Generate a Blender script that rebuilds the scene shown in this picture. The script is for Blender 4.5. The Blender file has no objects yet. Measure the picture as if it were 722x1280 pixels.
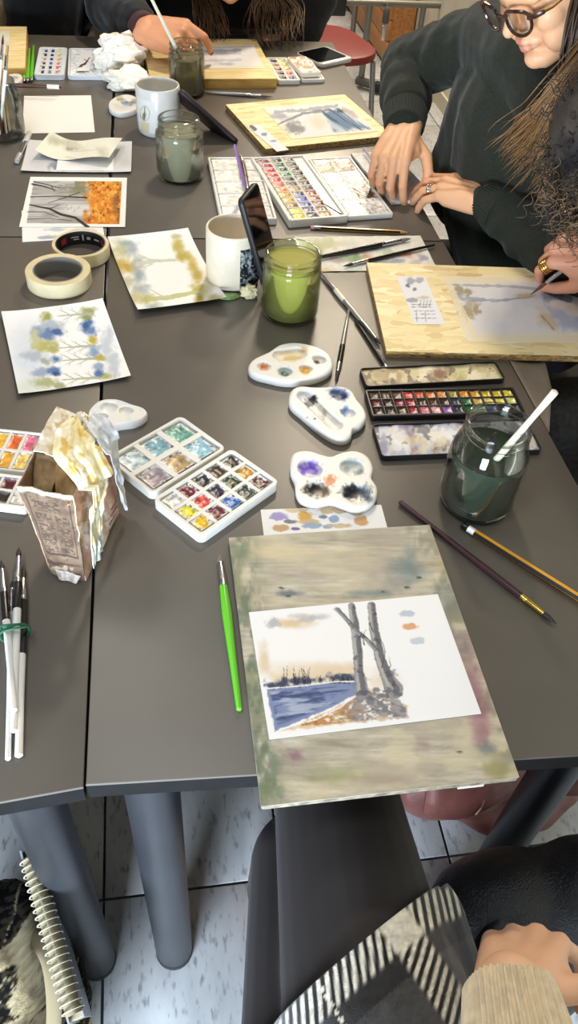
import bpy, bmesh, math, random
import numpy as np
from mathutils import Vector, Matrix, Quaternion

random.seed(7)
RNG = np.random.default_rng(7)
SC = bpy.context.scene
COL = SC.collection
T = 0.74                                   # height of the table tops

# ------------------------------------------------------------ camera
CAM_F, CAM_PITCH, CAM_ROLL, CAM_YAW = 1000.2, 0.80709, -0.09092, -0.20823
CAM_POS = Vector((0.0, 0.0, 1.43))


def cam_axes():
    cp, sp = math.cos(CAM_PITCH), math.sin(CAM_PITCH)
    fwd, right = Vector((0, cp, -sp)), Vector((1, 0, 0))
    down = fwd.cross(right)
    c, s = math.cos(CAM_ROLL), math.sin(CAM_ROLL)
    r, d = c * right + s * down, -s * right + c * down
    z = Matrix.Rotation(CAM_YAW, 3, 'Z')
    return z @ r, z @ d, z @ fwd


AX_R, AX_D, AX_F = cam_axes()
cam_data = bpy.data.cameras.new('camera')
cam_data.sensor_fit = 'VERTICAL'
cam_data.sensor_height = 24.0
cam_data.lens = CAM_F / 1280.0 * 24.0
cam_data.clip_start, cam_data.clip_end = 0.02, 60
cam = bpy.data.objects.new('camera', cam_data)
COL.objects.link(cam)
m3 = Matrix((AX_R, -AX_D, -AX_F)).transposed()
cam.matrix_world = Matrix.Translation(CAM_POS) @ m3.to_4x4()
SC.camera = cam

# ------------------------------------------------------------ light, world, exposure
SC.view_settings.view_transform = 'Standard'
SC.view_settings.look = 'None'
SC.view_settings.gamma = 1.0
SC.view_settings.exposure = 0.0
try:
    SC.cycles.use_denoising = True
    SC.cycles.max_bounces = 8
    SC.cycles.transparent_max_bounces = 16
    SC.cycles.caustics_reflective = False
    SC.cycles.caustics_refractive = False
except Exception:
    pass
W = bpy.data.worlds.new('room_light')
SC.world = W
W.use_nodes = True
W.node_tree.nodes['Background'].inputs[0].default_value = (0.95, 0.96, 1.0, 1)
W.node_tree.nodes['Background'].inputs[1].default_value = 0.23


def lamp(name, loc, target, size, power, color, size_y=None):
    d = bpy.data.lights.new(name, 'AREA')
    d.energy, d.color, d.size = power, color, size
    d.shape = 'RECTANGLE' if size_y else 'DISK'
    if size_y:
        d.size_y = size_y
    o = bpy.data.objects.new(name, d)
    COL.objects.link(o)
    o.location = loc
    o.rotation_euler = (Vector(target) - Vector(loc)).to_track_quat('-Z', 'Y').to_euler()
    return o


WARM, NEUT, COOL = (1.0, 0.86, 0.66), (1.0, 0.95, 0.87), (0.70, 0.83, 1.0)
lamp('overhead_light', (0.50, 2.45, 2.55), (0.4, 0.9, T), 0.17, 27, WARM)
lamp('overhead_light', (1.9, 1.45, 2.5), (0.2, 1.1, T), 0.25, 19, WARM)
lamp('overhead_light', (-0.80, 1.35, 2.6), (-0.1, 1.0, T), 0.6, 8, NEUT)
lamp('overhead_light', (1.2, 4.6, 2.6), (1.1, 4.2, 0), 0.5, 85, WARM)
lamp('overhead_light', (-0.5, 0.1, 2.6), (0.0, 0.6, T), 0.5, 11, (0.86, 0.93, 1.0))  # added cool light standing in for daylight from behind, no ceiling fixture
lamp('window_light', (-1.0, -1.6, 0.72), (0.0, 0.5, 0.15), 1.2, 260, COOL, 0.8)


# ------------------------------------------------------------ rays: photo pixel <-> place
def ray(u, v):
    return AX_R * (u - 361.0) + AX_D * (v - 640.0) + AX_F * CAM_F


def Z(u, v, z=T):
    r = ray(u, v)
    return CAM_POS + r * ((z - CAM_POS.z) / r.z)


def onX(u, v, x):
    r = ray(u, v)
    return CAM_POS + r * ((x - CAM_POS.x) / r.x)


def onY(u, v, y):
    r = ray(u, v)
    return CAM_POS + r * ((y - CAM_POS.y) / r.y)


def sphere_hit(u, v, c, d, far=False):
    """point on the ray of pixel (u, v) at distance d from c"""
    r = ray(u, v).normalized()
    oc = CAM_POS - Vector(c)
    b, q = r.dot(oc), oc.length_squared - d * d
    s = math.sqrt(max(b * b - q, 0))
    return CAM_POS + r * (-b + s if far else -b - s)


_A = np.array([AX_R, AX_D, AX_F])


def proj(P):
    c = (np.asarray(P, float) - np.array(CAM_POS)) @ _A.T
    return 361 + CAM_F * c[..., 0] / c[..., 2], 640 + CAM_F * c[..., 1] / c[..., 2]


# ------------------------------------------------------------ colour and materials
def lin(c):
    c = np.asarray(c, float) / 255.0
    return np.where(c <= 0.04045, c / 12.92, ((c + 0.055) / 1.055) ** 2.4)


def rgba(c):
    return tuple(float(x) for x in lin(c)) + (1.0,)


MATS = {}


def M(name, col=(200, 200, 200), rough=0.5, metal=0.0, spec=0.5, var=0.0, vscale=40.0, bump=0.0, bscale=200.0, stretch=(1, 1, 1),
      col2=None, sheen=0.0, coat=0.0, sss=0.0, vc=False, detail=4.0, ramp=(0.35, 0.65)):
    if name in MATS:
        return MATS[name]
    m = bpy.data.materials.new(name)
    m.use_nodes = True
    nt = m.node_tree
    b = nt.nodes['Principled BSDF']
    b.inputs['Base Color'].default_value = rgba(col)
    b.inputs['Roughness'].default_value = rough
    b.inputs['Metallic'].default_value = metal
    b.inputs['Specular IOR Level'].default_value = spec
    b.inputs['Sheen Weight'].default_value = sheen
    b.inputs['Coat Weight'].default_value = coat
    if sss:
        b.inputs['Subsurface Weight'].default_value = sss
        b.inputs['Subsurface Radius'].default_value = (0.006, 0.0025, 0.0012)
        b.inputs['Subsurface Scale'].default_value = 1.0
    tc = mp = None
    if var or bump or col2:
        tc = nt.nodes.new('ShaderNodeTexCoord')
        mp = nt.nodes.new('ShaderNodeMapping')
        mp.inputs['Scale'].default_value = stretch
        nt.links.new(tc.outputs['Object'], mp.inputs['Vector'])
    if vc:
        at = nt.nodes.new('ShaderNodeAttribute')
        at.attribute_name = 'Col'
        nt.links.new(at.outputs['Color'], b.inputs['Base Color'])
    elif var or col2:
        n = nt.nodes.new('ShaderNodeTexNoise')
        n.inputs['Scale'].default_value = vscale
        n.inputs['Detail'].default_value = detail
        nt.links.new(mp.outputs[0], n.inputs['Vector'])
        r = nt.nodes.new('ShaderNodeValToRGB')
        r.color_ramp.elements[0].position, r.color_ramp.elements[1].position = ramp
        c0 = np.array(col, float)
        c1 = np.array(col2, float) if col2 else np.clip(c0 * (1 + var), 0, 255)
        if not col2:
            c0 = c0 * (1 - var)
        r.color_ramp.elements[0].color = rgba(c0)
        r.color_ramp.elements[1].color = rgba(c1)
        nt.links.new(n.outputs['Fac'], r.inputs[0])
        nt.links.new(r.outputs[0], b.inputs['Base Color'])
    if bump:
        n2 = nt.nodes.new('ShaderNodeTexNoise')
        n2.inputs['Scale'].default_value = bscale
        n2.inputs['Detail'].default_value = 3
        nt.links.new(mp.outputs[0], n2.inputs['Vector'])
        bp = nt.nodes.new('ShaderNodeBump')
        bp.inputs['Strength'].default_value = bump
        bp.inputs['Distance'].default_value = 0.002
        nt.links.new(n2.outputs['Fac'], bp.inputs['Height'])
        nt.links.new(bp.outputs[0], b.inputs['Normal'])
    MATS[name] = m
    return m


def glass(name, tint=(250, 252, 249), refl=1.0):
    """thin-walled glass: clear with a Fresnel reflection"""
    if name in MATS:
        return MATS[name]
    m = bpy.data.materials.new(name)
    m.use_nodes = True
    nt = m.node_tree
    nt.nodes.clear()
    out = nt.nodes.new('ShaderNodeOutputMaterial')
    tr = nt.nodes.new('ShaderNodeBsdfTransparent')
    tr.inputs[0].default_value = rgba(tint)
    gl = nt.nodes.new('ShaderNodeBsdfGlossy')
    gl.inputs['Roughness'].default_value = 0.04
    fr = nt.nodes.new('ShaderNodeLayerWeight')
    fr.inputs[0].default_value = 0.28
    mu = nt.nodes.new('ShaderNodeMath')
    mu.operation = 'MULTIPLY'
    mu.inputs[1].default_value = 0.75 * refl
    mx = nt.nodes.new('ShaderNodeMixShader')
    nt.links.new(fr.outputs['Fresnel'], mu.inputs[0])
    nt.links.new(mu.outputs[0], mx.inputs[0])
    nt.links.new(tr.outputs[0], mx.inputs[1])
    nt.links.new(gl.outputs[0], mx.inputs[2])
    nt.links.new(mx.outputs[0], out.inputs[0])
    MATS[name] = m
    return m


def murky(name, col, clear=0.3, tint=(200, 205, 190)):
    """cloudy water: a diffuse body with some light passing through"""
    if name in MATS:
        return MATS[name]
    m = bpy.data.materials.new(name)
    m.use_nodes = True
    nt = m.node_tree
    b = nt.nodes['Principled BSDF']
    b.inputs['Base Color'].default_value = rgba(col)
    b.inputs['Roughness'].default_value = 0.06
    out = nt.nodes['Material Output']
    tl = nt.nodes.new('ShaderNodeBsdfTranslucent')
    tl.inputs[0].default_value = rgba(col)
    a = nt.nodes.new('ShaderNodeMixShader')
    a.inputs[0].default_value = 0.3
    nt.links.new(b.outputs[0], a.inputs[1])
    nt.links.new(tl.outputs[0], a.inputs[2])
    tr = nt.nodes.new('ShaderNodeBsdfTransparent')
    tr.inputs[0].default_value = rgba(tint)
    mx = nt.nodes.new('ShaderNodeMixShader')
    mx.inputs[0].default_value = clear
    nt.links.new(a.outputs[0], mx.inputs[1])
    nt.links.new(tr.outputs[0], mx.inputs[2])
    nt.links.new(mx.outputs[0], out.inputs[0])
    MATS[name] = m
    return m


# ------------------------------------------------------------ meshes
class MB:
    def __init__(s):
        s.v, s.f, s.c = [], [], None

    def add(s, vs, fs):
        k = len(s.v)
        s.v += [tuple(p) for p in vs]
        s.f += [tuple(i + k for i in q) for q in fs]
        return s

    def box(s, x0, x1, y0, y1, z0, z1):
        return s.add([(x, y, z) for z in (z0, z1) for x, y in ((x0, y0), (x1, y0), (x1, y1), (x0, y1))],
                     [(3, 2, 1, 0), (4, 5, 6, 7), (0, 1, 5, 4), (1, 2, 6, 5), (2, 3, 7, 6), (3, 0, 4, 7)])

    def loops(s, loops, cap0=True, cap1=True, closed=True):
        """skin equal-length rings"""
        n = len(loops[0])
        vs = [p for l in loops for p in l]
        fs = []
        for a in range(len(loops) - 1):
            for i in range(n if closed else n - 1):
                j = (i + 1) % n
                fs.append((a * n + i, a * n + j, (a + 1) * n + j, (a + 1) * n + i))
        if cap0:
            fs.append(tuple(range(n - 1, -1, -1)))
        if cap1:
            fs.append(tuple((len(loops) - 1) * n + i for i in range(n)))
        return s.add(vs, fs)

    def prism(s, ol, z0, z1, bev=0.0):
        if bev <= 0:
            return s.loops([[(x, y, z0) for x, y in ol], [(x, y, z1) for x, y in ol]])
        i1, i2 = inset(ol, bev), inset(ol, bev * 0.3)
        return s.loops([[(x, y, z0) for x, y in i1], [(x, y, z0 + bev * .3) for x, y in i2], [(x, y, z0 + bev) for x, y in ol], [(x, y, z1 - bev) for x, y in ol],
                        [(x, y, z1 - bev * .3) for x, y in i2], [(x, y, z1) for x, y in i1]])

    def tray(s, ol, wall, z0, zf, z1, bev=0.0008):
        """an open tray: outline, wall thickness, underside, floor height, rim height"""
        a, b, c = inset(ol, bev), inset(ol, wall - bev), inset(ol, wall)
        L = lambda o, z: [(x, y, z) for x, y in o]
        return s.loops([L(a, z0), L(ol, z0 + bev), L(ol, z1 - bev), L(a, z1), L(b, z1), L(c, z1 - bev), L(c, zf)])

    def lathe(s, prof, n=48, c=(0, 0, 0), cap0=True, cap1=True):
        cs = [(math.cos(2 * math.pi * i / n), math.sin(2 * math.pi * i / n)) for i in range(n)]
        return s.loops([[(c[0] + r * a, c[1] + r * b, c[2] + z) for a, b in cs] for r, z in prof], cap0, cap1)

    def tube(s, pts, rad, n=10, flat=1.0, cap=True, up=None):
        pts = [Vector(p) for p in pts]
        if not hasattr(rad, '__len__'):
            rad = [rad] * len(pts)
        t = (pts[1] - pts[0]).normalized()
        u = Vector(up) if up else (Vector((0, 0, 1)) if abs(t.z) < .9 else Vector((0, 1, 0)))
        u = (u - t * u.dot(t)).normalized()
        loops = []
        for i, p in enumerate(pts):
            q = (pts[min(i + 1, len(pts) - 1)] - pts[max(i - 1, 0)]).normalized()
            u = (u - q * u.dot(q)).normalized()
            w = q.cross(u)
            loops.append([tuple(p + rad[i] * (math.cos(a) * w + math.sin(a) * u * flat)) for a in [2 * math.pi * k / n for k in range(n)]])
        return s.loops(loops, cap, cap)

    def ball(s, c, r, n=12, k=8, rot=None):
        rx, ry, rz = r if hasattr(r, '__len__') else (r, r, r)
        L = []
        for j in range(1, k):
            th = math.pi * j / k - math.pi / 2
            ring = []
            for i in range(n):
                a = 2 * math.pi * i / n
                p = Vector((rx * math.cos(th) * math.cos(a), ry * math.cos(th) * math.sin(a), rz * math.sin(th)))
                if rot is not None:
                    p = rot @ p
                ring.append(tuple(p + Vector(c)))
            L.append(ring)
        return s.loops(L)


def inset(ol, d):
    n = len(ol)
    area = sum(ol[i][0] * ol[(i + 1) % n][1] - ol[(i + 1) % n][0] * ol[i][1] for i in range(n))
    sg = 1 if area > 0 else -1
    out = []
    for i in range(n):
        p, a, b = ol[i], ol[i - 1], ol[(i + 1) % n]
        e1, e2 = Vector((p[0] - a[0], p[1] - a[1])), Vector((b[0] - p[0], b[1] - p[1]))
        if e1.length < 1e-9 or e2.length < 1e-9:
            out.append(p)
            continue
        e1.normalize(), e2.normalize()
        n1, n2 = Vector((-e1.y, e1.x)), Vector((-e2.y, e2.x))
        h = n1 + n2
        k = h.length_squared
        q = h * (2.0 / k) if k > 0.2 else n1
        out.append((p[0] + sg * d * q.x, p[1] + sg * d * q.y))
    return out


def rrect(w, h, r, n=5, c=(0, 0)):
    o = []
    for k, (sx, sy) in enumerate(((1, 1), (-1, 1), (-1, -1), (1, -1))):
        for i in range(n + 1):
            a = math.pi / 2 * (k + i / n)
            o.append((c[0] + sx * (w / 2 - r) + r * math.cos(a), c[1] + sy * (h / 2 - r) + r * math.sin(a)))
    return o


def smooth_closed(pts, k=5):
    n, o = len(pts), []
    P = [np.array(p, float) for p in pts]
    for i in range(n):
        a, b, c, d = P[i - 1], P[i], P[(i + 1) % n], P[(i + 2) % n]
        for j in range(k):
            t = j / k
            q = .5 * (2 * b + (c - a) * t + (2 * a - 5 * b + 4 * c - d) * t * t + (3 * b - a - 3 * c + d) * t ** 3)
            o.append(tuple(q))
    return o


def spline(pts, k=6):
    P = [np.array(p, float) for p in pts]
    P = [2 * P[0] - P[1]] + P + [2 * P[-1] - P[-2]]
    o = []
    for i in range(1, len(P) - 2):
        a, b, c, d = P[i - 1:i + 3]
        for j in range(k):
            t = j / k
            o.append(.5 * (2 * b + (c - a) * t + (2 * a - 5 * b + 4 * c - d) * t * t + (3 * b - a - 3 * c + d) * t ** 3))
    o.append(P[-2])
    return o


def tag(o, label=None, cat=None, group=None, kind=None):
    for k, v in (('label', label), ('category', cat), ('group', group), ('kind', kind)):
        if v:
            o[k] = v
    return o


def mesh_obj(name, me, mat, parent=None, loc=None):
    o = bpy.data.objects.new(name, me)
    COL.objects.link(o)
    if mat is not None:
        me.materials.append(mat)
    if parent is not None:
        o.parent = parent
    if loc is not None:
        o.location = loc
    return o


def obj(name, mb, mat, parent=None, loc=None, angle=38, label=None):
    me = bpy.data.meshes.new(name)
    me.from_pydata(mb.v, [], mb.f)
    me.validate()
    me.polygons.foreach_set('use_smooth', [angle > 0] * len(me.polygons))
    if mb.c is not None:
        at = me.color_attributes.new('Col', 'FLOAT_COLOR', 'POINT')
        c = np.ones((len(mb.v), 4), np.float32)
        c[:, :3] = mb.c
        at.data.foreach_set('color', c.ravel())
    if 0 < angle < 180:
        me.set_sharp_from_angle(angle=math.radians(angle))
    o = mesh_obj(name, me, mat, parent, loc)
    if label:
        o['label'] = label
    return o


def thing(name, label, cat, loc=(0, 0, 0), rz=0.0, group=None, quat=None):
    o = bpy.data.objects.new(name, None)
    COL.objects.link(o)
    o.empty_display_size = 0.02
    o.location = loc
    if quat is not None:
        o.rotation_mode = 'QUATERNION'
        o.rotation_quaternion = quat
        o['_q'] = 1
        del o['_q']
    else:
        o.rotation_euler = (0, 0, rz)
    return tag(o, label, cat, group)


def mat_of(o):
    """local -> world of a top-level thing"""
    r = o.rotation_quaternion if o.rotation_mode == 'QUATERNION' else o.rotation_euler.to_quaternion()
    return Matrix.Translation(o.location) @ r.to_matrix().to_4x4()


def loc_of(o, p):
    q = mat_of(o).inverted() @ Vector(p)
    return (q.x, q.y, q.z)


def fit_rect(q, z=T):
    """pixel corners TL, TR, BR, BL of a flat rectangle -> centre, turn, width, depth"""
    w = [Z(*p, z) for p in q]
    ex = (w[1] - w[0]) + (w[2] - w[3])
    ey = (w[0] - w[3]) + (w[1] - w[2])
    a = math.atan2(ex.y, ex.x)
    b = math.atan2(ey.y, ey.x) - math.pi / 2
    d = (b - a + math.pi) % (2 * math.pi) - math.pi
    c = sum(w, Vector()) / 4
    return Vector((c.x, c.y, z)), a + d / 2, ex.length / 2, ey.length / 2


# ------------------------------------------------------------ noise and painting (colour per vertex)
def _hash(i, j, s):
    n = (i * 374761393 + j * 668265263 + s * 1442695041) & 0xFFFFFFFF
    n = ((n ^ (n >> 13)) * 1274126177) & 0xFFFFFFFF
    return ((n ^ (n >> 16)) & 0xFFFF) / 65535.0


def vnoise(x, y, s=0):
    x, y = np.asarray(x, float), np.asarray(y, float)
    i, j = np.floor(x).astype(np.int64), np.floor(y).astype(np.int64)
    fx, fy = x - i, y - j
    fx, fy = fx * fx * (3 - 2 * fx), fy * fy * (3 - 2 * fy)
    a, b, c, d = _hash(i, j, s), _hash(i + 1, j, s), _hash(i, j + 1, s), _hash(i + 1, j + 1, s)
    return (a * (1 - fx) + b * fx) * (1 - fy) + (c * (1 - fx) + d * fx) * fy


def fbm(x, y, s=0, o=4):
    t, a, n = 0.0, 0.5, 0.0
    for k in range(o):
        t = t + a * vnoise(np.asarray(x) * 2 ** k, np.asarray(y) * 2 ** k, s + 17 * k)
        n += a
        a *= 0.5
    return t / n


def sstep(a, b, x):
    t = np.clip((x - a) / (b - a), 0, 1)
    return t * t * (3 - 2 * t)


class Paint:
    """colours (0-255) on points whose places in the photo are U, V"""

    def __init__(s, U, V, base):
        s.U, s.V = U, V
        s.c = np.empty(U.shape + (3,))
        s.c[:] = base

    def mix(s, m, col, a=1.0):
        col = np.asarray(col, float)
        k = np.clip(m * a, 0, 1)[..., None]
        s.c = s.c * (1 - k) + col * k

    def edge(s, f, sc=6.0, sd=0):
        return (fbm(s.U / sc, s.V / sc, sd) - .5) * 2 * f

    def blob(s, x, y, rx, ry, col, a=1.0, soft=.3, rough=.35, rot=0.0, sd=None, sc=None):
        sd = int(abs(x * 7 + y * 13)) if sd is None else sd
        dx, dy = s.U - x, s.V - y
        c, n = math.cos(rot), math.sin(rot)
        d = np.hypot((dx * c + dy * n) / rx, (-dx * n + dy * c) / ry)
        d = d + s.edge(rough, sc or max(rx, ry) * .5, sd)
        s.mix(1 - sstep(1 - soft, 1 + soft * .4, d), col, a)

    def sdf(s, pts):
        n = len(pts)
        ins = np.zeros(s.U.shape, bool)
        dd = np.full(s.U.shape, 1e9)
        for i in range(n):
            (x0, y0), (x1, y1) = pts[i], pts[(i + 1) % n]
            ex, ey = x1 - x0, y1 - y0
            t = np.clip(((s.U - x0) * ex + (s.V - y0) * ey) / max(ex * ex + ey * ey, 1e-9), 0, 1)
            dd = np.minimum(dd, np.hypot(s.U - x0 - t * ex, s.V - y0 - t * ey))
            if abs(ey) > 1e-9:
                cr = ((y0 > s.V) != (y1 > s.V)) & (s.U < (s.V - y0) / ey * ex + x0)
                ins ^= cr
        return np.where(ins, -dd, dd)

    def poly(s, pts, col, a=1.0, soft=1.0, rough=0.0, sc=5.0, sd=3, tex=None):
        d = s.sdf(pts) + (s.edge(rough, sc, sd) if rough else 0)
        m = 1 - sstep(-soft, soft * .5, d)
        if tex is not None:
            m = m * tex
        s.mix(m, col, a)

    def line(s, pts, w, col, a=1.0, rough=0.0, sc=4.0, soft=.5, sd=5):
        w = w if hasattr(w, '__len__') else [w] * len(pts)
        m = np.zeros(s.U.shape)
        for i in range(len(pts) - 1):
            (x0, y0), (x1, y1) = pts[i][:2], pts[i + 1][:2]
            ex, ey = x1 - x0, y1 - y0
            t = np.clip(((s.U - x0) * ex + (s.V - y0) * ey) / max(ex * ex + ey * ey, 1e-9), 0, 1)
            d = np.hypot(s.U - x0 - t * ex, s.V - y0 - t * ey)
            if rough:
                d = d + s.edge(rough, sc, sd)
            r = (w[i] * (1 - t) + w[i + 1] * t) / 2
            m = np.maximum(m, 1 - sstep(r - soft * .5, r + soft * .5, d))
        s.mix(m, col, a)

    def wash(s, col, a, sc, sd=0, lo=.4, hi=.7, mask=None, st=(1, 1)):
        m = sstep(lo, hi, fbm(s.U / sc * st[0], s.V / sc * st[1], sd))
        if mask is not None:
            m = m * mask
        s.mix(m, col, a)


def sheet(name, parent, w, h, z, base, draw, mat, nx=None, ny=None, thick=0.0004, lift=None, origin=(0, 0), res=1.0, label=None):
    """a sheet w x h centred on the parent's origin; draw(Paint) colours it; lift(x, y) bends it"""
    nx = nx or max(2, int(w / 0.0013 * res))
    ny = ny or max(2, int(h / 0.0013 * res))
    xs, ys = np.linspace(-w / 2, w / 2, nx + 1) + origin[0], np.linspace(h / 2, -h / 2, ny + 1) + origin[1]
    X, Y = np.meshgrid(xs, ys)
    Zz = np.full(X.shape, z)
    if lift is not None:
        Zz = Zz + lift(X - origin[0], Y - origin[1])
    P = np.stack([X, Y, Zz], -1).reshape(-1, 3)
    Mw = np.array(mat_of(parent))
    Wp = P @ Mw[:3, :3].T + Mw[:3, 3]
    U, V = proj(Wp)
    pt = Paint(U, V, base)
    pt.X, pt.Y = P[:, 0], P[:, 1]
    if draw:
        draw(pt)
    n1 = nx + 1
    f = [(j * n1 + i, (j + 1) * n1 + i, (j + 1) * n1 + i + 1, j * n1 + i + 1) for j in range(ny) for i in range(nx)]
    ring = list(range(0, n1)) + [j * n1 + nx for j in range(1, ny + 1)] + [ny * n1 + i for i in range(nx - 1, -1, -1)] + [j * n1 for j in range(ny - 1, 0, -1)]
    k = len(P)
    low = P[ring] - np.array([0, 0, thick])
    f += [(ring[i], ring[(i + 1) % len(ring)], k + (i + 1) % len(ring), k + i) for i in range(len(ring))]
    if lift is None:
        f.append(tuple(k + i for i in range(len(ring))))
    mb = MB()
    mb.v = [tuple(p) for p in np.vstack([P, low])]
    mb.f = f
    mb.c = lin(np.clip(np.vstack([pt.c, pt.c[ring]]), 0, 255)) * .88
    return obj(name, mb, mat, parent, angle=40, label=label)


PAPER = M('watercolour_paper', vc=True, rough=0.75, spec=0.2)
PAINTED = M('painted_surface', vc=True, rough=0.5, spec=0.35)
WET = M('wet_paint', vc=True, rough=0.32, spec=0.5)


# ------------------------------------------------------------ continuous bodies: round cones fused by voxel remeshing
def cone(mb, p0, r0, p1, r1, n=14, k=5):
    p0, p1 = Vector(p0), Vector(p1)
    d = p1 - p0
    if d.length < 1e-6:
        return mb.ball(p0, r0, n, 2 * k)
    t = d.normalized()
    u = t.orthogonal().normalized()
    w = t.cross(u)
    L = []
    for c, r, rng in ((p0, r0, [-math.pi / 2 + math.pi / 2 * (j + .35) / k for j in range(k)]), (p1, r1, [math.pi / 2 * (j + .0) / k for j in range(k)])):
        for th in rng:
            L.append([tuple(c + t * (r * math.sin(th)) + r * math.cos(th) * (math.cos(a) * u + math.sin(a) * w)) for a in [2 * math.pi * i / n for i in range(n)]])
    return mb.loops(L)


def fuse(name, mb, vox, it, mat, parent, colf=None, dispf=None, label=None, fac=0.5):
    me = bpy.data.meshes.new(name)
    me.from_pydata(mb.v, [], mb.f)
    tmp = bpy.data.objects.new(name + '_raw', me)
    COL.objects.link(tmp)
    r = tmp.modifiers.new('r', 'REMESH')
    r.mode, r.voxel_size = 'VOXEL', vox
    if it:
        s = tmp.modifiers.new('s', 'SMOOTH')
        s.factor, s.iterations = fac, it
    dg = bpy.context.evaluated_depsgraph_get()
    out = bpy.data.meshes.new_from_object(tmp.evaluated_get(dg))
    bpy.data.objects.remove(tmp)
    bpy.data.meshes.remove(me)
    n = len(out.vertices)
    P = np.empty(n * 3, np.float32)
    out.vertices.foreach_get('co', P)
    P = P.reshape(-1, 3).astype(float)
    N = np.empty(n * 3, np.float32)
    out.vertices.foreach_get('normal', N)
    N = N.reshape(-1, 3).astype(float)
    if dispf is not None:
        P = P + N * dispf(P, N)[:, None]
        out.vertices.foreach_set('co', P.astype(np.float32).ravel())
    out.polygons.foreach_set('use_smooth', [True] * len(out.polygons))
    if colf is not None:
        at = out.color_attributes.new('Col', 'FLOAT_COLOR', 'POINT')
        c = np.ones((n, 4), np.float32)
        c[:, :3] = lin(np.clip(colf(P, N), 0, 255))
        at.data.foreach_set('color', c.ravel())
    out.update()
    out.name = name
    out.materials.clear()
    o = mesh_obj(name, out, mat, parent)
    if label:
        o['label'] = label
    return o


def noise3(P, sc, sd=0):
    return (fbm(P[:, 0] * sc + P[:, 2] * sc * .61, P[:, 1] * sc - P[:, 2] * sc * .53, sd) + fbm(P[:, 1] * sc + 9, P[:, 2] * sc * 1.1 + P[:, 0] * sc * .3, sd + 5)) / 2
# ------------------------------------------------------------ setting
def tile_material(name, c0, c1, c2):
    m = bpy.data.materials.new(name)
    m.use_nodes = True
    nt = m.node_tree
    b = nt.nodes['Principled BSDF']
    b.inputs['Roughness'].default_value = 0.33
    tc, oi = nt.nodes.new('ShaderNodeTexCoord'), nt.nodes.new('ShaderNodeObjectInfo')
    ad = nt.nodes.new('ShaderNodeVectorMath')
    ad.operation = 'MULTIPLY_ADD'
    ad.inputs[1].default_value = (7, 7, 7)
    nt.links.new(oi.outputs['Random'], ad.inputs[0])
    nt.links.new(tc.outputs['Object'], ad.inputs[2])

    def noise(sc, st, det):
        mp = nt.nodes.new('ShaderNodeMapping')
        mp.inputs['Scale'].default_value = st
        n = nt.nodes.new('ShaderNodeTexNoise')
        n.inputs['Scale'].default_value, n.inputs['Detail'].default_value = sc, det
        nt.links.new(ad.outputs[0], mp.inputs[0])
        nt.links.new(mp.outputs[0], n.inputs['Vector'])
        return n
    n1, n2 = noise(9, (2.2, .7, 1), 5), noise(120, (1.0, .33, 1), 6)
    r1, r2 = nt.nodes.new('ShaderNodeValToRGB'), nt.nodes.new('ShaderNodeValToRGB')
    r1.color_ramp.elements[0].color, r1.color_ramp.elements[1].color = rgba(c0), rgba(c1)
    r1.color_ramp.elements[0].position, r1.color_ramp.elements[1].position = .3, .7
    r2.color_ramp.elements[0].position, r2.color_ramp.elements[1].position = .55, .70
    mx = nt.nodes.new('ShaderNodeMix')
    mx.data_type = 'RGBA'
    nt.links.new(n1.outputs['Fac'], r1.inputs[0])
    nt.links.new(n2.outputs['Fac'], r2.inputs[0])
    nt.links.new(r2.outputs[0], mx.inputs[0])
    nt.links.new(r1.outputs[0], mx.inputs[6])
    mx.inputs[7].default_value = rgba(c2)
    nt.links.new(mx.outputs[2], b.inputs['Base Color'])
    return m


slab = MB().box(-3.2, 4.2, -2.0, 8.2, -0.06, -0.006)
floor = tag(obj('floor', slab, M('floor_grout', (88, 90, 92), .8, var=.15), angle=0), kind='structure', label='pale veined ceramic tile floor with dark grey grout')
tm = MB().prism([(0.0022, 0.0022), (.2978, .0022), (.2978, .2978), (.0022, .2978)], -0.006, 0.0, 0.0012)
tmat = tile_material('tile_stone', (160, 162, 163), (188, 189, 188), (128, 128, 128))
t0 = obj('tile', tm, tmat, floor, angle=25)
first = True
for i in range(-2, 8):
    for j in range(-2, 18):
        o = t0 if first else t0.copy()
        if not first:
            COL.objects.link(o)
            o.parent = floor
        o.location = (-.153 + .3 * i, .18 + .3 * j, 0)
        first = False

# plastered wall behind the seated woman and the timber-clad wall that continues it
wallm = M('plaster', (206, 196, 172), .85, var=.04, vscale=6, bump=.15, bscale=60)
wall = MB().box(1.42, 1.56, -1.8, 4.75, 0, 2.7)
wr = tag(obj('wall_right', wall, wallm, angle=0), kind='structure', label='cream plastered wall behind the woman in glasses')
obj('skirting', MB().box(1.408, 1.42, -1.8, 4.75, 0, .07), M('skirting_paint', (190, 178, 150), .5), wr, angle=0)
wb = tag(obj('wall_back', MB().box(-3.2, 4.2, 7.6, 7.75, 0, 2.7), wallm, angle=0), kind='structure', label='cream plastered wall far across the room')
wd = thing('timber_cladding', 'orange pine boards cladding the low partition beside the plastered wall', 'wooden partition', (1.27, 4.62, 0))
pm = M('pine_board', (176, 112, 58), .5, col2=(205, 142, 84), vscale=9, stretch=(6, .5, 6))
pl = MB().prism(rrect(2.7, .098, .004, 2), 0, .022, .003)
for k in range(8):
    b = obj('plank', pl, pm, wd, angle=30) if k == 0 else b.copy()
    if k:
        COL.objects.link(b)
        b.parent = wd
    b.rotation_euler = (math.pi / 2, 0, math.pi / 2)
    b.location = (0.0, 1.35, .06 + .1 * k)
obj('window_light_strip', MB().box(-.02, .16, 0, 2.7, .855, .9), M('window_light_white', (225, 222, 210), .4), wd, angle=0)  # added pale strip imitates window light along the boards' top edge
obj('core', MB().box(.022, .14, 0, 2.7, 0.01, .855), pm, wd, angle=0)

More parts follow.
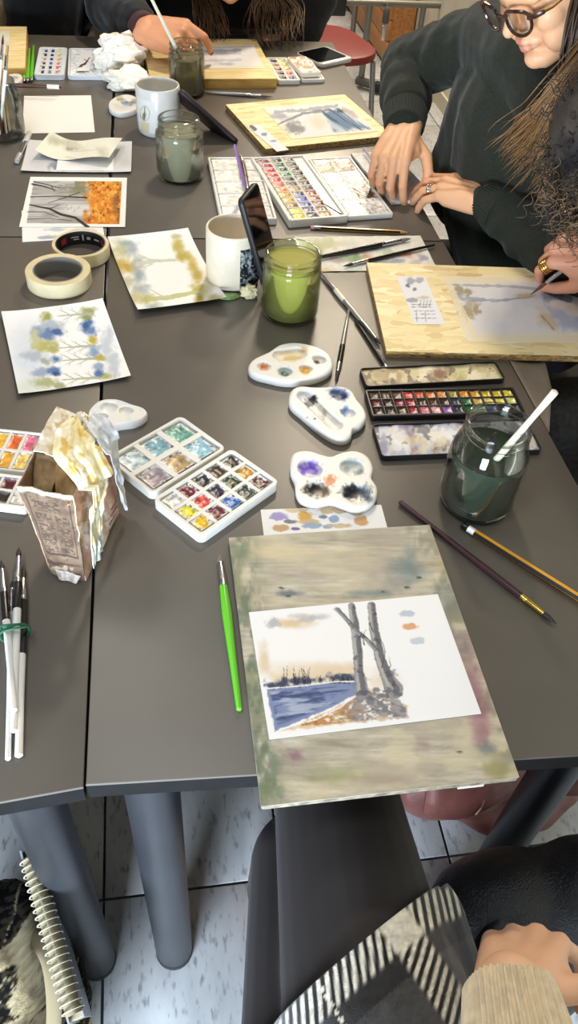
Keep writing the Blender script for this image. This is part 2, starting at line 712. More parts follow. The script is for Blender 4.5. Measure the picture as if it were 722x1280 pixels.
# ------------------------------------------------------------ tables
table_mat = M('grey_laminate', (90, 84, 75), .38, spec=.5, var=.045, vscale=5, bump=.06, bscale=900)
edge_mat = M('table_edge', (22, 21, 21), .85, spec=.15, var=.1)
leg_mat = M('grey_metal_leg', (50, 52, 56), .42, metal=.4, var=.06, vscale=8)
cap_mat = M('black_rubber', (22, 22, 24), .6)


def table(label, corners, legs, group='grey laminate tables pushed together'):
    cx, cy = sum(p[0] for p in corners) / 4, sum(p[1] for p in corners) / 4
    t = thing('table', label, 'table', (cx, cy, 0), 0, group)
    ol = [(x - cx, y - cy) for x, y in corners]
    obj('tabletop', MB().prism(ol, T - .004, T, .0012), table_mat, t, angle=25)
    obj('edge_band', MB().prism(inset(ol, .0006), T - .027, T - .004), edge_mat, t, angle=0)
    obj('apron', MB().tray(inset(ol, .05), .02, T - .06, T - .0275, T - .027), edge_mat, t, angle=0)
    for x, y in legs:
        g = obj('leg', MB().lathe([(.027, 0.012), (.0285, .014), (.03, T - .027)], 32, (x - cx, y - cy, 0)), leg_mat, t)
        obj('leg_cap', MB().lathe([(.026, 0), (.0292, .002), (.0292, .013), (.026, .0135)], 24, (x - cx, y - cy, 0)), cap_mat, g)
    return t


xy = lambda p: (p.x, p.y)
fl, frx = Z(107, 981), Z(722, 944)
RX = 0.511
fr = fl + (frx - fl) * ((RX - fl.x) / (frx.x - fl.x))
bl, br = Z(137, 297.5), Z(549, 302)
bk = bl + (br - bl) * ((RX - bl.x) / (br.x - bl.x))
lo = Z(0, 1003)
l1 = Z(104, 984)
l0 = lo + (l1 - lo) * ((-.72 - lo.x) / (l1.x - lo.x))
NEAR_Y = fl.y
BACK = bl.y
table('nearest grey table, under the paint-stained drawing board', [xy(fl), xy(fr), xy(bk), xy(bl)], [(-.04, .388), (.489, .43), (-.03, 1.26), (.47, 1.24)])
table('grey table at the near left, under the brushes tied with green elastic', [xy(l0), xy(l1), (bl.x - .006, bl.y), (-.72, bl.y + .025)], [(-.161, .388), (-.66, .40), (-.16, 1.26), (-.66, 1.26)])
table('far grey table, under the big open palette box and the strand boards', [(bl.x, bl.y + .004), (RX - .003, br.y + .004), (RX - .003, 2.40), (-.07, 2.40)], [(-.02, 1.37), (.47, 1.37), (-.02, 2.35), (.46, 2.35)])
table('far left grey table, under the blank white sheet', [(-.72, bl.y + .029), (bl.x - .006, bl.y + .004), (-.076, 2.40), (-.72, 2.40)], [(-.66, 1.40), (-.13, 1.37), (-.66, 2.35), (-.13, 2.35)])
# ------------------------------------------------------------ boards
def osb_material():
    m = bpy.data.materials.new('strand_board')
    m.use_nodes = True
    nt = m.node_tree
    b = nt.nodes['Principled BSDF']
    b.inputs['Roughness'].default_value = .6
    tc = nt.nodes.new('ShaderNodeTexCoord')
    last = None
    cols = [(238, 220, 168), (230, 208, 150), (244, 232, 190), (214, 186, 128), (236, 218, 166)]
    for k, (rot, sc) in enumerate(((.4, (26, 90, 20)), (-.7, (30, 84, 20)))):
        mp = nt.nodes.new('ShaderNodeMapping')
        mp.inputs['Rotation'].default_value = (0, 0, rot)
        mp.inputs['Scale'].default_value = sc
        vo = nt.nodes.new('ShaderNodeTexVoronoi')
        vo.inputs['Scale'].default_value = 1.0
        nz = nt.nodes.new('ShaderNodeTexNoise')
        nz.inputs['Scale'].default_value = 60
        vm = nt.nodes.new('ShaderNodeVectorMath')
        vm.operation = 'MULTIPLY_ADD'
        vm.inputs[1].default_value = (.012, .012, 0)
        nt.links.new(tc.outputs['Object'], nz.inputs['Vector'])
        nt.links.new(nz.outputs['Color'], vm.inputs[0])
        nt.links.new(tc.outputs['Object'], vm.inputs[2])
        nt.links.new(vm.outputs[0], mp.inputs[0])
        nt.links.new(mp.outputs[0], vo.inputs['Vector'])
        sp = nt.nodes.new('ShaderNodeSeparateColor')
        nt.links.new(vo.outputs['Color'], sp.inputs[0])
        r = nt.nodes.new('ShaderNodeValToRGB')
        r.color_ramp.elements.remove(r.color_ramp.elements[1])
        r.color_ramp.elements[0].color = rgba(cols[0])
        for q, c in enumerate(cols[1:]):
            e = r.color_ramp.elements.new((q + 1) / 5)
            e.color = rgba(c)
        nt.links.new(sp.outputs[0], r.inputs[0])
        if last is None:
            last = r.outputs[0]
        else:
            mx = nt.nodes.new('ShaderNodeMix')
            mx.data_type = 'RGBA'
            gt = nt.nodes.new('ShaderNodeMath')
            gt.operation = 'GREATER_THAN'
            gt.inputs[1].default_value = .5
            nt.links.new(sp.outputs[1], gt.inputs[0])
            nt.links.new(gt.outputs[0], mx.inputs[0])
            nt.links.new(last, mx.inputs[6])
            nt.links.new(r.outputs[0], mx.inputs[7])
            last = mx.outputs[2]
    nt.links.new(last, b.inputs['Base Color'])
    return m


OSB = osb_material()
OSB_EDGE = M('strand_board_edge', (196, 160, 98), .8, col2=(110, 84, 48), vscale=120, stretch=(1, 1, 3))


def board(name, label, cat, q, z0, th, top_mat, edge_mat, group=None):
    c, a, w, h = fit_rect(q, z0 + th)
    t = thing(name, label, cat, (c.x, c.y, z0), a, group)
    ol = rrect(w, h, .0015, 2)
    obj('edge', MB().prism(ol, 0, th - .0009), edge_mat, t, angle=20)
    obj('face', MB().prism(ol, th - .0009, th, .0006), top_mat, t, angle=20)
    t['w'], t['h'] = w, h
    del t['w'], t['h']
    return t, w, h


def page(name, label, cat, q, z, base, draw, group=None, lift=None, res=1.0, mat=None, thick=.0004):
    c, a, w, h = fit_rect(q, z)
    t = thing(name, label, cat, (c.x, c.y, z), a)
    s = sheet(name, t, w, h, 0, base, draw, mat or PAPER, lift=lift, res=res, thick=thick)
    me = s.data
    bpy.data.objects.remove(s)
    bpy.data.objects.remove(t)
    o = mesh_obj(name, me, None)
    o.location, o.rotation_euler = (c.x, c.y, z), (0, 0, a)
    return tag(o, label, cat, group)


# main drawing board, stained plywood
MB_TH = .007
MQ = [(286, 671), (534, 657), (653, 972), (326, 1007)]
c, a, w, h = fit_rect(MQ, T + MB_TH)
mb_t = thing('drawing_board', 'large plywood drawing board stained with old washes, overhanging the front table edge', 'drawing board', (c.x, c.y, T), a)
obj('edge', MB().prism(rrect(w, h, .002, 2), 0, MB_TH - .0006), M('ply_edge', (150, 140, 118), .8, col2=(98, 92, 80), vscale=90), mb_t, angle=20)


def main_board(p):
    n = fbm(p.U / 60, p.V / 9, 3)
    p.c = p.c + ((n - .5) * 66)[..., None]
    p.c = p.c + ((fbm(p.U / 26, p.V / 2.2, 8) - .5) * 52)[..., None]
    p.wash((214, 203, 170), .6, 50, 11, .45, .7, st=(1, 2))
    p.wash((172, 162, 148), .6, 60, 21, .5, .72, st=(1, 2.5))
    L = 1 - sstep(10, 46, p.U - (286 + (p.V - 670) * .12))
    p.mix(L * sstep(.3, .6, fbm(p.U / 14, p.V / 30, 4)), (112, 122, 92), .6)
    p.mix(L * sstep(.45, .6, fbm(p.U / 9, p.V / 18, 44)), (78, 104, 84), .5)
    R = sstep(-50, -8, p.U - (533 + (p.V - 656) * .38))
    p.mix(R * sstep(.38, .62, fbm(p.U / 14, p.V / 22, 14)), (126, 124, 100), .55)
    for x, y, rx, ry, col, al in ((505, 715, 30, 18, (84, 112, 122), .55), (470, 742, 34, 5, (92, 116, 120), .6), (512, 700, 10, 26, (110, 128, 132), .5), (366, 742, 22, 4, (70, 84, 104), .7),
                                  (590, 860, 18, 45, (142, 84, 108), .6), (603, 905, 16, 30, (148, 90, 112), .55), (575, 820, 14, 30, (132, 104, 112), .5), (368, 945, 16, 10, (128, 92, 108), .5),
                                  (370, 945, 12, 6, (120, 84, 104), .4), (420, 968, 46, 12, (138, 146, 96), .55), (620, 962, 26, 12, (150, 142, 84), .6), (605, 935, 14, 8, (86, 110, 116), .45),
                                  (560, 745, 18, 30, (96, 112, 104), .4), (300, 690, 20, 10, (70, 96, 72), .6), (560, 700, 20, 24, (190, 170, 118), .5), (330, 985, 14, 14, (96, 116, 84), .6),
                                  (528, 930, 10, 16, (140, 112, 122), .35), (480, 975, 40, 8, (160, 140, 126), .4), (340, 690, 60, 10, (214, 200, 158), .5), (440, 705, 60, 14, (178, 168, 150), .5)):
        p.blob(x, y, rx, ry, col, al, .9, .6)
    for x, y in ((508, 734), (360, 745), (352, 735), (478, 740), (574, 940), (524, 722)):
        p.blob(x, y, 4, 1.6, (52, 60, 66), .8, .5, .5)


sheet('face', mb_t, w, h, MB_TH, (188, 181, 162), main_board, M('stained_ply', vc=True, rough=.55, spec=.35, bump=.12, bscale=500), res=.85, thick=.0006)
obj('support_clip', MB().box(w / 2 - .055, w / 2 - .030, -h / 2 + .002, -h / 2 + .016, -.009, 0), M('pale_plastic', (205, 200, 184), .5), mb_t, angle=0)


def main_paint(p):
    Q = [(333, 770), (472, 758), (511, 896), (343, 915)]
    p.poly(Q, (250, 249, 246), .6)
    p.blob(366, 779, 26, 7, (222, 196, 152), .85, .8, .5)
    p.blob(392, 772, 22, 5, (160, 162, 176), .6, .8, .7, -.1)
    p.blob(341, 779, 10, 6, (168, 170, 178), .7, .6, .9)
    p.blob(378, 770, 16, 4, (190, 184, 180), .6, .8, .6)
    p.blob(330, 825, 9, 22, (226, 204, 170), .8, .7, .4)
    p.poly([(333, 838), (446, 828), (450, 856), (336, 862)], (228, 204, 168), .8, 10, 5, 12)
    p.blob(388, 834, 60, 9, (230, 208, 176), .6, 1.0, .4)
    p.blob(476, 850, 26, 14, (226, 206, 176), .6, .9, .5)
    p.poly([(333, 861), (420, 852), (450, 851), (449, 866), (411, 886), (343, 915)], (128, 142, 180), .95, 1.5, 2.0, 6)
    w_ = -p.sdf([(335, 863), (446, 854), (447, 866), (411, 885), (345, 909)])
    k = sstep(0, 4, w_)
    p.mix(k * sstep(.45, .62, fbm(p.U / 26, (p.V + p.U * .12) / 5, 71)), (84, 98, 142), .8)
    p.mix(k * sstep(.52, .66, fbm(p.U / 18, (p.V + p.U * .1) / 3, 33)), (58, 70, 108), .65)
    p.mix(k * sstep(.56, .7, fbm(p.U / 34, (p.V + p.U * .12) / 6, 91)), (186, 194, 216), .8)
    for x, y, rx, ry in ((370, 852, 30, 6), (428, 847, 26, 6), (340, 858, 10, 4), (350, 856, 16, 4)):
        p.blob(x, y, rx, ry, (66, 74, 100), .9, .6, .9, sc=5)
    rr = random.Random(3)
    for k in range(46):
        x = rr.choice((rr.gauss(370, 11), rr.gauss(426, 13)))
        hgt = (22 if abs(x - 370) < 16 else 10) * rr.uniform(.35, 1)
        p.line([(x, 854), (x + rr.uniform(-3, 4), 854 - hgt)], [1.1, .4], (40, 44, 58), .85)
    p.line([(333, 861), (380, 857), (420, 852), (446, 852)], 1.6, (252, 252, 250), .9, .8, 3)
    p.poly([(447, 868), (456, 858), (508, 882), (511, 897), (349, 914), (392, 897), (420, 884)], (228, 200, 160), .85, 2, 3, 6)
    p.poly([(440, 872), (455, 862), (500, 876), (510, 895), (446, 902), (424, 890)], (148, 146, 152), .8, 3, 6, 7)
    b_ = sstep(0, 3, -p.sdf([(446, 870), (456, 860), (508, 882), (511, 896), (351, 913), (412, 888)]))
    left = 1 - sstep(405, 470, p.U)
    p.mix(b_ * left * sstep(.38, .56, fbm(p.U / 7, p.V / 4, 8)), (190, 130, 70), .8)
    p.mix(b_ * left * sstep(.55, .7, fbm(p.U / 5, p.V / 3, 28)), (136, 92, 58), .55)
    p.mix(b_ * (1 - left) * sstep(.42, .6, fbm(p.U / 7, p.V / 4, 55)), (116, 116, 128), .7)
    p.mix(b_ * sstep(.6, .72, fbm(p.U / 6, p.V / 3.5, 66)), (246, 242, 236), .85)
    p.line([(349, 912), (395, 899), (425, 884), (446, 868)], 2, (250, 250, 248), .9, .8, 3)
    for pts, ww in (([(439, 757), (443, 780), (447, 815), (448, 840), (452, 866)], [8, 11, 12, 12, 18]), ([(464, 757), (467, 786), (474, 820), (483, 846), (492, 862)], [10, 12, 13, 15, 24]),
                    ([(420, 761), (431, 772), (444, 788), (458, 799), (469, 812)], [4, 5, 5, 5, 5])):
        p.line(pts, ww, (150, 150, 152), .95, .8, 4)
        p.line([(x + 2.6, y) for x, y in pts], [q * .45 for q in ww], (88, 88, 94), .6, 1.6, 5)
        p.line([(x - 3, y) for x, y in pts], [q * .25 for q in ww], (196, 192, 186), .7, 1.2, 5)
    tk = 1 - sstep(2, 5, p.sdf([(434, 758), (474, 757), (492, 862), (446, 866)]))
    p.mix(tk * sstep(.6, .7, fbm(p.U / 6, p.V / 4, 15)) * (np.linalg.norm(p.c - 240, axis=-1) > 90), (66, 66, 72), .5)
    for pts in ([(477, 834), (481, 815), (478, 803)], [(455, 806), (453, 796), (457, 787)], [(484, 842), (488, 832), (486, 822)], [(448, 800), (452, 790)], [(466, 790), (462, 780)]):
        p.line(pts, [1.5, 1.0, .5][:len(pts)], (84, 84, 92), .9)
    p.blob(489, 842, 8, 5, (90, 92, 108), .7, .5, .9)
    for x, y in ((455, 866), (470, 862), (486, 864), (498, 868), (462, 872), (478, 870)):
        p.blob(x, y, 8, 3, (96, 96, 106), .7, .5, .9)
    p.blob(503, 895, 5, 2.5, (150, 150, 156), .6, .5, .8)
    p.line([(494, 898.5), (511, 897.5)], .5, (150, 150, 150), .7)
    for x, y, col in ((509, 767, (196, 204, 218)), (513, 783, (226, 172, 122)), (521, 801, (204, 210, 218))):
        p.blob(x, y, 10, 4.6, col, .95, .25, .35, sc=4)


page('watercolour_painting', 'landscape watercolour of two grey tree trunks by blue water on the stained board', 'painting', [(309, 764), (547, 744), (602, 893), (338, 923)], T + MB_TH + .0008, (250, 250, 251), main_paint, res=1.7)


# the two strand boards and the thick pale board at the far end
def taped(q, z, base, draw, label, group=None, res=1.0):
    return page('watercolour_painting', label, 'painting', q, z, base, draw, group, res=res)


B2Q = [(454, 333), (722, 332), (748, 441), (490, 443)]
b2, b2w, b2h = board('strand_board', 'strand board at the right table edge, under the hand with stacked rings', 'drawing board', B2Q, T, .011, OSB, OSB_EDGE, 'strand boards with taped paintings')


def b2_paint(p):
    p.poly([(566, 355), (722, 353), (740, 416), (594, 416)], (236, 234, 232), 1, 1.5)
    p.blob(575, 364, 15, 8, (160, 150, 120), .8, .5, .9, sc=5)
    p.blob(586, 386, 14, 12, (176, 158, 120), .85, .5, .9, sc=5)
    p.line([(576, 380), (584, 402)], 2, (110, 110, 110), .7, 1.0)
    p.line([(562, 356), (640, 358), (680, 362)], 3, (172, 172, 178), .7, 2, 8)
    p.line([(562, 372), (620, 376), (664, 371)], [5, 4, 2], (158, 164, 184), .75, 2.5, 8)
    p.blob(655, 370, 12, 4, (212, 176, 120), .7, .8, .5)
    p.blob(688, 368, 18, 9, (128, 136, 160), .8, .7, .8)
    p.line([(690, 368), (712, 374)], 8, (120, 128, 150), .6, 2)
    p.poly([(668, 382), (684, 384), (700, 404), (696, 413), (672, 408)], (206, 172, 120), .5, 8, 6, 10)
    p.line([(676, 394), (692, 412)], 2, (170, 146, 110), .6, 1.5)
    p.poly([(676, 378), (740, 400), (740, 416), (702, 414)], (176, 188, 216), .85, 6, 5, 10)
    p.blob(714, 385, 22, 7, (226, 210, 190), .7, .8, .6)
    p.wash((214, 220, 232), .3, 14, 5, .5, .7)
    for x0, y0, x1, y1 in ((556, 349, 594, 424), (556, 349, 740, 348), (594, 424, 742, 424)):
        p.line([(x0, y0), (x1, y1)], 9, (245, 232, 200), .85, .8)


page('watercolour_painting', 'pale unfinished watercolour taped down under the brush tip at right', 'painting', [(551, 348), (722, 346), (746, 428), (590, 428)], T + .0117, (244, 236, 214), b2_paint, res=1.0)


def card2(p):
    for x, y, rx, ry, c in ((512, 351, 6, 4, (170, 172, 184)), (524, 350, 5, 4, (176, 178, 186)), (509, 357, 3, 3, (120, 122, 140)), (518, 362, 3, 2.5, (130, 132, 140)), (514, 375, 7, 3, (170, 172, 178)),
                            (529, 372, 9, 2, (214, 206, 180))):
        p.blob(x, y, rx, ry, c, .9, .4, .7, sc=4)
    for y0 in (381, 384, 389, 393, 398):
        x = 514 + (y0 - 381) * .3
        for k in range(4):
            p.line([(x + k * 7, y0), (x + k * 7 + 5, y0 - .5)], .7, (90, 90, 110), .7, .5)
    for x in (524, 528, 532, 536):
        p.line([(x, 384), (x + 2, 375)], .7, (70, 70, 90), .7)
    for x in (520, 531):
        p.line([(x, 390), (x + 1, 402)], .8, (100, 100, 130), .7)


page('swatch_card', 'white card of grey swatches and notes on the right strand board', 'card', [(498, 346), (535, 345), (551, 404), (516, 406)], T + .0117, (242, 243, 246), card2, res=1.1)

B1Q = [(279, 129), (437, 119), (481, 166), (337, 190)]
b1, b1w, b1h = board('strand_board', 'strand board beyond the big palette box, with a blue mountain painting', 'drawing board', B1Q, T, .012, OSB, OSB_EDGE, 'strand boards with taped paintings')


def b1_paint(p):
    p.poly([(332, 136), (428, 128), (466, 162), (376, 171)], (240, 238, 236), 1, 1.5)
    p.blob(352, 146, 16, 5, (164, 168, 178), .8, .8, .8)
    p.blob(370, 160, 14, 8, (130, 130, 136), .8, .8, .9, sc=6)
    p.line([(344, 140), (380, 138), (420, 132)], 4, (160, 164, 178), .7, 2)
    p.line([(346, 156), (378, 142), (412, 137)], [2, 3, 4], (130, 136, 148), .8, 1)
    p.blob(396, 152, 12, 10, (232, 214, 190), .7, .9, .5)
    p.poly([(404, 140), (424, 136), (462, 160), (418, 165)], (112, 138, 170), .95, 3, 3, 8)
    k = 1 - sstep(0, 3, p.sdf([(404, 140), (424, 136), (462, 160), (418, 165)]))
    p.mix(k * sstep(.5, .65, fbm((p.U - p.V * 1.5) / 5, p.V / 30, 9)), (214, 222, 232), .8)
    p.mix(k * sstep(.55, .68, fbm((p.U - p.V * 1.4) / 4, p.V / 24, 29)), (70, 92, 124), .8)
    p.blob(424, 138, 8, 4, (70, 80, 96), .85, .6, .8)
    p.blob(438, 142, 12, 3.5, (170, 150, 140), .6, .8, .8, .5)


page('watercolour_painting', 'blue and grey mountain watercolour on the strand board beyond the palette box', 'painting', [(326, 134), (432, 126), (470, 164), (366, 174)], T + .0127, (246, 240, 222), b1_paint, res=1.1)


def card1(p):
    p.line([(313, 157), (319, 162)], 4, (90, 90, 96), .8, 1.5)
    p.blob(330, 168, 4, 2.5, (120, 140, 180), .8, .5, .6)
    p.blob(341, 176, 4, 2, (140, 150, 180), .7, .5, .6)
    p.line([(322, 170), (336, 186)], 2, (150, 150, 150), .6, 1)


page('swatch_card', 'narrow white swatch card at the corner of the board with the blue mountain', 'card', [(310, 157), (323, 155), (360, 187), (344, 190)], T + .0130, (238, 240, 244), card1, res=1.2)

B3Q = [(182, 50), (322, 47), (342, 97), (182, 100)]
b3, b3w, b3h = board('wooden_board', 'thick pale wooden board under the far hand holding a brush', 'drawing board', B3Q, T, .022, M('pale_plank', (218, 192, 128), .6, col2=(238, 218, 164), vscale=20, stretch=(1, 6, 1)), M('pale_plank_edge', (190, 146, 70), .7, col2=(214, 172, 94), vscale=30, stretch=(1, 1, 5)))


def b3_paint(p):
    p.poly([(240, 60), (318, 57), (326, 82), (240, 86)], (240, 238, 240), .9, 2)
    for y0, c_ in ((64, (176, 180, 196)), (68, (200, 204, 214)), (76, (196, 200, 216))):
        p.line([(250, y0), (300, y0 - 1)], [2, 4], c_, .7, 2, 6)
    p.blob(284, 80, 14, 2, (170, 178, 200), .7, .8, .5)
    p.line([(245, 60), (314, 58)], 2, (206, 200, 180), .7)


page('watercolour_painting', 'pale grey striped watercolour on the thick wooden board at the far end', 'painting', [(236, 57), (318, 55), (328, 84), (236, 87)], T + .0227, (240, 232, 208), b3_paint, res=1.1)

B4Q = [(-40, 34), (37, 32), (27, 84), (-70, 86)]
b4, b4w, b4h = board('wooden_board', 'thick yellowish wooden board at the far left corner, beside green stick brushes', 'drawing board', B4Q, T, .022, M('pale_plank'), M('pale_plank_edge'))
page('watercolour_painting', 'pale washed sheet on the yellowish board at the far left corner', 'painting', [(-40, 40), (16, 38), (8, 66), (-50, 68)], T + .0227, (240, 232, 206), lambda p: p.wash((206, 206, 200), .7, 12, 3), res=1.0)


# ------------------------------------------------------------ loose sheets
def blue_trees(p):
    p.blob(34, 440, 30, 50, (214, 224, 236), .8, .9, .4)
    p.blob(40, 485, 34, 12, (214, 224, 214), .7, .9, .4)
    for x, y, rx, ry, c_ in ((58, 396, 9, 6, (176, 176, 96)), (64, 408, 20, 8, (196, 208, 222)), (60, 418, 18, 9, (120, 148, 196)), (72, 415, 9, 5, (84, 112, 170)), (46, 414, 10, 6, (160, 180, 212)),
                             (52, 432, 14, 10, (206, 200, 118)), (66, 434, 8, 9, (196, 196, 124)), (42, 446, 18, 8, (200, 212, 226)), (70, 449, 7, 5, (96, 128, 184)), (58, 452, 10, 6, (186, 196, 180)),
                             (66, 464, 12, 7, (104, 134, 186)), (50, 466, 12, 7, (176, 194, 218)), (70, 467, 6, 4, (66, 92, 150)), (56, 478, 18, 7, (196, 200, 150)), (74, 482, 10, 5, (188, 192, 150)),
                             (44, 424, 8, 14, (222, 222, 176)),
                             (110, 389, 11, 7, (176, 182, 120)), (106, 397, 8, 4, (160, 172, 110)), (107, 407, 9, 9, (64, 98, 164)), (114, 413, 9, 8, (120, 150, 200)), (116, 425, 7, 5, (212, 192, 84)),
                             (119, 438, 9, 9, (150, 174, 214)), (125, 447, 9, 4, (206, 190, 92)), (124, 458, 8, 5, (170, 190, 220)), (132, 471, 12, 5, (196, 194, 120)), (124, 466, 7, 6, (92, 124, 178)),
                             (133, 428, 10, 24, (222, 230, 240)), (142, 455, 10, 20, (220, 226, 236))):
        p.blob(x, y, rx, ry, tuple(q * .93 - 6 for q in c_), .95, .7, .6, sc=6)
    g = (180, 182, 160)
    for y0, s in ((393, 0), (433, 4), (449, 4), (473, 8)):
        xa, xb = 72 + s * .6, 114 + s
        p.line([(xa, y0 + 2), (xa + 20, y0 + .5), (xb, y0 - 1)], [1, 2, 3.4], g, .9, .4)
        for k in range(5):
            t = .15 + .16 * k
            bx = xa + (xb - xa) * t
            sg = 1 if k % 2 else -1
            p.line([(bx + 8, y0), (bx, y0 + sg * 4), (bx - 6, y0 + sg * 7)], [1.4, 1.0, .5], g, .85)
            p.line([(bx, y0 + sg * 4), (bx - 2, y0 + sg * 9)], [.8, .4], g, .8)
        p.line([(xb, y0 - 1), (xb + 6, y0 + 3)], [2, .6], g, .8)


curl = lambda w_, h_, a_, b_: (lambda X, Y: a_ * (np.abs(X) / (w_ / 2)) ** 3 + b_ * (np.abs(Y) / (h_ / 2)) ** 3 + .0006)
page('watercolour_painting', 'study of blue and ochre trees on white paper below the tape rolls', 'painting', [(7, 396), (131, 374), (160, 474), (20, 497)], T + .001, (250, 250, 249), blue_trees, lift=curl(.15, .21, .003, .003), res=1.1)


def yellow_trees(p):
    for x, y, rx, ry, c_ in ((150, 312, 14, 14, (214, 214, 170)), (160, 304, 12, 5, (176, 190, 192)), (163, 312, 10, 8, (184, 196, 200)), (146, 330, 10, 14, (222, 206, 140)), (158, 332, 16, 10, (212, 178, 84)),
                             (172, 330, 9, 14, (196, 204, 196)), (173, 345, 9, 11, (170, 186, 192)), (160, 352, 14, 9, (214, 210, 180)), (176, 362, 14, 9, (190, 202, 200)), (184, 374, 12, 8, (206, 198, 120)),
                             (190, 384, 14, 6, (188, 200, 192)), (168, 372, 10, 8, (226, 216, 170)), (222, 308, 8, 10, (214, 196, 104)), (230, 320, 10, 9, (208, 186, 92)), (240, 332, 8, 10, (216, 190, 96)),
                             (246, 346, 8, 12, (206, 182, 96)), (250, 362, 14, 8, (204, 190, 110)), (250, 374, 7, 9, (190, 166, 66)), (268, 372, 12, 6, (216, 206, 150)), (262, 350, 10, 20, (232, 226, 190)),
                             (220, 296, 8, 4, (220, 216, 160))):
        p.blob(x, y, rx, ry, tuple(q * .93 - 6 for q in c_), .95, .8, .5, sc=7)
    g = (204, 207, 192)
    p.line([(172, 330), (195, 326), (220, 325)], [6, 4, 3], g, .9, .8)
    p.line([(172, 318), (185, 324), (198, 326)], [1.5, 2, 2], g, .9)
    p.line([(178, 335), (190, 330)], [1, 2], g, .9)
    p.line([(186, 374), (210, 372), (240, 366), (258, 364)], [4, 6, 5, 3], (196, 196, 140), .9, .8)
    p.line([(188, 362), (202, 370), (214, 372)], [1, 2, 2], g, .9)


page('watercolour_painting', 'study of yellow and grey-green trees beside the cream cup', 'painting', [(133, 302), (234, 294), (285, 378), (175, 395)], T + .001, (250, 249, 246), yellow_trees, lift=curl(.15, .2, .002, .006), res=1.1)


def swatches_under(p):
    for x, y, rx in ((70, 287, 14), (66, 296, 11), (100, 288, 16)):
        p.blob(x, y, rx, 2.6, (190, 196, 204), .8, .5, .5)
    p.blob(56, 297, 11, 2, (160, 170, 180), .8, .5, .5)


page('paper_sheet', 'white sheet with grey swatches peeking out beneath the autumn painting', 'paper', [(26, 262), (126, 260), (129, 295), (29, 304)], T + .0006, (246, 246, 244), swatches_under)


def autumn(p):
    Q = [(42, 226), (152, 227), (149, 280), (33, 279)]
    p.poly(Q, (176, 174, 172), 1, .8)
    i = 1 - sstep(-.5, .5, p.sdf(Q))
    p.mix(i * sstep(.45, .6, fbm(p.U / 40, p.V / 2.4, 4)), (206, 204, 204), .7)
    p.mix(i * sstep(.5, .65, fbm(p.U / 30, p.V / 2, 24)), (140, 138, 136), .6)
    up = (1 - sstep(236, 250, p.V)) * sstep(62, 84, p.U)
    p.mix(i * up * sstep(.35, .6, fbm(p.U / 10, p.V / 8, 7)), (134, 130, 100), .9)
    wv = sstep(250, 258, p.V) * (1 - sstep(264, 276, p.V)) * sstep(70, 88, p.U)
    p.mix(i * wv, (226, 226, 224), .8)
    o_ = sstep(104, 113, p.U + p.edge(10, 7, 5))
    p.mix(i * o_, (226, 142, 44), 1)
    p.mix(i * o_ * sstep(.5, .62, fbm(p.U / 5, p.V / 5, 61)), (196, 98, 26), .85)
    p.mix(i * o_ * sstep(.52, .66, fbm(p.U / 4, p.V / 4, 41)), (244, 186, 84), .8)
    p.mix(i * sstep(134, 150, p.U) * sstep(.35, .55, fbm(p.U / 6, p.V / 6, 2)), (128, 86, 48), .75)
    p.mix(i * o_ * sstep(.66, .74, fbm(p.U / 3, p.V / 3, 88)), (70, 42, 24), .6)
    d = (44, 40, 38)
    for pts, ww in (([(40, 230), (55, 233), (70, 238)], [2, 1.6, .8]), ([(42, 227), (60, 231), (75, 235)], [1.2, 1, .6]), ([(37, 256), (62, 261), (76, 268), (94, 272), (110, 284)], [1.4, 2.4, 3, 3, 4]),
                    ([(38, 246), (70, 245), (108, 247)], [1, 1, 2]), ([(60, 254), (84, 246), (100, 240)], [.6, 1, .8]), ([(34, 265), (56, 265), (74, 272)], [.8, .8, .5]), ([(34, 274), (62, 273), (90, 276)], [.8, .7, .5]),
                    ([(62, 261), (74, 256)], [1, .5]), ([(64, 232), (68, 240)], [1, .5])):
        p.line(pts, ww, d, .9)
    for x, y in ((84, 260), (92, 262), (88, 258), (97, 258), (82, 256)):
        p.line([(x, y + 3), (x + 2, y)], .5, (90, 88, 84), .8)


page('watercolour_painting', 'autumn watercolour with bare branches and a bright orange half', 'painting', [(38, 221), (158, 222), (157, 284), (24, 283)], T + .0016, (248, 247, 243), autumn, res=1.6)

page('paper_sheet', 'blank white sheet of paper beside the glass of brushes', 'paper', [(31, 120), (114, 119), (118, 165), (27, 167)], T + .0008, (247, 245, 240), None, res=.3)


def grey_sheet(p):
    p.wash((212, 212, 214), .7, 40, 8, .35, .65)
    p.blob(70, 206, 10, 8, (120, 124, 136), .9, .9, .8)
    p.blob(56, 200, 26, 10, (196, 198, 204), .6, 1, .5)
    p.blob(150, 196, 14, 14, (200, 200, 198), .7, 1, .5)


page('paper_sheet', 'white sheet with a soft grey wash, lowest of the loose stack of sheets', 'paper', [(37, 178), (165, 179), (164, 217), (25, 216)], T + .0008, (240, 240, 243), grey_sheet, lift=curl(.2, .14, .002, .002))
page('paper_sheet', 'small white slip between the grey-washed sheet and the bent card', 'paper', [(68, 190), (146, 192), (138, 214), (76, 212)], T + .004, (246, 246, 246), lambda p: p.blob(96, 202, 14, 6, (214, 214, 212), .6, 1, .5))


def bent_card(p):
    p.blob(76, 178, 22, 8, (178, 178, 156), .75, 1, .7, .3)
    p.blob(90, 186, 8, 3, (140, 140, 124), .6, .8, .8)
    p.blob(128, 190, 9, 9, (196, 194, 172), .7, 1, .6)
    p.line([(82, 196), (126, 203), (128, 190)], .9, (200, 198, 184), .8)
    p.line([(88, 190), (132, 186)], .9, (206, 204, 190), .8)


page('folded_card', 'bent cream card with a grey-green wash on top of the loose sheets', 'card', [(64, 169), (152, 181), (138, 205), (47, 193)], T + .009, (240, 238, 222), bent_card, lift=lambda X, Y: .010 * (X / .07) ** 2 + .006 * np.sin(X * 40))


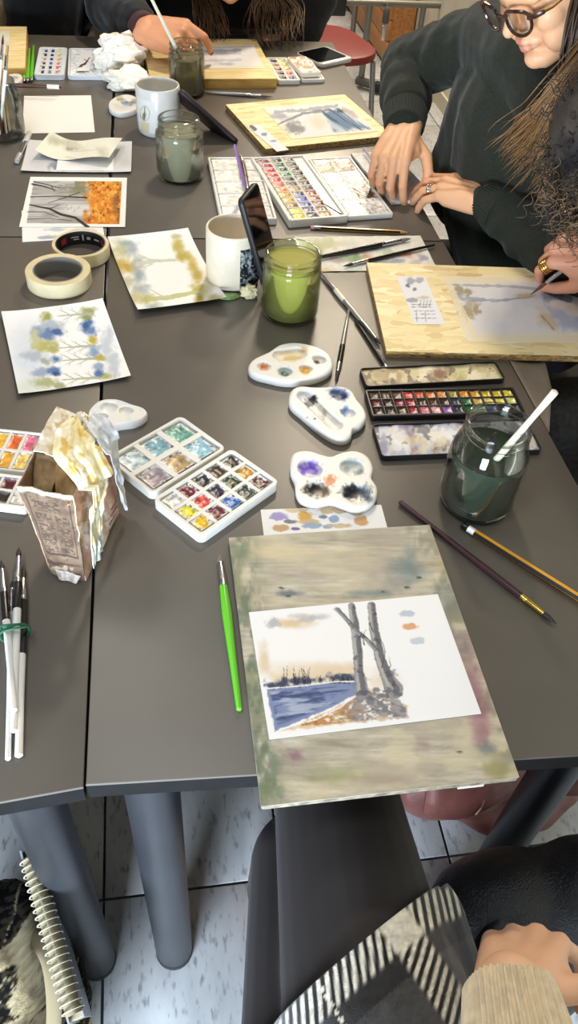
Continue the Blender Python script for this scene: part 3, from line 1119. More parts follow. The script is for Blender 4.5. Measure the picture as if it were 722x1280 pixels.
def swatch_strip(p):
    for x, y, rx, ry, c_ in ((348, 646, 13, 5, (172, 160, 214)), (370, 637, 16, 4, (226, 204, 172)), (381, 645, 11, 5, (226, 180, 92)), (363, 652, 8, 2.5, (130, 134, 150)), (386, 652, 16, 3.5, (222, 192, 152)),
                             (351, 660, 14, 5, (206, 172, 128)), (408, 638, 11, 5, (222, 196, 160)), (424, 637, 11, 5, (200, 178, 150)), (403, 646, 6, 2.5, (130, 140, 160)), (417, 649, 8, 5, (150, 176, 208)),
                             (390, 657, 13, 4, (160, 182, 208)), (410, 658, 8, 3, (158, 178, 202)), (451, 651, 10, 7, (222, 172, 122)), (446, 642, 8, 5, (206, 196, 180)), (424, 657, 14, 3, (218, 196, 164)), (370, 661, 6, 2, (120, 110, 170))):
        p.blob(x, y, rx, ry, c_, .95, .25, .4, sc=5)


page('swatch_card', 'white strip of colour swatches between the four-well palette and the stained board', 'card', [(326, 638), (476, 630), (486, 668), (330, 676)], T + .0006, (250, 250, 250), swatch_strip, res=1.3)


def rag(p):
    p.c = p.c + ((fbm(p.U / 5, p.V / 4, 2) - .5) * 26)[..., None]
    for x, y, rx, ry, c_ in ((400, 306, 22, 10, (206, 206, 160)), (392, 312, 14, 8, (196, 200, 150)), (438, 324, 14, 6, (150, 178, 128)), (424, 326, 12, 4, (190, 178, 160)), (458, 322, 8, 5, (222, 150, 110)),
                             (510, 318, 11, 5, (232, 160, 130)), (484, 328, 14, 4, (176, 176, 182)), (498, 326, 8, 3, (150, 160, 186)), (446, 322, 8, 6, (140, 170, 120)), (404, 338, 20, 5, (224, 200, 150)),
                             (470, 312, 10, 6, (200, 206, 190)), (486, 316, 8, 5, (190, 200, 170)), (430, 304, 20, 5, (222, 222, 200)), (520, 328, 8, 4, (214, 196, 190)), (450, 338, 16, 3, (206, 214, 190)), (528, 322, 7, 4, (170, 160, 190))):
        p.blob(x, y, rx, ry, c_, .8, .8, .7, sc=6)


page('paper_towel', 'white paper towel blotted with green and orange paint under two brushes', 'paper towel', [(374, 297), (524, 294), (545, 333), (377, 344)], T + .0012, (240, 238, 228), rag,
     lift=lambda X, Y: .0016 * (fbm(X * 60 + 5, Y * 60 + 9, 3) - .3))


def tissue(p):
    p.wash((222, 220, 214), .8, 8, 3)
    p.line([(468, 228), (474, 226), (478, 231)], 1, (110, 110, 112), .8)
    p.blob(474, 229, 4, 2, (130, 130, 132), .7, .6, .8)
    p.blob(510, 222, 5, 6, (196, 190, 178), .6, .9, .8)


page('paper_towel', 'folded white tissue under the lilac brush and the right hand of the woman in glasses', 'paper towel', [(444, 192), (500, 188), (530, 246), (487, 257)], T + .006, (244, 243, 240), tissue, thick=.005,
     lift=lambda X, Y: .003 * (fbm(X * 45 + 5, Y * 45 + 9, 13) - .4))

# plain card sheet that droops over the right table edge
mbx = MB()
rows = []
ia, ib = Vector(onX(633, 446, RX + .0015)), Vector(onX(683.5, 540, RX + .0015))
ia.z = ib.z = T - .0015
o1, o2 = Z(680, 449.5, T - .006), Z(689, 487, T - .012)
for k in range(13):
    t_ = k / 12
    inn = ia.lerp(ib, t_)
    out = o1.lerp(o2, t_ / .42) if t_ < .42 else o2.lerp(ib + Vector((.003, 0, -.002)), (t_ - .42) / .58)
    rows.append([tuple(inn.lerp(out, s_ / 5) + Vector((0, 0, -.004 * math.sin(math.pi * s_ / 5)))) for s_ in range(6)])
mbx.loops(rows, False, False, closed=False)
o = obj('paper_sheet', mbx, M('kraft_card', (128, 117, 101), .7, var=.05, vscale=20))
o.modifiers.new('thickness', 'SOLIDIFY').thickness = .0012
tag(o, 'brown-grey card sheet jutting over the table edge behind the dark paint tin', 'paper')
# ------------------------------------------------------------ jars and cups
GLASS = glass('jar_glass')
GLASS2 = glass('jar_glass_green', (246, 251, 238))


def jar(label, px, r, h, water, level, neck, style, gm=None, tilt=0):
    b = Z(*px)
    t = thing('glass_jar', label, 'jar', (b.x, b.y, T))
    rn = neck
    if style == 'thread':
        prof = [(r * .80, 0), (r * .93, .002), (r, .009), (r, h * .70), (r * .985, h * .76), (rn + .003, h * .80), (rn + .0005, h * .815), (rn, h * .84), (rn + .0022, h * .855), (rn + .0022, h * .875),
                (rn, h * .89), (rn, h * .92), (rn + .0015, h * .93), (rn + .0022, h * .955), (rn + .001, h * .99), (rn - .0008, h)]
    else:
        prof = [(r * .72, 0), (r * .9, .003), (r * .985, .012), (r, .022), (r, h * .55), (r * .97, h * .66), (r * .90, h * .75), (rn + .002, h * .82), (rn, h * .85), (rn + .0025, h * .862), (rn + .0025, h * .885),
                (rn + .0005, h * .90), (rn + .0005, h * .93), (rn + .0022, h * .945), (rn + .0022, h * .985), (rn, h)]
    inner = [(max(a - .0026, .001), min(max(z, .005), h - .0006)) for a, z in prof][::-1]
    obj('glass', MB().loops([[(q * math.cos(2 * math.pi * i / 56), q * math.sin(2 * math.pi * i / 56), z) for i in range(56)] for q, z in prof + inner], True, True), gm or GLASS, t, angle=60)
    # the water, filled to its level inside the wall
    wp = [(max(a - .0031, .001), max(z, .0056)) for a, z in prof if z < level]
    last = [q for q in prof if q[0] and q[1] >= level][0]
    wp.append((wp[-1][0] if len(wp) else last[0], level))
    if wp[0][1] < .0057:
        wp[0] = (wp[0][0], .0056)
    obj('water', MB().lathe(wp, 48), water, t, angle=50)
    return t


jar_dark = jar('tall jar of murky dark green water with a white brush handle in it', (592, 627), .0465, .128, murky('murky_dark', (64, 74, 62), .04), .083, .036, 'shoulder')
jar_green = jar('jar of cloudy yellow-green water beside the upright phone', (361, 391), .0445, .104, murky('murky_olive', (216, 208, 122), .18), .090, .0405, 'thread', GLASS2)
jar_grey = jar('jar of pale grey-green water with a smudged rim behind the palette box', (225.5, 221), .0450, .112, murky('murky_grey', (206, 202, 176), .45), .086, .037, 'thread')
jar_far = jar('furthest water jar, holding the brush of the far hand', (234, 117), .041, .108, murky('murky_brown', (170, 166, 140), .45), .078, .036, 'thread')

PORC = M('glazed_ceramic', (228, 216, 192), .22, spec=.5, var=.02, vscale=30)
PORC_G = M('grey_glazed_ceramic', (200, 198, 190), .25, var=.02)


def cup(label, px, r, h, m):
    b = Z(*px)
    t = thing('ceramic_cup', label, 'cup', (b.x, b.y, T))
    prof = [(r * .84, 0), (r * .93, .0015), (r * .975, .006), (r, .02), (r, h - .003), (r - .0012, h - .0006), (r - .0025, h), (r - .004, h - .0008), (r - .0046, h - .004), (r - .005, .02), (r * .80, .007)]
    obj('body', MB().lathe(prof, 64), m, t, angle=60)
    return t


def wrap(name, parent, r, a0, a1, z0, z1, base, draw, nx=40, ny=50, mat=None):
    """a printed band on a cup: a curved sheet just proud of the wall"""
    A, H = np.meshgrid(np.linspace(a0, a1, nx + 1), np.linspace(z1, z0, ny + 1))
    P = np.stack([r * np.cos(A), r * np.sin(A), H], -1).reshape(-1, 3)
    Wp = P + np.array(parent.location)
    U, V = proj(Wp)
    pt = Paint(U, V, base)
    draw(pt)
    n1 = nx + 1
    mb = MB()
    mb.v = [tuple(p) for p in P]
    mb.f = [(j * n1 + i, (j + 1) * n1 + i, (j + 1) * n1 + i + 1, j * n1 + i + 1) for j in range(ny) for i in range(nx)]
    mb.c = lin(np.clip(pt.c, 0, 255))
    return obj(name, mb, mat or PAINTED, parent)


cup1 = cup('grey-white ceramic cup with a round picture behind the grey water jar', (199.5, 164), .0455, .094, PORC_G)


def cup1_print(p):
    p.blob(181, 142, 6.5, 10, (150, 150, 140), 1, .15, .05)
    p.blob(181, 142, 5.6, 9, (206, 204, 186), 1, .15, .05)
    p.blob(180, 145, 2.5, 5, (120, 116, 90), .9, .4, .5)
    p.line([(181, 134), (180, 150)], 1.2, (84, 80, 60), .8)
    p.poly([(176, 151), (187, 154), (186, 172), (176, 169)], (200, 184, 148), 1, .6)


wrap('picture', cup1, .0457, -2.75, -1.75, .012, .075, (206, 206, 200), cup1_print)
cup2 = cup('cream ceramic cup with a black picture panel, behind the upright phone', (291, 349), .0435, .092, PORC)


def cup2_print(p):
    p.wash((150, 160, 160), .8, 4, 3, .52, .62)
    p.wash((210, 214, 210), .8, 2.5, 8, .6, .68)
    p.line([(300, 306), (299, 362)], 1, (120, 124, 122), .8, 1)
    p.line([(306, 320), (312, 350)], 1, (110, 116, 118), .7, 1)


wrap('picture', cup2, .0437, -1.42, -.25, .008, .074, (24, 26, 28), cup2_print)

# ------------------------------------------------------------ phones
BLACKGLASS = M('black_screen', (10, 10, 12), .06, spec=.6)


def phone(label, o, ex, ey, w, l, th, body, lens=False):
    """o: a lower corner of the screen side; ex along the width, ey along the length; the screen faces ex x ey"""
    ex = ex.normalized()
    ez = ex.cross(ey).normalized()
    ey = ez.cross(ex).normalized()
    c = o + ex * (w / 2) + ey * (l / 2) - ez * (th / 2)
    t = thing('phone', label, 'phone', c, quat=Matrix((ex, ey, ez)).transposed().to_quaternion())
    obj('body', MB().prism(rrect(w, l, .009, 6), -th / 2, th / 2, .0022), body, t, angle=50)
    obj('screen', MB().prism(rrect(w - .006, l - .006, .007, 6), th / 2 - .0004, th / 2 + .0003), BLACKGLASS, t, angle=20)
    obj('side_button', MB().box(w / 2 - .0004, w / 2 + .0006, .02, .035, -.0012, .0012), body, t, angle=0)
    return t


def lean(nb, top, w, l, yaw):
    a = Z(*nb, T + .0085)
    b = sphere_hit(*top, a, l, far=False)
    if b.z < T + .02 or b.z > T + .2:
        b = sphere_hit(*top, a, l, far=True)
    L = (b - a).normalized()
    view = (a - CAM_POS).normalized()
    Wd = (view - L * view.dot(L)).normalized()
    Wd = Quaternion(L, yaw) @ Wd
    return a, Wd, L


a_, w_, l_ = lean((299, 175), (220.5, 104), .075, .150, .22)
phone('black phone leaning slanted against the grey-white cup', a_, w_, l_, .074, .150, .0095, M('plum_black_case', (44, 36, 40), .45))
a_, w_, l_ = lean((335, 366), (302.5, 250), .072, .150, -.45)
phone('black phone standing upright against the cream cup, screen towards the palettes', a_, w_, l_, .072, .150, .0095, M('black_case', (20, 20, 22), .5))
pc = fit_rect([(377, 66), (408, 54), (433, 71), (403, 82)], T + .012)
t = thing('phone', 'phone in a pale grey case lying flat at the far table corner', 'phone', (pc[0].x, pc[0].y, T), pc[1])
obj('body', MB().prism(rrect(pc[2], pc[3], .012, 6), 0, .011, .003), M('pale_grey_case', (188, 184, 182), .4), t, angle=50)
obj('screen', MB().prism(rrect(pc[2] - .012, pc[3] - .02, .009, 6, (-.004, .004)), .0108, .0116), BLACKGLASS, t, angle=20)

# ------------------------------------------------------------ tape rolls
def tape(label, px, r, ri, h, core, dz=0, printed=False):
    b = Z(*px)
    t = thing('masking_tape_roll', label, 'tape', (b.x, b.y, T + dz))
    n = 64
    ring = lambda r_, z_: [(r_ * math.cos(2 * math.pi * i / n), r_ * math.sin(2 * math.pi * i / n), z_) for i in range(n)]
    obj('tape', MB().loops([ring(ri + .002, .0004), ring(r - .001, 0), ring(r, .001), ring(r, h - .001), ring(r - .001, h), ring(ri + .002, h - .0004)], False, False), M('masking_tape', (208, 194, 154), .6, bump=.1, bscale=700, var=.03), t, angle=40)
    k = obj('core', MB().loops([ring(ri + .002, .0004), ring(ri, 0), ring(ri, h), ring(ri + .002, h - .0004)], False, False), core, t, angle=40)
    if printed:
        m2 = MB()
        for a0, a1, z0, z1 in ((1.2, 1.36, .008, .013), (1.5, 1.56, .006, .016), (1.7, 2.05, .012, .014), (1.7, 1.95, .008, .010), (.75, 1.02, .009, .012)):
            m2.loops([[((ri - .0003) * math.cos(a0 + (a1 - a0) * s / 4), (ri - .0003) * math.sin(a0 + (a1 - a0) * s / 4), z) for s in range(5)] for z in (z0, z1)], False, False, closed=False)
        obj('printing', m2, M('white_print', (220, 214, 206), .6), k)
        for a0, a1 in ((2.3, 2.6), (.4, .62)):
            m3_ = MB().loops([[((ri - .0003) * math.cos(a0 + (a1 - a0) * s / 4), (ri - .0003) * math.sin(a0 + (a1 - a0) * s / 4), z) for s in range(5)] for z in (.006, .016)], False, False, closed=False)
            obj('red_block', m3_, M('red_print', (176, 52, 56), .6), k)
    return t


tape('masking tape roll with a black printed core, partly under the other roll\'s side', (102.5, 319), .0460, .0385, .022, M('black_core', (28, 26, 27), .6), 0, True)
tape('masking tape roll with a plain grey core, the nearer of the two rolls', (75, 353.5), .0500, .0365, .024, M('grey_core', (128, 124, 116), .8))

# ------------------------------------------------------------ brushes and pencils
FER = M('ferrule_steel', (196, 198, 200), .22, metal=1.0)
FER_G = M('ferrule_brass', (204, 170, 84), .25, metal=1.0)
BR = {'dark': M('dark_bristle', (34, 28, 26), .6), 'brown': M('brown_bristle', (92, 60, 38), .7), 'grey': M('grey_bristle', (120, 110, 100), .7), 'tan': M('tan_bristle', (178, 140, 90), .7)}
HM = {'white': M('white_lacquer', (232, 230, 226), .25), 'black': M('black_lacquer', (24, 22, 22), .25), 'green': M('lime_lacquer', (98, 190, 40), .3), 'silver': M('silver_lacquer', (160, 158, 154), .3, metal=.5),
      'lilac': M('lilac_lacquer', (150, 110, 170), .3), 'paleviolet': M('pale_lilac_plastic', (186, 176, 200), .3), 'plum': M('plum_lacquer', (58, 34, 36), .25), 'yellow': M('yellow_lacquer', (226, 160, 30), .3),
      'wood': M('bare_wood', (204, 166, 112), .6), 'brown': M('brown_lacquer', (80, 44, 30), .3), 'cream': M('cream_lacquer', (226, 220, 196), .3)}


def along(a, b):
    d = Vector(b) - Vector(a)
    return d.normalized().to_track_quat('X', 'Z'), d.length


def brush(label, tip, end, r, handle, hair='dark', fer='steel', fl=.028, hl=.016, shape='round', band=None, group=None, cat='paintbrush', name='paintbrush', belly=1.0, end_r=.55, taper=None):
    """tip and end are places; the thing's base is the end of the handle, its X axis runs to the tip"""
    q, L = along(end, tip)
    t = thing(name, label, cat, Vector(end), group=group, quat=q)
    x1, x2 = L - fl - hl, L - hl
    rf = r * .92
    pts = [(0, r * end_r * .6), (.0012, r * end_r), (x1 * .35, r * .8), (x1 * .75, r * 1.0 * belly), (x1 * .93, r * .98), (x1, rf)]
    h = obj('handle', MB().tube([(p, 0, 0) for p, _ in pts], [q_ for _, q_ in pts], 14), HM[handle], t)
    if band:
        x0, xb, bm = band
        obj('grip_band', MB().tube([(x1 * x0, 0, 0), (x1 * xb, 0, 0)], [r * 1.03 * belly, r * 1.05], 14), HM[bm], h)
    obj('ferrule', MB().tube([(x1 - .002, 0, 0), (x1 + .004, 0, 0), (x1 + .005, 0, 0), (x1 + .0065, 0, 0), (x2, 0, 0)], [rf * 1.06, rf * 1.06, rf * .98, rf * 1.04, rf * (.9 if shape == 'flat' else .72)], 14), FER_G if fer == 'brass' else FER, t)
    rr = rf * (.9 if shape == 'flat' else .72)
    if shape == 'flat':
        bp = [(x2 - .002, rr * .95), (x2 + hl * .5, rr * 1.1), (L, rr * .9)]
    else:
        bp = [(x2 - .002, rr * .95), (x2 + hl * .3, rr * 1.12), (x2 + hl * .7, rr * .6), (L, rr * .08)]
    obj('bristles', MB().tube([(p, 0, 0) for p, _ in bp], [q_ for _, q_ in bp], 12, flat=.55 if shape == 'flat' else 1), BR[hair], t)
    return t


def lying(label, tpx, epx, r, handle, dz=0.0, dt=0.0, **k):
    return brush(label, Z(*tpx, T + r * .75 + dt + .0008), Z(*epx, T + r * .9 + dz + .0006), r, handle, **k)


lying('lime green brush with a wet grey tip lying left of the stained board', (274, 693), (299, 888), .0046, 'green', hair='grey', fl=.032, hl=.012, belly=1.15, end_r=.6)
lying('long dark plum brush with a brass ferrule lying right of the stained board', (696, 780), (499, 627), .0040, 'plum', fer='brass', fl=.028, hl=.018, end_r=.75)
brush('slim silver brush with a cream grip between the green jar and the dark tin', Z(476, 431, T + .004), Z(401, 341, T + .0045), .0042, 'silver', fl=.05, hl=.016, band=(.38, .6, 'cream'))
lying('short silver-handled brush with its dark tip towards the cloud palette', (420, 476), (436, 386), .0040, 'silver', fl=.02, hl=.022, hair='dark', band=(.7, 1.0, 'black'))
lying('thin black brush half hidden behind the dark paint tin lid', (492, 474), (444, 400), .0030, 'black', fl=.02, hl=.012)
lying('thick black brush with a silver band, upper one on the paint-blotted towel', (514, 298), (372, 327), .0046, 'black', fl=.040, hl=.022, dz=.002, dt=.002, hair='grey')
lying('thin black brush pointing left on the paint-blotted towel', (428, 333), (543, 306), .0036, 'black', fl=.028, hl=.020, dz=.002, dt=.002)
pw = brush('lilac-handled brush standing in the left tray of the big palette box', Z(308, 240, T + .012), sphere_hit(293, 181, Z(308, 240, T + .012), .13), .0038, 'lilac', fl=.012, hl=.006)
brush('black-handled brush with a ridged grip in the left tray of the big palette box', Z(300, 194, T + .016), Z(312, 252, T + .014), .0065, 'black', fl=.03, hl=.010, hair='tan', band=(.6, .95, 'plum'))
lying('pale lilac water brush lying on the white tissue under the painting hand', (493, 238), (454, 185), .0042, 'paleviolet', dz=.012, dt=.011, fl=.012, hl=.012)
lying('long brown brush with a white band lying at the far left behind the blank sheet', (-24, 105), (77, 109), .0046, 'brown', fl=.05, hl=.02, dz=.014, dt=.014, band=(.05, .30, 'white'))
lying('grey pen-like brush lying in front of the thick far board', (342, 121), (256, 115), .0042, 'silver', fl=.03, hl=.03, hair='grey')

lying('lime green stick brush nearest the small white paint set', (39, 102), (42, 57), .0042, 'green', fl=.012, hl=.006, group='lime green stick brushes')
lying('lime green stick brush, middle one of the three beside the yellowish board', (34, 103), (37, 61), .0042, 'green', fl=.012, hl=.006, group='lime green stick brushes')
lying('lime green stick brush closest to the yellowish far-left board', (29.5, 103), (32, 68), .0042, 'green', fl=.012, hl=.006, group='lime green stick brushes')


def pencil(label, tip, end, r, col, dipped=False):
    q, L = along(end, tip)
    t = thing('pencil', label, 'pencil', Vector(end), quat=q)
    hexr = lambda x, rr: [(x, rr * math.cos(math.pi / 3 * i), rr * math.sin(math.pi / 3 * i)) for i in range(6)]
    obj('body', MB().loops([hexr(.018, r), hexr(L - .018, r)]), col, t, angle=10)
    st = MB()
    for i in (0, 2, 4):
        a, b_ = math.pi / 3 * i, math.pi / 3 * (i + 1)
        k = r * 1.004
        st.loops([[(x, k * math.cos(a), k * math.sin(a)), (x, k * math.cos(b_), k * math.sin(b_))] for x in (.018, L - .018)], False, False, closed=False)
    obj('stripe', st, HM['black'], t, angle=10)
    obj('end_band' if dipped else 'eraser_holder', MB().tube([(.009 if dipped else .006, 0, 0), (.018, 0, 0)], r * 1.05, 12), HM['white'] if dipped else FER, t)
    obj('dipped_end' if dipped else 'eraser', MB().tube([(0, 0, 0), (.001, 0, 0), (.0095, 0, 0)], [r * .8, r * .98, r * .98], 12), HM['black'] if dipped else M('pink_eraser', (222, 176, 160), .8), t)
    obj('sharpened_wood', MB().loops([hexr(L - .018, r * .98), hexr(L - .004, r * .25)]), HM['wood'], t, angle=10)
    obj('lead', MB().tube([(L - .004, 0, 0), (L, 0, 0)], [r * .25, .0002], 8), M('graphite', (50, 50, 52), .5), t)
    return t


pencil('yellow and black striped pencil with an eraser below the big palette box', Z(512, 291, T + .0036), Z(388, 284.5, T + .0036), .0036, HM['yellow'])
pencil('short orange pencil beside the small white paint set', Z(131, 98, T + .0036), Z(132.5, 76, T + .0036), .0036, M('orange_lacquer', (214, 150, 44), .35))

pencil('yellow and black striped pencil with a white band, right of the dark jar', Z(764, 773, T + .0044), Z(577, 656, T + .0044), .0044, HM['yellow'], True)

# clear capped pen by the loose sheets
q, L = along(Z(21, 202, T + .006), Z(37, 166, T + .006))
t = thing('pen', 'clear plastic pen with grey caps lying left of the loose sheets', 'pen', Z(21, 202, T + .006), quat=q)
obj('barrel', MB().tube([(.03, 0, 0), (L * .66, 0, 0)], .0042, 14), glass('clear_plastic', (214, 216, 212)), t)
obj('ink_tube', MB().tube([(.028, 0, 0), (L * .7, 0, 0)], .0016, 8), M('black_ink', (26, 26, 28), .4), t)
obj('cap', MB().tube([(0, 0, 0), (.002, 0, 0), (.032, 0, 0)], [.004, .0052, .0054], 14), M('grey_clear_cap', (150, 152, 150), .3), t)
obj('end_cap', MB().tube([(L * .66, 0, 0), (L - .004, 0, 0), (L, 0, 0)], [.0058, .0056, .004], 14), M('pale_clear_cap', (196, 198, 192), .3), t)

# the bunch of white brushes in a green elastic: each brush its own thing
for k, (lab, tp, en, r, z0, z1, hd, fl_, hl_, bd) in enumerate((
        ('white brush with the longest dark ferrule, topmost in the green elastic', (23.5, 684), (17, 915), .0042, .012, .009, 'white', .036, .014, (.80, 1.0, 'black')),
        ('white brush leaning left in the green elastic bunch', (1.5, 700), (17.5, 889), .0040, .009, .015, 'white', .034, .014, (.74, 1.0, 'black')),
        ('shortest thin brush in the green elastic bunch', (15.5, 725), (10, 950), .0034, .0042, .0036, 'white', .030, .012, None),
        ('white brush with a grey tip at the right of the green elastic bunch', (29.5, 706), (23.5, 946), .0046, .0048, .0052, 'white', .030, .020, (.62, 1.0, 'black')))):
    brush(lab, Z(*tp, T + z0), Z(*en, T + z1), r, hd, fl=fl_, hl=hl_, band=bd, hair='dark', group='white brushes tied with a green elastic', end_r=.8)
mbx = MB()
ec = Z(18.5, 790, T + .0115)
for k, (tilt, dy) in enumerate(((.10, 0), (-.16, .003), (.28, -.002))):
    pts = []
    for i in range(33):
        a = 2 * math.pi * i / 32
        pts.append((ec.x + .0142 * math.cos(a), ec.y + dy + .014 * tilt * math.cos(a) + .002 * math.sin(a * 2 + k), ec.z + .0105 * math.sin(a)))
    mbx.tube(pts, .0013, 8, cap=False)
tag(obj('elastic_band', mbx, M('green_elastic', (30, 92, 62), .6)), 'green elastic band wound round the bunch of white brushes', 'elastic band')

# brush standing in the dark jar
bt = Vector((jar_dark.location.x - .012, jar_dark.location.y - .006, T + .03))
e1 = sphere_hit(694, 489, bt, .168)
bt = bt + (e1 - bt) * .02
brush('white-handled brush leaning in the jar of dark green water', bt, e1, .0042, 'cream', hair='dark', fl=.03, hl=.018, end_r=1.0)
b2t = jar_dark.location + Vector((-.012, -.002, .070))
# a dark brush lies low inside the jar
brush('short dark brush sunk inside the jar of dark green water', b2t + Vector((-.014, -.012, -.005)), b2t + Vector((.022, .020, .026)), .0036, 'black', fl=.012, hl=.012)

# ------------------------------------------------------------ palettes with wells: a height field round the centre
def well_palette(label, outline, wells, paint, hgt=.0125, depth=.0062, name='palette', group=None, base=(228, 225, 217), nr=46):
    W3 = [Z(x, y, T + hgt) for x, y in smooth_closed(outline, 6)]
    cx = sum(p.x for p in W3) / len(W3)
    cy = sum(p.y for p in W3) / len(W3)
    t = thing(name, label, 'palette', (cx, cy, T), 0, group)
    ang = np.array([math.atan2(p.y - cy, p.x - cx) for p in W3])
    rad = np.array([math.hypot(p.y - cy, p.x - cx) for p in W3])
    o_ = np.argsort(ang)
    th = np.linspace(-math.pi, math.pi, 121)[:-1]
    R = np.interp(th, np.r_[ang[o_] - 2 * math.pi, ang[o_], ang[o_] + 2 * math.pi], np.r_[rad[o_]] * 1 if False else np.tile(rad[o_], 3))
    fr_ = np.r_[np.linspace(.02, .94, nr), .965, .985, 1.0]
    Xs = np.array([[R[i] * f * math.cos(th[i]) for i in range(120)] for f in fr_])
    Ys = np.array([[R[i] * f * math.sin(th[i]) for i in range(120)] for f in fr_])
    Zs = np.full(Xs.shape, hgt)
    Zs[-3], Zs[-2], Zs[-1] = hgt - .0004, hgt - .0014, hgt - .0034
    for pts, rx in wells:
        Lp = [Z(x, y, T + hgt) for x, y in pts]
        m = np.full(Xs.shape, 9.0)
        for a, b_ in zip(Lp, Lp[1:] or Lp):
            ax, ay, bx, by = a.x - cx, a.y - cy, b_.x - cx, b_.y - cy
            L2 = (bx - ax) ** 2 + (by - ay) ** 2
            u = np.clip(((Xs - ax) * (bx - ax) + (Ys - ay) * (by - ay)) / max(L2, 1e-12), 0, 1)
            m = np.minimum(m, np.hypot(Xs - ax - u * (bx - ax), Ys - ay - u * (by - ay)))
        d = m / rx
        Zs = Zs - depth * np.where(d < 1, np.sqrt(np.clip(1 - d ** 2.6, 0, 1)), 0)
    n = 120
    P = np.stack([Xs, Ys, Zs], -1).reshape(-1, 3)
    k = len(fr_)
    low = np.stack([R * .97 * np.cos(th), R * .97 * np.sin(th), np.zeros(n)], -1)
    mid = np.stack([R * 1.0 * np.cos(th), R * 1.0 * np.sin(th), np.full(n, .002)], -1)
    P = np.vstack([P, mid, low, [[0, 0, Zs[0].mean()]]])
    U, V = proj(P + np.array([cx, cy, T]))
    pt = Paint(U, V, base)
    paint(pt)
    mb = MB()
    mb.v = [tuple(p) for p in P]
    rows = k + 2
    for a in range(rows - 1):
        for i in range(n):
            j = (i + 1) % n
            mb.f.append((a * n + i, a * n + j, (a + 1) * n + j, (a + 1) * n + i)[::-1])
    for i in range(n):
        mb.f.append((i, (i + 1) % n, rows * n)[::1])
    mb.f.append(tuple((rows - 1) * n + i for i in range(n))[::-1])
    mb.c = lin(np.clip(pt.c, 0, 255))
    obj('dish', mb, M('painted_ceramic', vc=True, rough=.36, spec=.35), t, angle=70)
    return t


def S(ox, oy, sc, pts):
    return [(ox + x / sc, oy + y / sc) for x, y in pts]


CR = lambda pts: S(280, 410, 3.28, pts)


def pal_oval(p):
    for x, y, rx, ry, c_, al in ((268, 115, 60, 26, (226, 206, 160), .8), (280, 125, 40, 14, (206, 172, 110), .6), (325, 90, 18, 14, (196, 158, 100), .7), (163, 160, 22, 15, (214, 124, 60), .95), (160, 164, 12, 8, (180, 90, 40), .8),
                                 (250, 178, 30, 20, (170, 186, 180), .7), (248, 190, 24, 10, (34, 84, 70), 1), (335, 175, 26, 18, (226, 180, 70), .9), (334, 180, 16, 10, (214, 146, 30), 1), (388, 130, 28, 20, (214, 208, 196), .8), (381, 140, 14, 8, (66, 46, 34), 1)):
        p.blob(280 + x / 3.28, 410 + y / 3.28, rx / 3.28, ry / 3.28, c_, al, .5, .6, sc=4)


well_palette('oval white palette with ochre, orange and dark green paint below the yellow-green jar', CR([(99, 160), (118, 128), (180, 98), (232, 66), (300, 58), (380, 75), (432, 105), (447, 150), (425, 182), (360, 207), (260, 217), (180, 203), (120, 186)]),
             [(CR([(238, 110), (300, 100)]), .0135), (CR([(164, 155)]), .0092), (CR([(250, 176)]), .0098), (CR([(335, 165)]), .0095), (CR([(390, 127)]), .0098)], pal_oval)


def pal_cloud(p):
    for x, y, rx, ry, c_, al in ((330, 275, 48, 30, (214, 216, 224), .8), (360, 292, 26, 18, (40, 46, 58), 1), (352, 312, 20, 14, (50, 54, 66), .95), (400, 345, 22, 30, (196, 196, 190), .8), (440, 385, 40, 20, (206, 206, 206), .7),
                                 (410, 350, 8, 34, (130, 130, 124), .5), (468, 268, 46, 30, (120, 138, 174), .85), (478, 284, 26, 16, (40, 54, 96), .95), (455, 262, 20, 12, (70, 84, 120), .7), (494, 340, 18, 22, (112, 146, 200), .9), (520, 350, 24, 24, (222, 222, 226), .7),
                                 (372, 372, 6, 4, (30, 40, 50), .9), (340, 366, 5, 3, (60, 60, 60), .9), (494, 252, 5, 3, (40, 50, 80), .9)):
        p.blob(280 + x / 3.28, 410 + y / 3.28, rx / 3.28, ry / 3.28, c_, al, .5, .8, sc=4)


well_palette('cloud-shaped white palette with blue-black paint left of the dark paint tin', CR([(266, 285), (278, 250), (310, 236), (360, 240), (420, 240), (470, 236), (520, 252), (545, 290), (575, 330), (583, 365), (560, 397), (530, 412), (520, 440), (490, 456), (440, 445), (380, 405), (310, 345), (272, 312)]),
             [(CR([(330, 275), (400, 345), (455, 395)]), .0105), (CR([(470, 270)]), .0115), (CR([(508, 345)]), .0100)], pal_cloud)


def pal_four(p):
    for x, y, rx, ry, c_, al in ((350, 575, 62, 42, (190, 190, 222), .75), (352, 578, 46, 28, (116, 84, 200), .95), (350, 582, 24, 14, (70, 40, 180), 1), (525, 568, 54, 42, (206, 212, 212), .85), (520, 560, 40, 26, (172, 184, 182), .8), (545, 590, 26, 12, (120, 136, 136), .8),
                                 (500, 580, 14, 10, (150, 160, 160), .7), (432, 625, 30, 24, (196, 112, 60), .95), (428, 620, 14, 10, (170, 86, 40), .7), (372, 662, 50, 30, (64, 58, 54), .95), (366, 665, 26, 20, (26, 26, 30), 1), (415, 672, 26, 20, (110, 96, 70), .85),
                                 (528, 676, 48, 34, (40, 46, 54), .95), (520, 678, 30, 22, (14, 16, 20), 1), (580, 668, 30, 30, (110, 122, 136), .7), (590, 700, 20, 14, (90, 104, 120), .7)):
        p.blob(280 + x / 3.28, 410 + y / 3.28, rx / 3.28, ry / 3.28, c_, al, .5, .8, sc=4)
    for a in range(8):
        x, y = 575 + 34 * math.cos(a), 672 + 40 * math.sin(a)
        p.line(S(280, 410, 3.28, [(560, 675), (x, y)]), [2.4, .8], (70, 82, 98), .8, 1.2, 3)


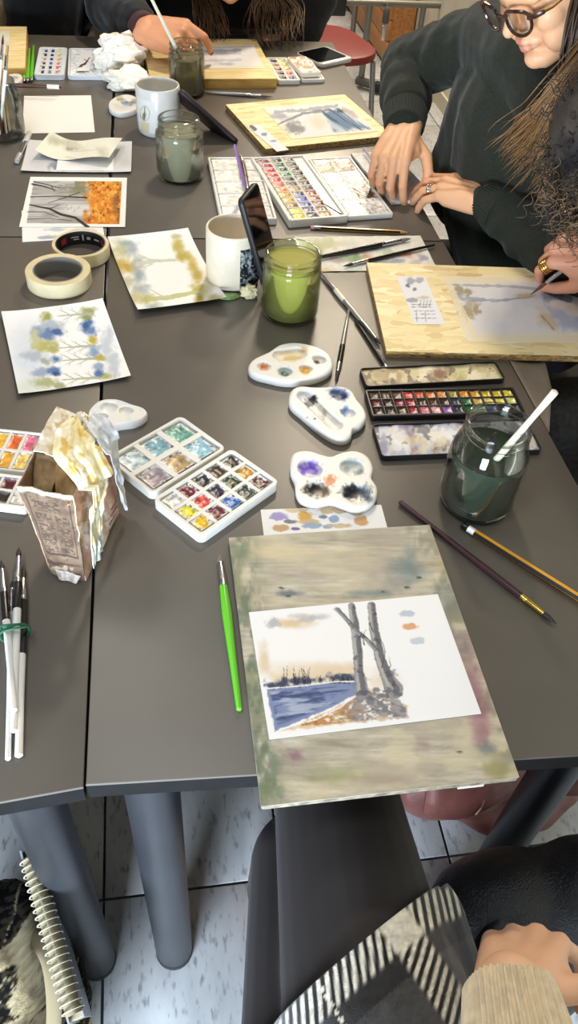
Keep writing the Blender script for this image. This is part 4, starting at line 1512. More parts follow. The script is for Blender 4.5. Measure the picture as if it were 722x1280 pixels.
well_palette('white palette with four round wells of purple, grey and black paint', CR([(272, 545), (280, 515), (305, 502), (350, 502), (400, 518), (440, 524), (490, 506), (545, 502), (590, 524), (612, 570), (606, 612), (628, 650), (625, 690), (592, 725), (540, 737), (490, 722), (440, 706), (380, 716), (320, 702), (296, 670), (290, 620), (274, 585)]),
             [(CR([(352, 575)]), .0150), (CR([(525, 570)]), .0150), (CR([(382, 662)]), .0150), (CR([(543, 678)]), .0160)], pal_four)

C5 = lambda pts: S(0, 480, 2.0, pts)
well_palette('clean white palette half hidden behind the carton', C5([(224, 62), (250, 40), (290, 37), (330, 50), (360, 60), (367, 76), (340, 92), (300, 98), (268, 106), (240, 98), (222, 84)]),
             [(C5([(272, 57)]), .0115), (C5([(315, 66)]), .0095), (C5([(255, 80)]), .008)], lambda p: p.wash((206, 214, 220), .5, 7, 3, .5, .7))
C1 = lambda pts: S(0, 0, 2.0, pts)


def pal_far(p):
    for x, y, rx, ry, c_ in ((300, 247, 14, 8, (180, 170, 130)), (318, 258, 14, 7, (120, 134, 176)), (335, 254, 9, 6, (170, 150, 110)), (290, 262, 10, 5, (210, 206, 196))):
        p.blob(x / 2, y / 2, rx / 2, ry / 2, c_, .85, .6, .7, sc=4)


well_palette('small white palette with blue and olive smears beside the grey-white cup', C1([(272, 256), (290, 241), (318, 235), (342, 244), (348, 262), (332, 275), (300, 281), (276, 272)]), [(C1([(302, 248)]), .0095), (C1([(325, 256)]), .010)], pal_far, nr=30)
well_palette('small white palette under the brown brush at the far left', [(8, 95), (17, 91.5), (26, 93), (27, 99), (19, 104), (9, 105)], [([(17, 97)], .010)], lambda p: p.blob(17, 97, 6, 3, (190, 180, 150), .7, .8, .6), nr=30)
# ------------------------------------------------------------ paint boxes
WHITE_PL = M('white_plastic', (224, 222, 214), .38, spec=.4)
BLUE_PL = M('bluish_white_plastic', (222, 228, 236), .3)
BLACK_EN = M('black_enamel', (22, 22, 23), .35)


def half(box_, name, q, hgt, mat, cols, rows, paint=None, wall=.004, depth=.004, r=.006, div=.0022, colours=None, cake='paint_pan', gap=.12, cake_base=(236, 235, 230), draw=None, fills=None, x0=0., x1=1., messy=.5):
    """one half of an open box: a tray with dividers and, in every cell, a paint pan or a mixing well"""
    c, a, w, h = fit_rect(q, T + hgt)
    if box_.get('placed') is None:
        box_.location = (c.x, c.y, T)
        box_['placed'] = 1
    ol = rrect(w, h, r, 5)
    mb = MB().tray(ol, wall, 0, hgt - depth, hgt, .0010)
    iw, ih = w - 2 * wall, h - 2 * wall
    xa, xb = -iw / 2 + iw * x0, -iw / 2 + iw * x1
    cw, ch = (xb - xa) / cols, ih / rows
    o = obj(name, mb, mat, box_, (c.x - box_.location.x, c.y - box_.location.y, 0), angle=30)
    o.rotation_euler = (0, 0, a)
    dv = MB()
    zt = hgt - .0008
    for i in range(1, cols):
        x = xa + cw * i
        dv.prism([(x - div / 2, -ih / 2), (x + div / 2, -ih / 2), (x + div / 2, ih / 2), (x - div / 2, ih / 2)], hgt - depth - .0002, zt, .0004)
    for j in range(1, rows):
        y = -ih / 2 + ch * j
        dv.prism([(xa, y - div / 2), (xb, y - div / 2), (xb, y + div / 2), (xa, y + div / 2)], hgt - depth - .0002, zt - .0001, .0004)
    if dv.v:
        d = obj('divider_grid', dv, mat, o, angle=0)
        d['kind'] = 'stuff'
    wm = Matrix.Translation((c.x, c.y, T)) @ Matrix.Rotation(a, 4, 'Z')
    k = 0
    for j in range(rows):
        for i in range(cols):
            col = colours[j][i] if colours else None
            if col is None:
                continue
            x, y = xa + cw * (i + .5), ih / 2 - ch * (j + .5)
            pw_, ph_ = cw - div - .0004, ch - div - .0004
            cen = wm @ Vector((x, y, hgt))
            u0, v0 = proj(np.array(cen))
            e = proj(np.array(wm @ Vector((x + pw_ / 2, y, hgt)))), proj(np.array(wm @ Vector((x, y + ph_ / 2, hgt))))
            sd = k * 31 + 7

            def dr(p, col=col, x=x, y=y, pw_=pw_, ph_=ph_, sd=sd):
                d = np.maximum(np.abs(p.X - x) / (pw_ / 2), np.abs(p.Y - y) / (ph_ / 2))
                n = fbm(p.X * 170 + sd, p.Y * 170, sd, 3)
                m = 1 - sstep(.90 - messy * .3, 1.0, d + (n - .5) * messy)
                p.mix(m, col, 1)
                n2 = fbm(p.X * 140 + 3, p.Y * 140 + sd, sd + 2, 3)
                p.c = p.c * (1 + (m * (n2 - .5) * .5)[..., None])
                dark = np.array(col) * .35
                p.mix(m * sstep(.60, .68, fbm(p.X * 240, p.Y * 240 + sd, sd + 4, 3)), dark, .55 * messy)
                if messy > .3:
                    p.mix((1 - m) * sstep(.62, .66, fbm(p.X * 330 + sd, p.Y * 330, sd + 9, 2)), dark, .8)
            nn = max(4, min(26, int(max(pw_, ph_) / .0008)))
            s = sheet_local(cake, o, x, y, pw_, ph_, hgt - depth * .45, cake_base, dr, nn, lift=lambda X, Y, pw_=pw_, ph_=ph_, sd=sd, dep=depth: -dep * .35 * (1 - np.clip(np.maximum(np.abs(X) / (pw_ / 2), np.abs(Y) / (ph_ / 2)), 0, 1) ** 3) + .0006 * (vnoise(X * 300 + sd, Y * 300, sd) - .5))
            k += 1
    return o, w, h


def sheet_local(name, o, x, y, w, h, z, base, draw, nn, lift=None):
    xs, ys = np.linspace(-w / 2, w / 2, nn + 1), np.linspace(h / 2, -h / 2, nn + 1)
    X, Y = np.meshgrid(xs, ys)
    Zz = z + (lift(X, Y) if lift else 0 * X)
    P = np.stack([X + x, Y + y, Zz], -1).reshape(-1, 3)
    pt = Paint(P[:, 0] * 1000, P[:, 1] * 1000, base)
    pt.X, pt.Y = P[:, 0], P[:, 1]
    draw(pt)
    n1 = nn + 1
    mb = MB()
    mb.v = [tuple(p) for p in P]
    mb.f = [(j * n1 + i, (j + 1) * n1 + i, (j + 1) * n1 + i + 1, j * n1 + i + 1) for j in range(nn) for i in range(nn)]
    mb.c = lin(np.clip(pt.c, 0, 255))
    return obj(name, mb, WET, o, angle=0 if nn < 6 else 60)


def fin(t):
    if 'placed' in t:
        del t['placed']
    return t


# --- fifteen-pan white box left of the four-well palette
b = thing('paint_box', 'open white fifteen-pan paint box with stained mixing lid, beside the carton', 'paint box')
K = (18, 18, 20)
half(b, 'pan_tray', [(288, 560), (350, 601), (250, 673), (192, 623)], .014, WHITE_PL, 3, 5, wall=.0055, depth=.0045, r=.008, div=.0045, messy=.8,
     colours=[[K, (200, 148, 50), (70, 14, 20)], [(72, 50, 38), (34, 54, 28), (26, 50, 46)], [(24, 26, 44), (38, 26, 62), (44, 104, 190)], [(104, 16, 44), (220, 70, 62), (100, 12, 34)], [(236, 236, 232), (236, 220, 30), (232, 184, 24)]])
half(b, 'mixing_lid', [(141, 570), (222, 518), (282, 557), (187, 624)], .013, WHITE_PL, 3, 2, wall=.005, depth=.0065, r=.009, div=.0075, messy=.55, cake='mixing_well',
     colours=[[(206, 222, 226), (122, 168, 182), (104, 164, 150)], [(158, 146, 152), (190, 160, 116), (150, 198, 218)]])
obj('hinge', MB().tube([(-.004 + .07 * .0, 0, .006), (.001, .001, .006)], .002, 8), WHITE_PL, b)
fin(b)

# --- the set cut by the left edge
b = thing('paint_box', 'white paint set with orange and pink pans, behind the carton at the left edge', 'paint box')
half(b, 'pan_tray', [(-74, 574), (40, 604), (34, 642), (-92, 612)], .013, WHITE_PL, 6, 2, wall=.004, depth=.004, r=.005, div=.0032, messy=.5,
     colours=[[(40, 70, 40), (60, 40, 30), (150, 30, 40), (30, 60, 120), (90, 14, 30), (34, 38, 92)], [(200, 150, 60), (90, 60, 40), (50, 70, 60), (30, 30, 40), (52, 42, 40), (232, 230, 226)]])
half(b, 'mixing_lid', [(-62, 521), (46, 549), (39, 599), (-76, 570)], .012, WHITE_PL, 6, 2, wall=.004, depth=.004, r=.005, div=.004, messy=.4, cake='paint_pan', x1=.98,
     colours=[[(220, 200, 60), (160, 200, 90), (236, 210, 90), (230, 180, 60), (226, 108, 44), (222, 112, 140)], [(120, 160, 210), (90, 140, 90), (200, 120, 150), (220, 200, 120), (234, 172, 62), (240, 206, 112)]])
fin(b)

# --- dark tin with three leaves
b = thing('paint_box', 'dark enamelled paint tin with worn mixing leaves behind the dark jar', 'paint box')
C3 = [[(84, 58, 42), (100, 70, 48), (84, 44, 36), (196, 70, 62), (206, 84, 44), (214, 116, 40), (220, 140, 60), (150, 140, 60), (222, 150, 44), (226, 168, 40), (196, 176, 50), (222, 196, 44), (200, 190, 60)],
      [(110, 34, 36), (40, 22, 24), (122, 26, 40), (160, 30, 50), (60, 34, 26), (74, 44, 30), (52, 30, 22), (30, 58, 76), (34, 104, 60), (200, 176, 90), (228, 206, 120), (220, 210, 90), (206, 214, 130)],
      [(54, 36, 28), (26, 22, 22), (70, 42, 32), (170, 36, 56), (222, 120, 142), (214, 160, 160), (146, 100, 176), (30, 46, 62), (26, 110, 62), (40, 96, 52), (60, 84, 150), (22, 24, 34), (28, 28, 30)]]
half(b, 'pan_tray', [(457, 487.5), (641, 482.5), (656, 513), (464, 522.5)], .010, BLACK_EN, 13, 3, wall=.004, depth=.004, r=.004, div=.0018, messy=.45, colours=C3, cake_base=(40, 36, 34))


def leaf(box_, q, hgt, draw, name):
    c, a, w, h = fit_rect(q, T + hgt)
    o = obj(name, MB().tray(rrect(w, h, .006, 5), .0016, 0, hgt - .0035, hgt, .0005), BLACK_EN, box_, (c.x - box_.location.x, c.y - box_.location.y, 0), angle=30)
    o.rotation_euler = (0, 0, a)
    wm = np.array(Matrix.Translation((c.x, c.y, T)) @ Matrix.Rotation(a, 4, 'Z'))

    def dr(p):
        z = np.full(p.X.shape, hgt)
        P = np.stack([p.X, p.Y, z], -1) @ wm[:3, :3].T + wm[:3, 3]
        p.U, p.V = proj(P)
        draw(p)
    nx, ny = int(w / .0013), int(h / .0013)
    xs, ys = np.linspace(-w / 2 + .002, w / 2 - .002, nx + 1), np.linspace(h / 2 - .002, -h / 2 + .002, ny + 1)
    X, Y = np.meshgrid(xs, ys)
    P = np.stack([X, Y, 0 * X + hgt - .0030 + .0012 * np.abs(np.cos(X / w * math.pi * 3)) ** 8], -1).reshape(-1, 3)
    pt = Paint(P[:, 0], P[:, 1], (214, 210, 204))
    pt.X, pt.Y = P[:, 0], P[:, 1]
    dr(pt)
    mb = MB()
    mb.v = [tuple(p) for p in P]
    n1 = nx + 1
    mb.f = [(j * n1 + i, (j + 1) * n1 + i, (j + 1) * n1 + i + 1, j * n1 + i + 1) for j in range(ny) for i in range(nx)]
    mb.c = lin(np.clip(pt.c, 0, 255))
    obj('mixing_surface', mb, M('worn_enamel', vc=True, rough=.35, bump=.3, bscale=900), o, angle=60)
    return o


def leaf_top(p):
    p.c[:] = (196, 184, 140)
    p.wash((146, 120, 74), .7, 16, 3, .42, .62)
    g = sstep(530, 600, p.U)
    p.mix(g * sstep(.3, .6, fbm(p.U / 18, p.V / 9, 6)), (172, 178, 96), .8)
    p.wash((222, 214, 186), .8, 12, 14, .5, .66)
    p.blob(551, 466, 9, 9, (106, 52, 50), .7, .8, .9)
    p.wash((74, 62, 46), .8, 7, 9, .60, .68)
    p.mix(sstep(-3, 1, p.sdf([(452, 459), (618, 456), (630, 474), (460, 479)])), (90, 80, 60), .6)


def leaf_low(p):
    p.c[:] = (196, 200, 210)
    p.wash((146, 152, 176), .8, 18, 4, .42, .62)
    p.wash((132, 104, 126), .7, 14, 7, .52, .66)
    for x, y, rx, ry, c_ in ((500, 549, 20, 13, (226, 226, 218)), (541, 545, 22, 14, (232, 226, 208)), (575, 545, 16, 14, (214, 220, 224)), (655, 550, 12, 12, (196, 184, 200)), (516, 544, 5, 16, (120, 100, 130)), (480, 556, 6, 14, (120, 120, 160))):
        p.blob(x, y, rx, ry, c_, .8, .8, .7, sc=8)
    p.wash((66, 66, 76), .7, 8, 19, .60, .68)
    p.wash((206, 190, 150), .6, 10, 29, .58, .68)


leaf(b, [(447, 456.5), (620, 454), (634, 475), (458, 481)], .009, leaf_top, 'upper_leaf')
leaf(b, [(466, 528.5), (657, 524), (679, 561), (476, 572)], .009, leaf_low, 'lower_leaf')
fin(b)

# --- big white palette box in front of the woman in glasses
b = thing('paint_box', 'big open white palette box in front of the woman in glasses', 'paint box')
cols3 = list(zip([(110, 16, 40), (150, 20, 60), (190, 30, 60), (206, 44, 56), (214, 70, 62), (222, 92, 60), (226, 128, 50), (226, 160, 40), (222, 170, 30), (150, 104, 40), (226, 206, 40), (214, 206, 40)],
                 [(40, 34, 34), (30, 90, 60), (30, 74, 50), (30, 120, 80), (22, 60, 46), (30, 34, 36), (160, 120, 60), (30, 50, 100), (40, 70, 170), (40, 60, 150), (44, 40, 96), (26, 24, 44)],
                 [(90, 84, 80), (34, 30, 30), (26, 24, 24), (30, 28, 28), (36, 26, 24), (50, 34, 30), (60, 40, 34), (150, 60, 50), (150, 56, 46), (96, 36, 30), (110, 74, 50), (176, 124, 54)]))
half(b, 'pan_tray', [(314, 196), (383, 193), (431, 268), (361, 277.5)], .015, WHITE_PL, 3, 12, wall=.006, depth=.004, r=.003, div=.0022, colours=cols3, messy=.3, x0=.04, x1=.80, gap=.1)
half(b, 'well_tray', [(254, 197), (313, 195.5), (358, 277), (281, 270)], .012, WHITE_PL, 1, 5, wall=.005, depth=.005, r=.003, div=.004, colours=[[(233, 232, 226)]] * 5, messy=0, cake='mixing_well')
half(b, 'mixing_tray', [(385, 198), (441, 195.5), (488, 266), (434, 271.5)], .010, WHITE_PL, 2, 4, wall=.005, depth=.003, r=.003, div=.002, messy=.55, cake='mixing_well',
     colours=[[(176, 160, 120), (110, 70, 42)], [(206, 208, 206), (170, 178, 178)], [(200, 202, 200), (72, 56, 40)], [(232, 232, 228), (232, 232, 228)]])
fin(b)

# --- small white set at the far left
b = thing('paint_box', 'small white paint set with eighteen pans and a bird-marked card, at the far left', 'paint box')
cc = [[(36, 44, 36), (40, 32, 32), (228, 220, 90)], [(40, 36, 34), (30, 28, 36), (232, 210, 50)], [(190, 140, 90), (40, 44, 70), (232, 180, 60)], [(80, 50, 40), (90, 80, 150), (222, 110, 80)], [(90, 60, 50), (40, 40, 80), (220, 100, 60)], [(44, 36, 34), (80, 130, 100), (226, 150, 130)]]
half(b, 'pan_tray', [(49, 58.5), (84, 59), (80, 94), (42, 93)], .012, BLUE_PL, 3, 6, wall=.010, depth=.004, r=.010, div=.008, colours=cc, messy=.3)
half(b, 'mixing_lid', [(87, 60), (130.5, 60), (131, 95), (83, 94.5)], .010, BLUE_PL, 2, 2, wall=.005, depth=.004, r=.010, div=.003, colours=[[(226, 232, 238)] * 2] * 2, messy=0, cake='mixing_well')
fin(b)


def bird(p):
    p.line([(100, 82), (106, 80), (112, 72)], [2, 2.4, 1], (40, 40, 44), .9, .5)
    p.line([(98, 84), (103, 83)], 1.2, (60, 60, 60), .9)
    p.line([(105, 74), (110, 77)], 1, (120, 110, 100), .8)


page('swatch_card', 'small white card with a dark bird sketch lying on the far-left paint set', 'card', [(102, 63.5), (117.5, 65), (110, 88), (95, 89)], T + .0112, (240, 240, 242), bird, res=1.3)

# --- little set by the far phone
b = thing('paint_box', 'little white paint set with ten pans beside the flat phone', 'paint box')
half(b, 'pan_tray', [(335, 72), (361, 71), (372, 99.5), (344, 100.5)], .011, WHITE_PL, 2, 5, wall=.008, depth=.004, r=.006, div=.005, messy=.3,
     colours=[[(40, 40, 80), (226, 216, 90)], [(150, 120, 40), (226, 190, 60)], [(120, 40, 50), (222, 140, 60)], [(60, 30, 40), (206, 70, 50)], [(40, 30, 50), (70, 44, 110)]])
half(b, 'mixing_lid', [(362.5, 71.5), (388, 70.5), (404, 98.5), (374, 99.5)], .009, WHITE_PL, 1, 2, wall=.005, depth=.003, r=.006, div=.002, colours=[[(236, 234, 230)]] * 2, messy=0, cake='mixing_well')
fin(b)
c, a, w, h = fit_rect([(362, 71), (386, 69.5), (397, 89), (374, 92)], T + .021)
bk_ = thing('sponge', 'white block with brown stains on the lid of the little paint set', 'sponge', (c.x, c.y, T + .0095), a)
s = obj('block', MB().prism(rrect(w, h, .006, 4), 0, .0108, .002), M('sponge_white', (232, 226, 212), .8), bk_, angle=40)
sheet('stained_top', bk_, w - .004, h - .004, .0112, (234, 228, 214), lambda p: (p.wash((196, 140, 110), .8, 4, 3, .5, .62), p.wash((150, 110, 90), .7, 3, 8, .6, .7)), PAINTED, thick=.0006)


# ------------------------------------------------------------ the glass of brushes at the far left
gb = Z(4, 170)
t = thing('glass_jar', 'clear glass crammed with brushes at the left edge', 'jar', (gb.x, gb.y, T))
gp = [(.036, 0), (.042, .002), (.046, .012), (.047, .055), (.044, .085), (.040, .098), (.041, .104), (.0405, .106)]
gi = [(q - .0026, max(z, .005)) for q, z in gp][::-1]
obj('glass', MB().loops([[(q * math.cos(2 * math.pi * i / 48), q * math.sin(2 * math.pi * i / 48), z) for i in range(48)] for q, z in gp + gi]), GLASS, t, angle=60)
hs = ['cream', 'white', 'brown', 'black', 'wood', 'cream', 'silver', 'brown', 'wood', 'white', 'plum', 'cream', 'silver']
labs = ['cream brush', 'white brush', 'brown brush', 'black brush', 'bare wood brush', 'pale cream brush', 'silver brush', 'dark brown brush', 'light wood brush', 'thin white brush', 'plum brush', 'ivory brush', 'grey brush']
tipw = [(3, 42), (10, 56), (-12, 30), (-3, 60), (-20, 50), (6, 74), (-9, 66), (-16, 40), (-26, 62), (1, 84), (13, 88), (-30, 44), (9, 100)]
for k, (hd, lb, tp) in enumerate(zip(hs, labs, tipw)):
    an = 2.4 * k
    base = Vector((gb.x + .029 * math.cos(an), gb.y + .029 * math.sin(an), T + .008))
    base = Vector((gb.x + .030 * (.35 + .65 * ((k * 7) % 5) / 4) * math.cos(an), gb.y + .030 * (.35 + .65 * ((k * 7) % 5) / 4) * math.sin(an), T + .008))
    rim = Vector((gb.x + .034 * (.35 + .65 * ((k * 7) % 5) / 4) * math.cos(an + .25), gb.y + .034 * (.35 + .65 * ((k * 7) % 5) / 4) * math.sin(an + .25), T + .104))
    d = (rim - base).normalized()
    e = base + d * (.165 + .006 * (k % 5))
    if k < 2:
        base = Vector((gb.x - .012 + .010 * k, gb.y - .010 - .012 * k, T + .012))
        e = sphere_hit(*((4, 43), (9.5, 57))[k], base, .195 - .01 * k)
    brush(lb + ' standing in the crammed glass at the left edge', e, base, (.0030, .0036, .0042)[k % 3], hd, hair=('dark', 'tan', 'brown', 'grey')[k % 4], fl=.026, hl=.018, group='brushes in the crammed glass', shape='flat' if k % 3 == 1 else 'round')

# ------------------------------------------------------------ crumpled tissues and scraps
def crumple(label, px, rx, ry, rz, sd, col, cat='tissue', name='crumpled_tissue', nu=44, nv=26, rz0=0.0, rough=.9, amp=.34, freq=1.5):
    b_ = Z(*px)
    mb = MB()
    L = []
    zmin = 1
    for j in range(1, nv):
        th = math.pi * j / nv - math.pi / 2
        ring = []
        for i in range(nu):
            a = 2 * math.pi * i / nu
            d = np.array([math.cos(th) * math.cos(a), math.cos(th) * math.sin(a), math.sin(th)])
            n = abs(fbm(d[0] * freq + 7 + sd, d[1] * freq + d[2] * freq * 1.3 + 3, sd, 3) - .5) * 2
            n2 = abs(fbm(d[1] * freq * 1.7 + 2, d[2] * freq * 1.7 + d[0] * 1.1 + sd, sd + 5, 2) - .5) * 2
            k = 1 - amp + amp * 1.5 * float(n + .6 * n2)
            p = d * k * np.array([rx, ry, rz])
            p[2] = max(p[2], -rz * .55)
            ring.append(tuple(p))
        L.append(ring)
    mb.loops(L)
    z0 = min(p[2] for p in mb.v)
    mb.v = [(x, y, z - z0) for x, y, z in mb.v]
    o = obj(name, mb, M('tissue_%d' % col[0], col, .9, spec=.1, bump=.25, bscale=160), None, (b_.x, b_.y, T + .0004), angle=24)
    o.rotation_euler = (0, 0, rz0)
    return tag(o, label, cat)


crumple('large crumpled white tissue left of the far wooden board', (152, 88), .070, .052, .055, 3, (236, 232, 220), rz0=.3)
crumple('flatter crumpled tissue between the small smeared palette and the large tissue', (162, 110), .062, .042, .030, 8, (234, 230, 216), rz0=-.3)
crumple('tiny crumpled cream tissue wad at the foot of the cream cup', (311, 371), .0155, .0150, .013, 5, (226, 216, 172), nu=30, nv=18)
mbx = MB().prism(smooth_closed([(-.017, -.002), (-.006, .008), (.008, .009), (.018, .001), (.010, -.006), (-.004, -.009)], 4), 0, .003, .001)
z_ = Z(286, 372)
o = obj('clay_scrap', mbx, M('pale_green_scrap', (150, 178, 110), .6, col2=(92, 130, 66), vscale=120), None, (z_.x, z_.y, T + .0004), angle=40)
tag(o, 'small pale green scrap between the yellow tree study and the cream cup', 'scrap')

# ------------------------------------------------------------ carton with tape and rags
P0, P1, P2 = Z(64, 718), Z(107, 726), Z(149.5, 641)
P3 = P0 + P2 - P1
CH = .136
Q0, Q1, Q2, Q3 = Z(21, 607, T + CH), Z(91, 621, T + CH - .002), Z(134, 535, T + CH + .001), Z(71, 509, T + CH + .002)
exc, eyc = P1 - P0, P2 - P1
CW, CD = exc.length, eyc.length
ca = 0.0
t = thing('carton', 'torn brown carton with fine print, patched with tape and rags, on the near table seam', 'carton', (P0.x, P0.y, T), ca)
CT = t
CM = M('card_print', vc=True, rough=.75, spec=.2, bump=.12, bscale=400)
KRAFT = M('kraft_inside', (168, 138, 100), .85, col2=(196, 168, 126), vscale=30, bump=.2, bscale=300)


B_ = [Vector(loc_of(t, p)) for p in (P0, P1, P2, P3)]
T_ = [Vector(loc_of(t, p)) for p in (Q0, Q1, Q2, Q3)]


def tp(s_, r_, dz=0.0):
    """a place on the carton's top: s across, r from front to back"""
    p = T_[0] * ((1 - s_) * (1 - r_)) + T_[1] * (s_ * (1 - r_)) + T_[2] * (s_ * r_) + T_[3] * ((1 - s_) * r_)
    return Vector((p.x, p.y, p.z + dz))


def side(r_, k, d=.006):
    a, b_ = T_[1] * (1 - r_) + T_[2] * r_, B_[1] * (1 - r_) + B_[2] * r_
    n = Vector((eyc.y, -eyc.x, 0)).normalized()
    return a * (1 - k) + b_ * k + n * d


def plate(name, parent, c4, base, draw, th, mat, nu=60, nv=90, warp=None, label=None):
    """a thin wall between corners TL, TR, BR, BL in the parent's frame; colours placed by photo pixel"""
    c4 = [np.array(q) for q in c4]
    S_, R_ = np.meshgrid(np.linspace(0, 1, nu + 1), np.linspace(0, 1, nv + 1))
    s3, r3 = S_[..., None], R_[..., None]
    P = c4[0] * (1 - s3) * (1 - r3) + c4[1] * s3 * (1 - r3) + c4[2] * s3 * r3 + c4[3] * (1 - s3) * r3
    n = np.cross(c4[3] - c4[0], c4[1] - c4[0])
    n = n / np.linalg.norm(n)
    if warp is not None:
        P = P + warp(S_, R_)[..., None] * n
    P = P.reshape(-1, 3)
    Mw = np.array(mat_of(parent))
    U, V = proj(P @ Mw[:3, :3].T + Mw[:3, 3])
    p = Paint(U, V, base)
    p.S, p.R = S_.ravel(), R_.ravel()
    draw(p)
    n1 = nu + 1
    f = [(j * n1 + i, (j + 1) * n1 + i, (j + 1) * n1 + i + 1, j * n1 + i + 1) for j in range(nv) for i in range(nu)]
    ring = list(range(0, n1)) + [j * n1 + nu for j in range(1, nv + 1)] + [nv * n1 + i for i in range(nu - 1, -1, -1)] + [j * n1 for j in range(nv - 1, 0, -1)]
    k = len(P)
    back = P - th * n
    f += [q[::-1] for q in [tuple(i + k for i in q) for q in f]]
    f += [(ring[i], ring[(i + 1) % len(ring)], ring[(i + 1) % len(ring)] + k, ring[i] + k) for i in range(len(ring))]
    mb = MB()
    mb.v, mb.f = [tuple(q) for q in np.vstack([P, back])], f
    mb.c = lin(np.clip(np.vstack([p.c, p.c * .96]), 0, 255))
    return obj(name, mb, mat, parent, angle=45, label=label)


def front_print(p):
    p.c[:] = (104, 85, 68)  # front panel's brown darkened, its shade is mixed into the colour
    p.wash((124, 103, 82), .8, 14, 3, .4, .65)
    p.wash((84, 66, 52), .6, 10, 13, .5, .7)
    ink = (50, 40, 36)
    d = np.abs(np.maximum(np.abs(p.S - .5) / .40, np.abs(p.R - .38) / .33) - 1)
    p.mix(1 - sstep(.016, .05, d), ink, .75)
    ins = (np.abs(p.S - .5) < .35) & (p.R > .09) & (p.R < .68)
    rows = np.floor(p.R * 46)
    inrow = (p.R * 46 - rows) < .55
    word = vnoise(p.S * 26 + rows * 7.3, rows * 3.1, 4) > .40
    colgap = (np.abs(p.S - .52) < .035) & (p.R > .26)
    endl = p.S < (.52 + .3 * _hash(rows.astype(np.int64), rows.astype(np.int64) * 3, 5))
    hole = (p.R > .225) & (p.R < .26)
    m = ins & inrow & word & ~colgap & ~hole & (endl | (p.R > .26))
    p.mix(m.astype(float), ink, .7)
    p.wash((196, 176, 150), .8, 9, 31, .55, .64, mask=sstep(.72, .8, p.R))
    p.mix(sstep(.80, .82, p.R) * (1 - sstep(.83, .85, p.R + .05 * (p.S - .5))), (60, 44, 36), .6)
    p.mix(1 - sstep(.02, .07, p.R + (fbm(p.S * 9, p.R * 3, 3) - .5) * .05), (206, 186, 160), .9)


def side_print(p):
    p.c[:] = (190, 150, 128)
    p.wash((214, 176, 158), .8, 14, 23, .4, .62)
    p.wash((236, 226, 214), .85, 12, 3, .5, .66)
    p.wash((150, 112, 96), .6, 8, 43, .6, .72)
    for k in range(4):
        p.line([(136 + k, 664 - k * 9), (143 + k, 652 - k * 9)], 1.6, (66, 44, 44), .6, .8)


wob = lambda s_: (lambda S_, R_: .0022 * (fbm(S_ * 4 + s_, R_ * 5, s_) - .5) * 2)
plate('front_panel', t, (T_[0], T_[1], B_[1], B_[0]), (150, 122, 98), front_print, .0012, CM, 70, 130, wob(1))
plate('side_panel', t, (T_[1], T_[2], B_[2], B_[1]), (190, 150, 128), side_print, .0012, CM, 60, 70, wob(2))
plate('side_panel', t, (T_[3], T_[0], B_[0], B_[3]), (160, 130, 104), lambda p: p.wash((196, 176, 150), .7, 9, 3), .0012, CM, 30, 30, wob(3))
plate('back_panel', t, (T_[2], T_[3], B_[3], B_[2]), (160, 130, 104), lambda p: p.wash((196, 176, 150), .7, 9, 3), .0012, CM, 20, 30)
ib = MB()
lo_, hi_ = [b_ * .97 + (B_[0] + B_[2]) * .015 for b_ in B_], [tp(s_, r_, -.030) for s_, r_ in ((.03, .03), (.97, .03), (.97, .97), (.03, .97))]
ib.loops([[(p.x, p.y, .001) for p in lo_], [tuple(p) for p in hi_]])
obj('inner_board', ib, KRAFT, t, angle=0)


def lid_paint(p):
    p.c[:] = (216, 206, 184)
    p.wash((238, 234, 222), .9, 10, 3, .42, .6)
    p.wash((178, 150, 108), .7, 9, 13, .55, .68)


plate('top_flap', t, (tp(0, 1, .002), tp(1, 1, .002), tp(1, .36, .004), tp(0, .40, .003)), (214, 204, 180), lid_paint, .0014, CM, 40, 44, lambda S_, R_: .005 * (fbm(S_ * 5, R_ * 5, 8) - .35))
plate('torn_flap', t, (tp(.02, .42, -.001), tp(.55, .44, -.001), tp(.40, .16, -.024), tp(.08, .12, -.026)), (176, 146, 106), lambda p: p.wash((146, 118, 82), .6, 6, 3), .0014, CM, 20, 20, lambda S_, R_: .006 * (fbm(S_ * 4, R_ * 4, 18) - .5))
plate('torn_flap', t, (tp(.42, .46, .004), tp(1.0, .42, .004), tp(.98, -.02, -.018), tp(.66, .04, -.006)), (196, 166, 120), lambda p: p.wash((166, 134, 92), .7, 6, 33), .0014, CM, 24, 24, lambda S_, R_: .010 * np.sin(S_ * 5 + R_ * 3) * R_)
f_ = lambda s_, k, d=.0012: (T_[0] * (1 - s_) + T_[1] * s_) * (1 - k) + (B_[0] * (1 - s_) + B_[1] * s_) * k + Vector((-exc.y, exc.x, 0)).normalized() * -d
plate('tape_patch', t, (f_(.2, .90), f_(.9, .93), f_(.8, 1.0, .006) + Vector((0, 0, .0006)), f_(.3, .99, .006) + Vector((0, 0, .0006))), (206, 200, 190), lambda p: p.wash((160, 140, 120), .6, 5, 2), .0005, M('clear_tape', vc=True, rough=.2), 16, 12, lambda S_, R_: .001 * np.sin(S_ * 9))
plate('tape_patch', t, (tp(.42, 1.0, .006), tp(1.02, .98, .006), tp(1.0, .52, .012), tp(.55, .56, .010)), (222, 214, 192), lambda p: (p.wash((178, 160, 122), .8, 5, 2), p.wash((246, 244, 236), .9, 3, 12, .56, .64)), .0006, M('clear_tape'), 24, 30,
      lambda S_, R_: .005 * (fbm(S_ * 7, R_ * 8, 28) - .5) + .003 * np.sin(S_ * 7))


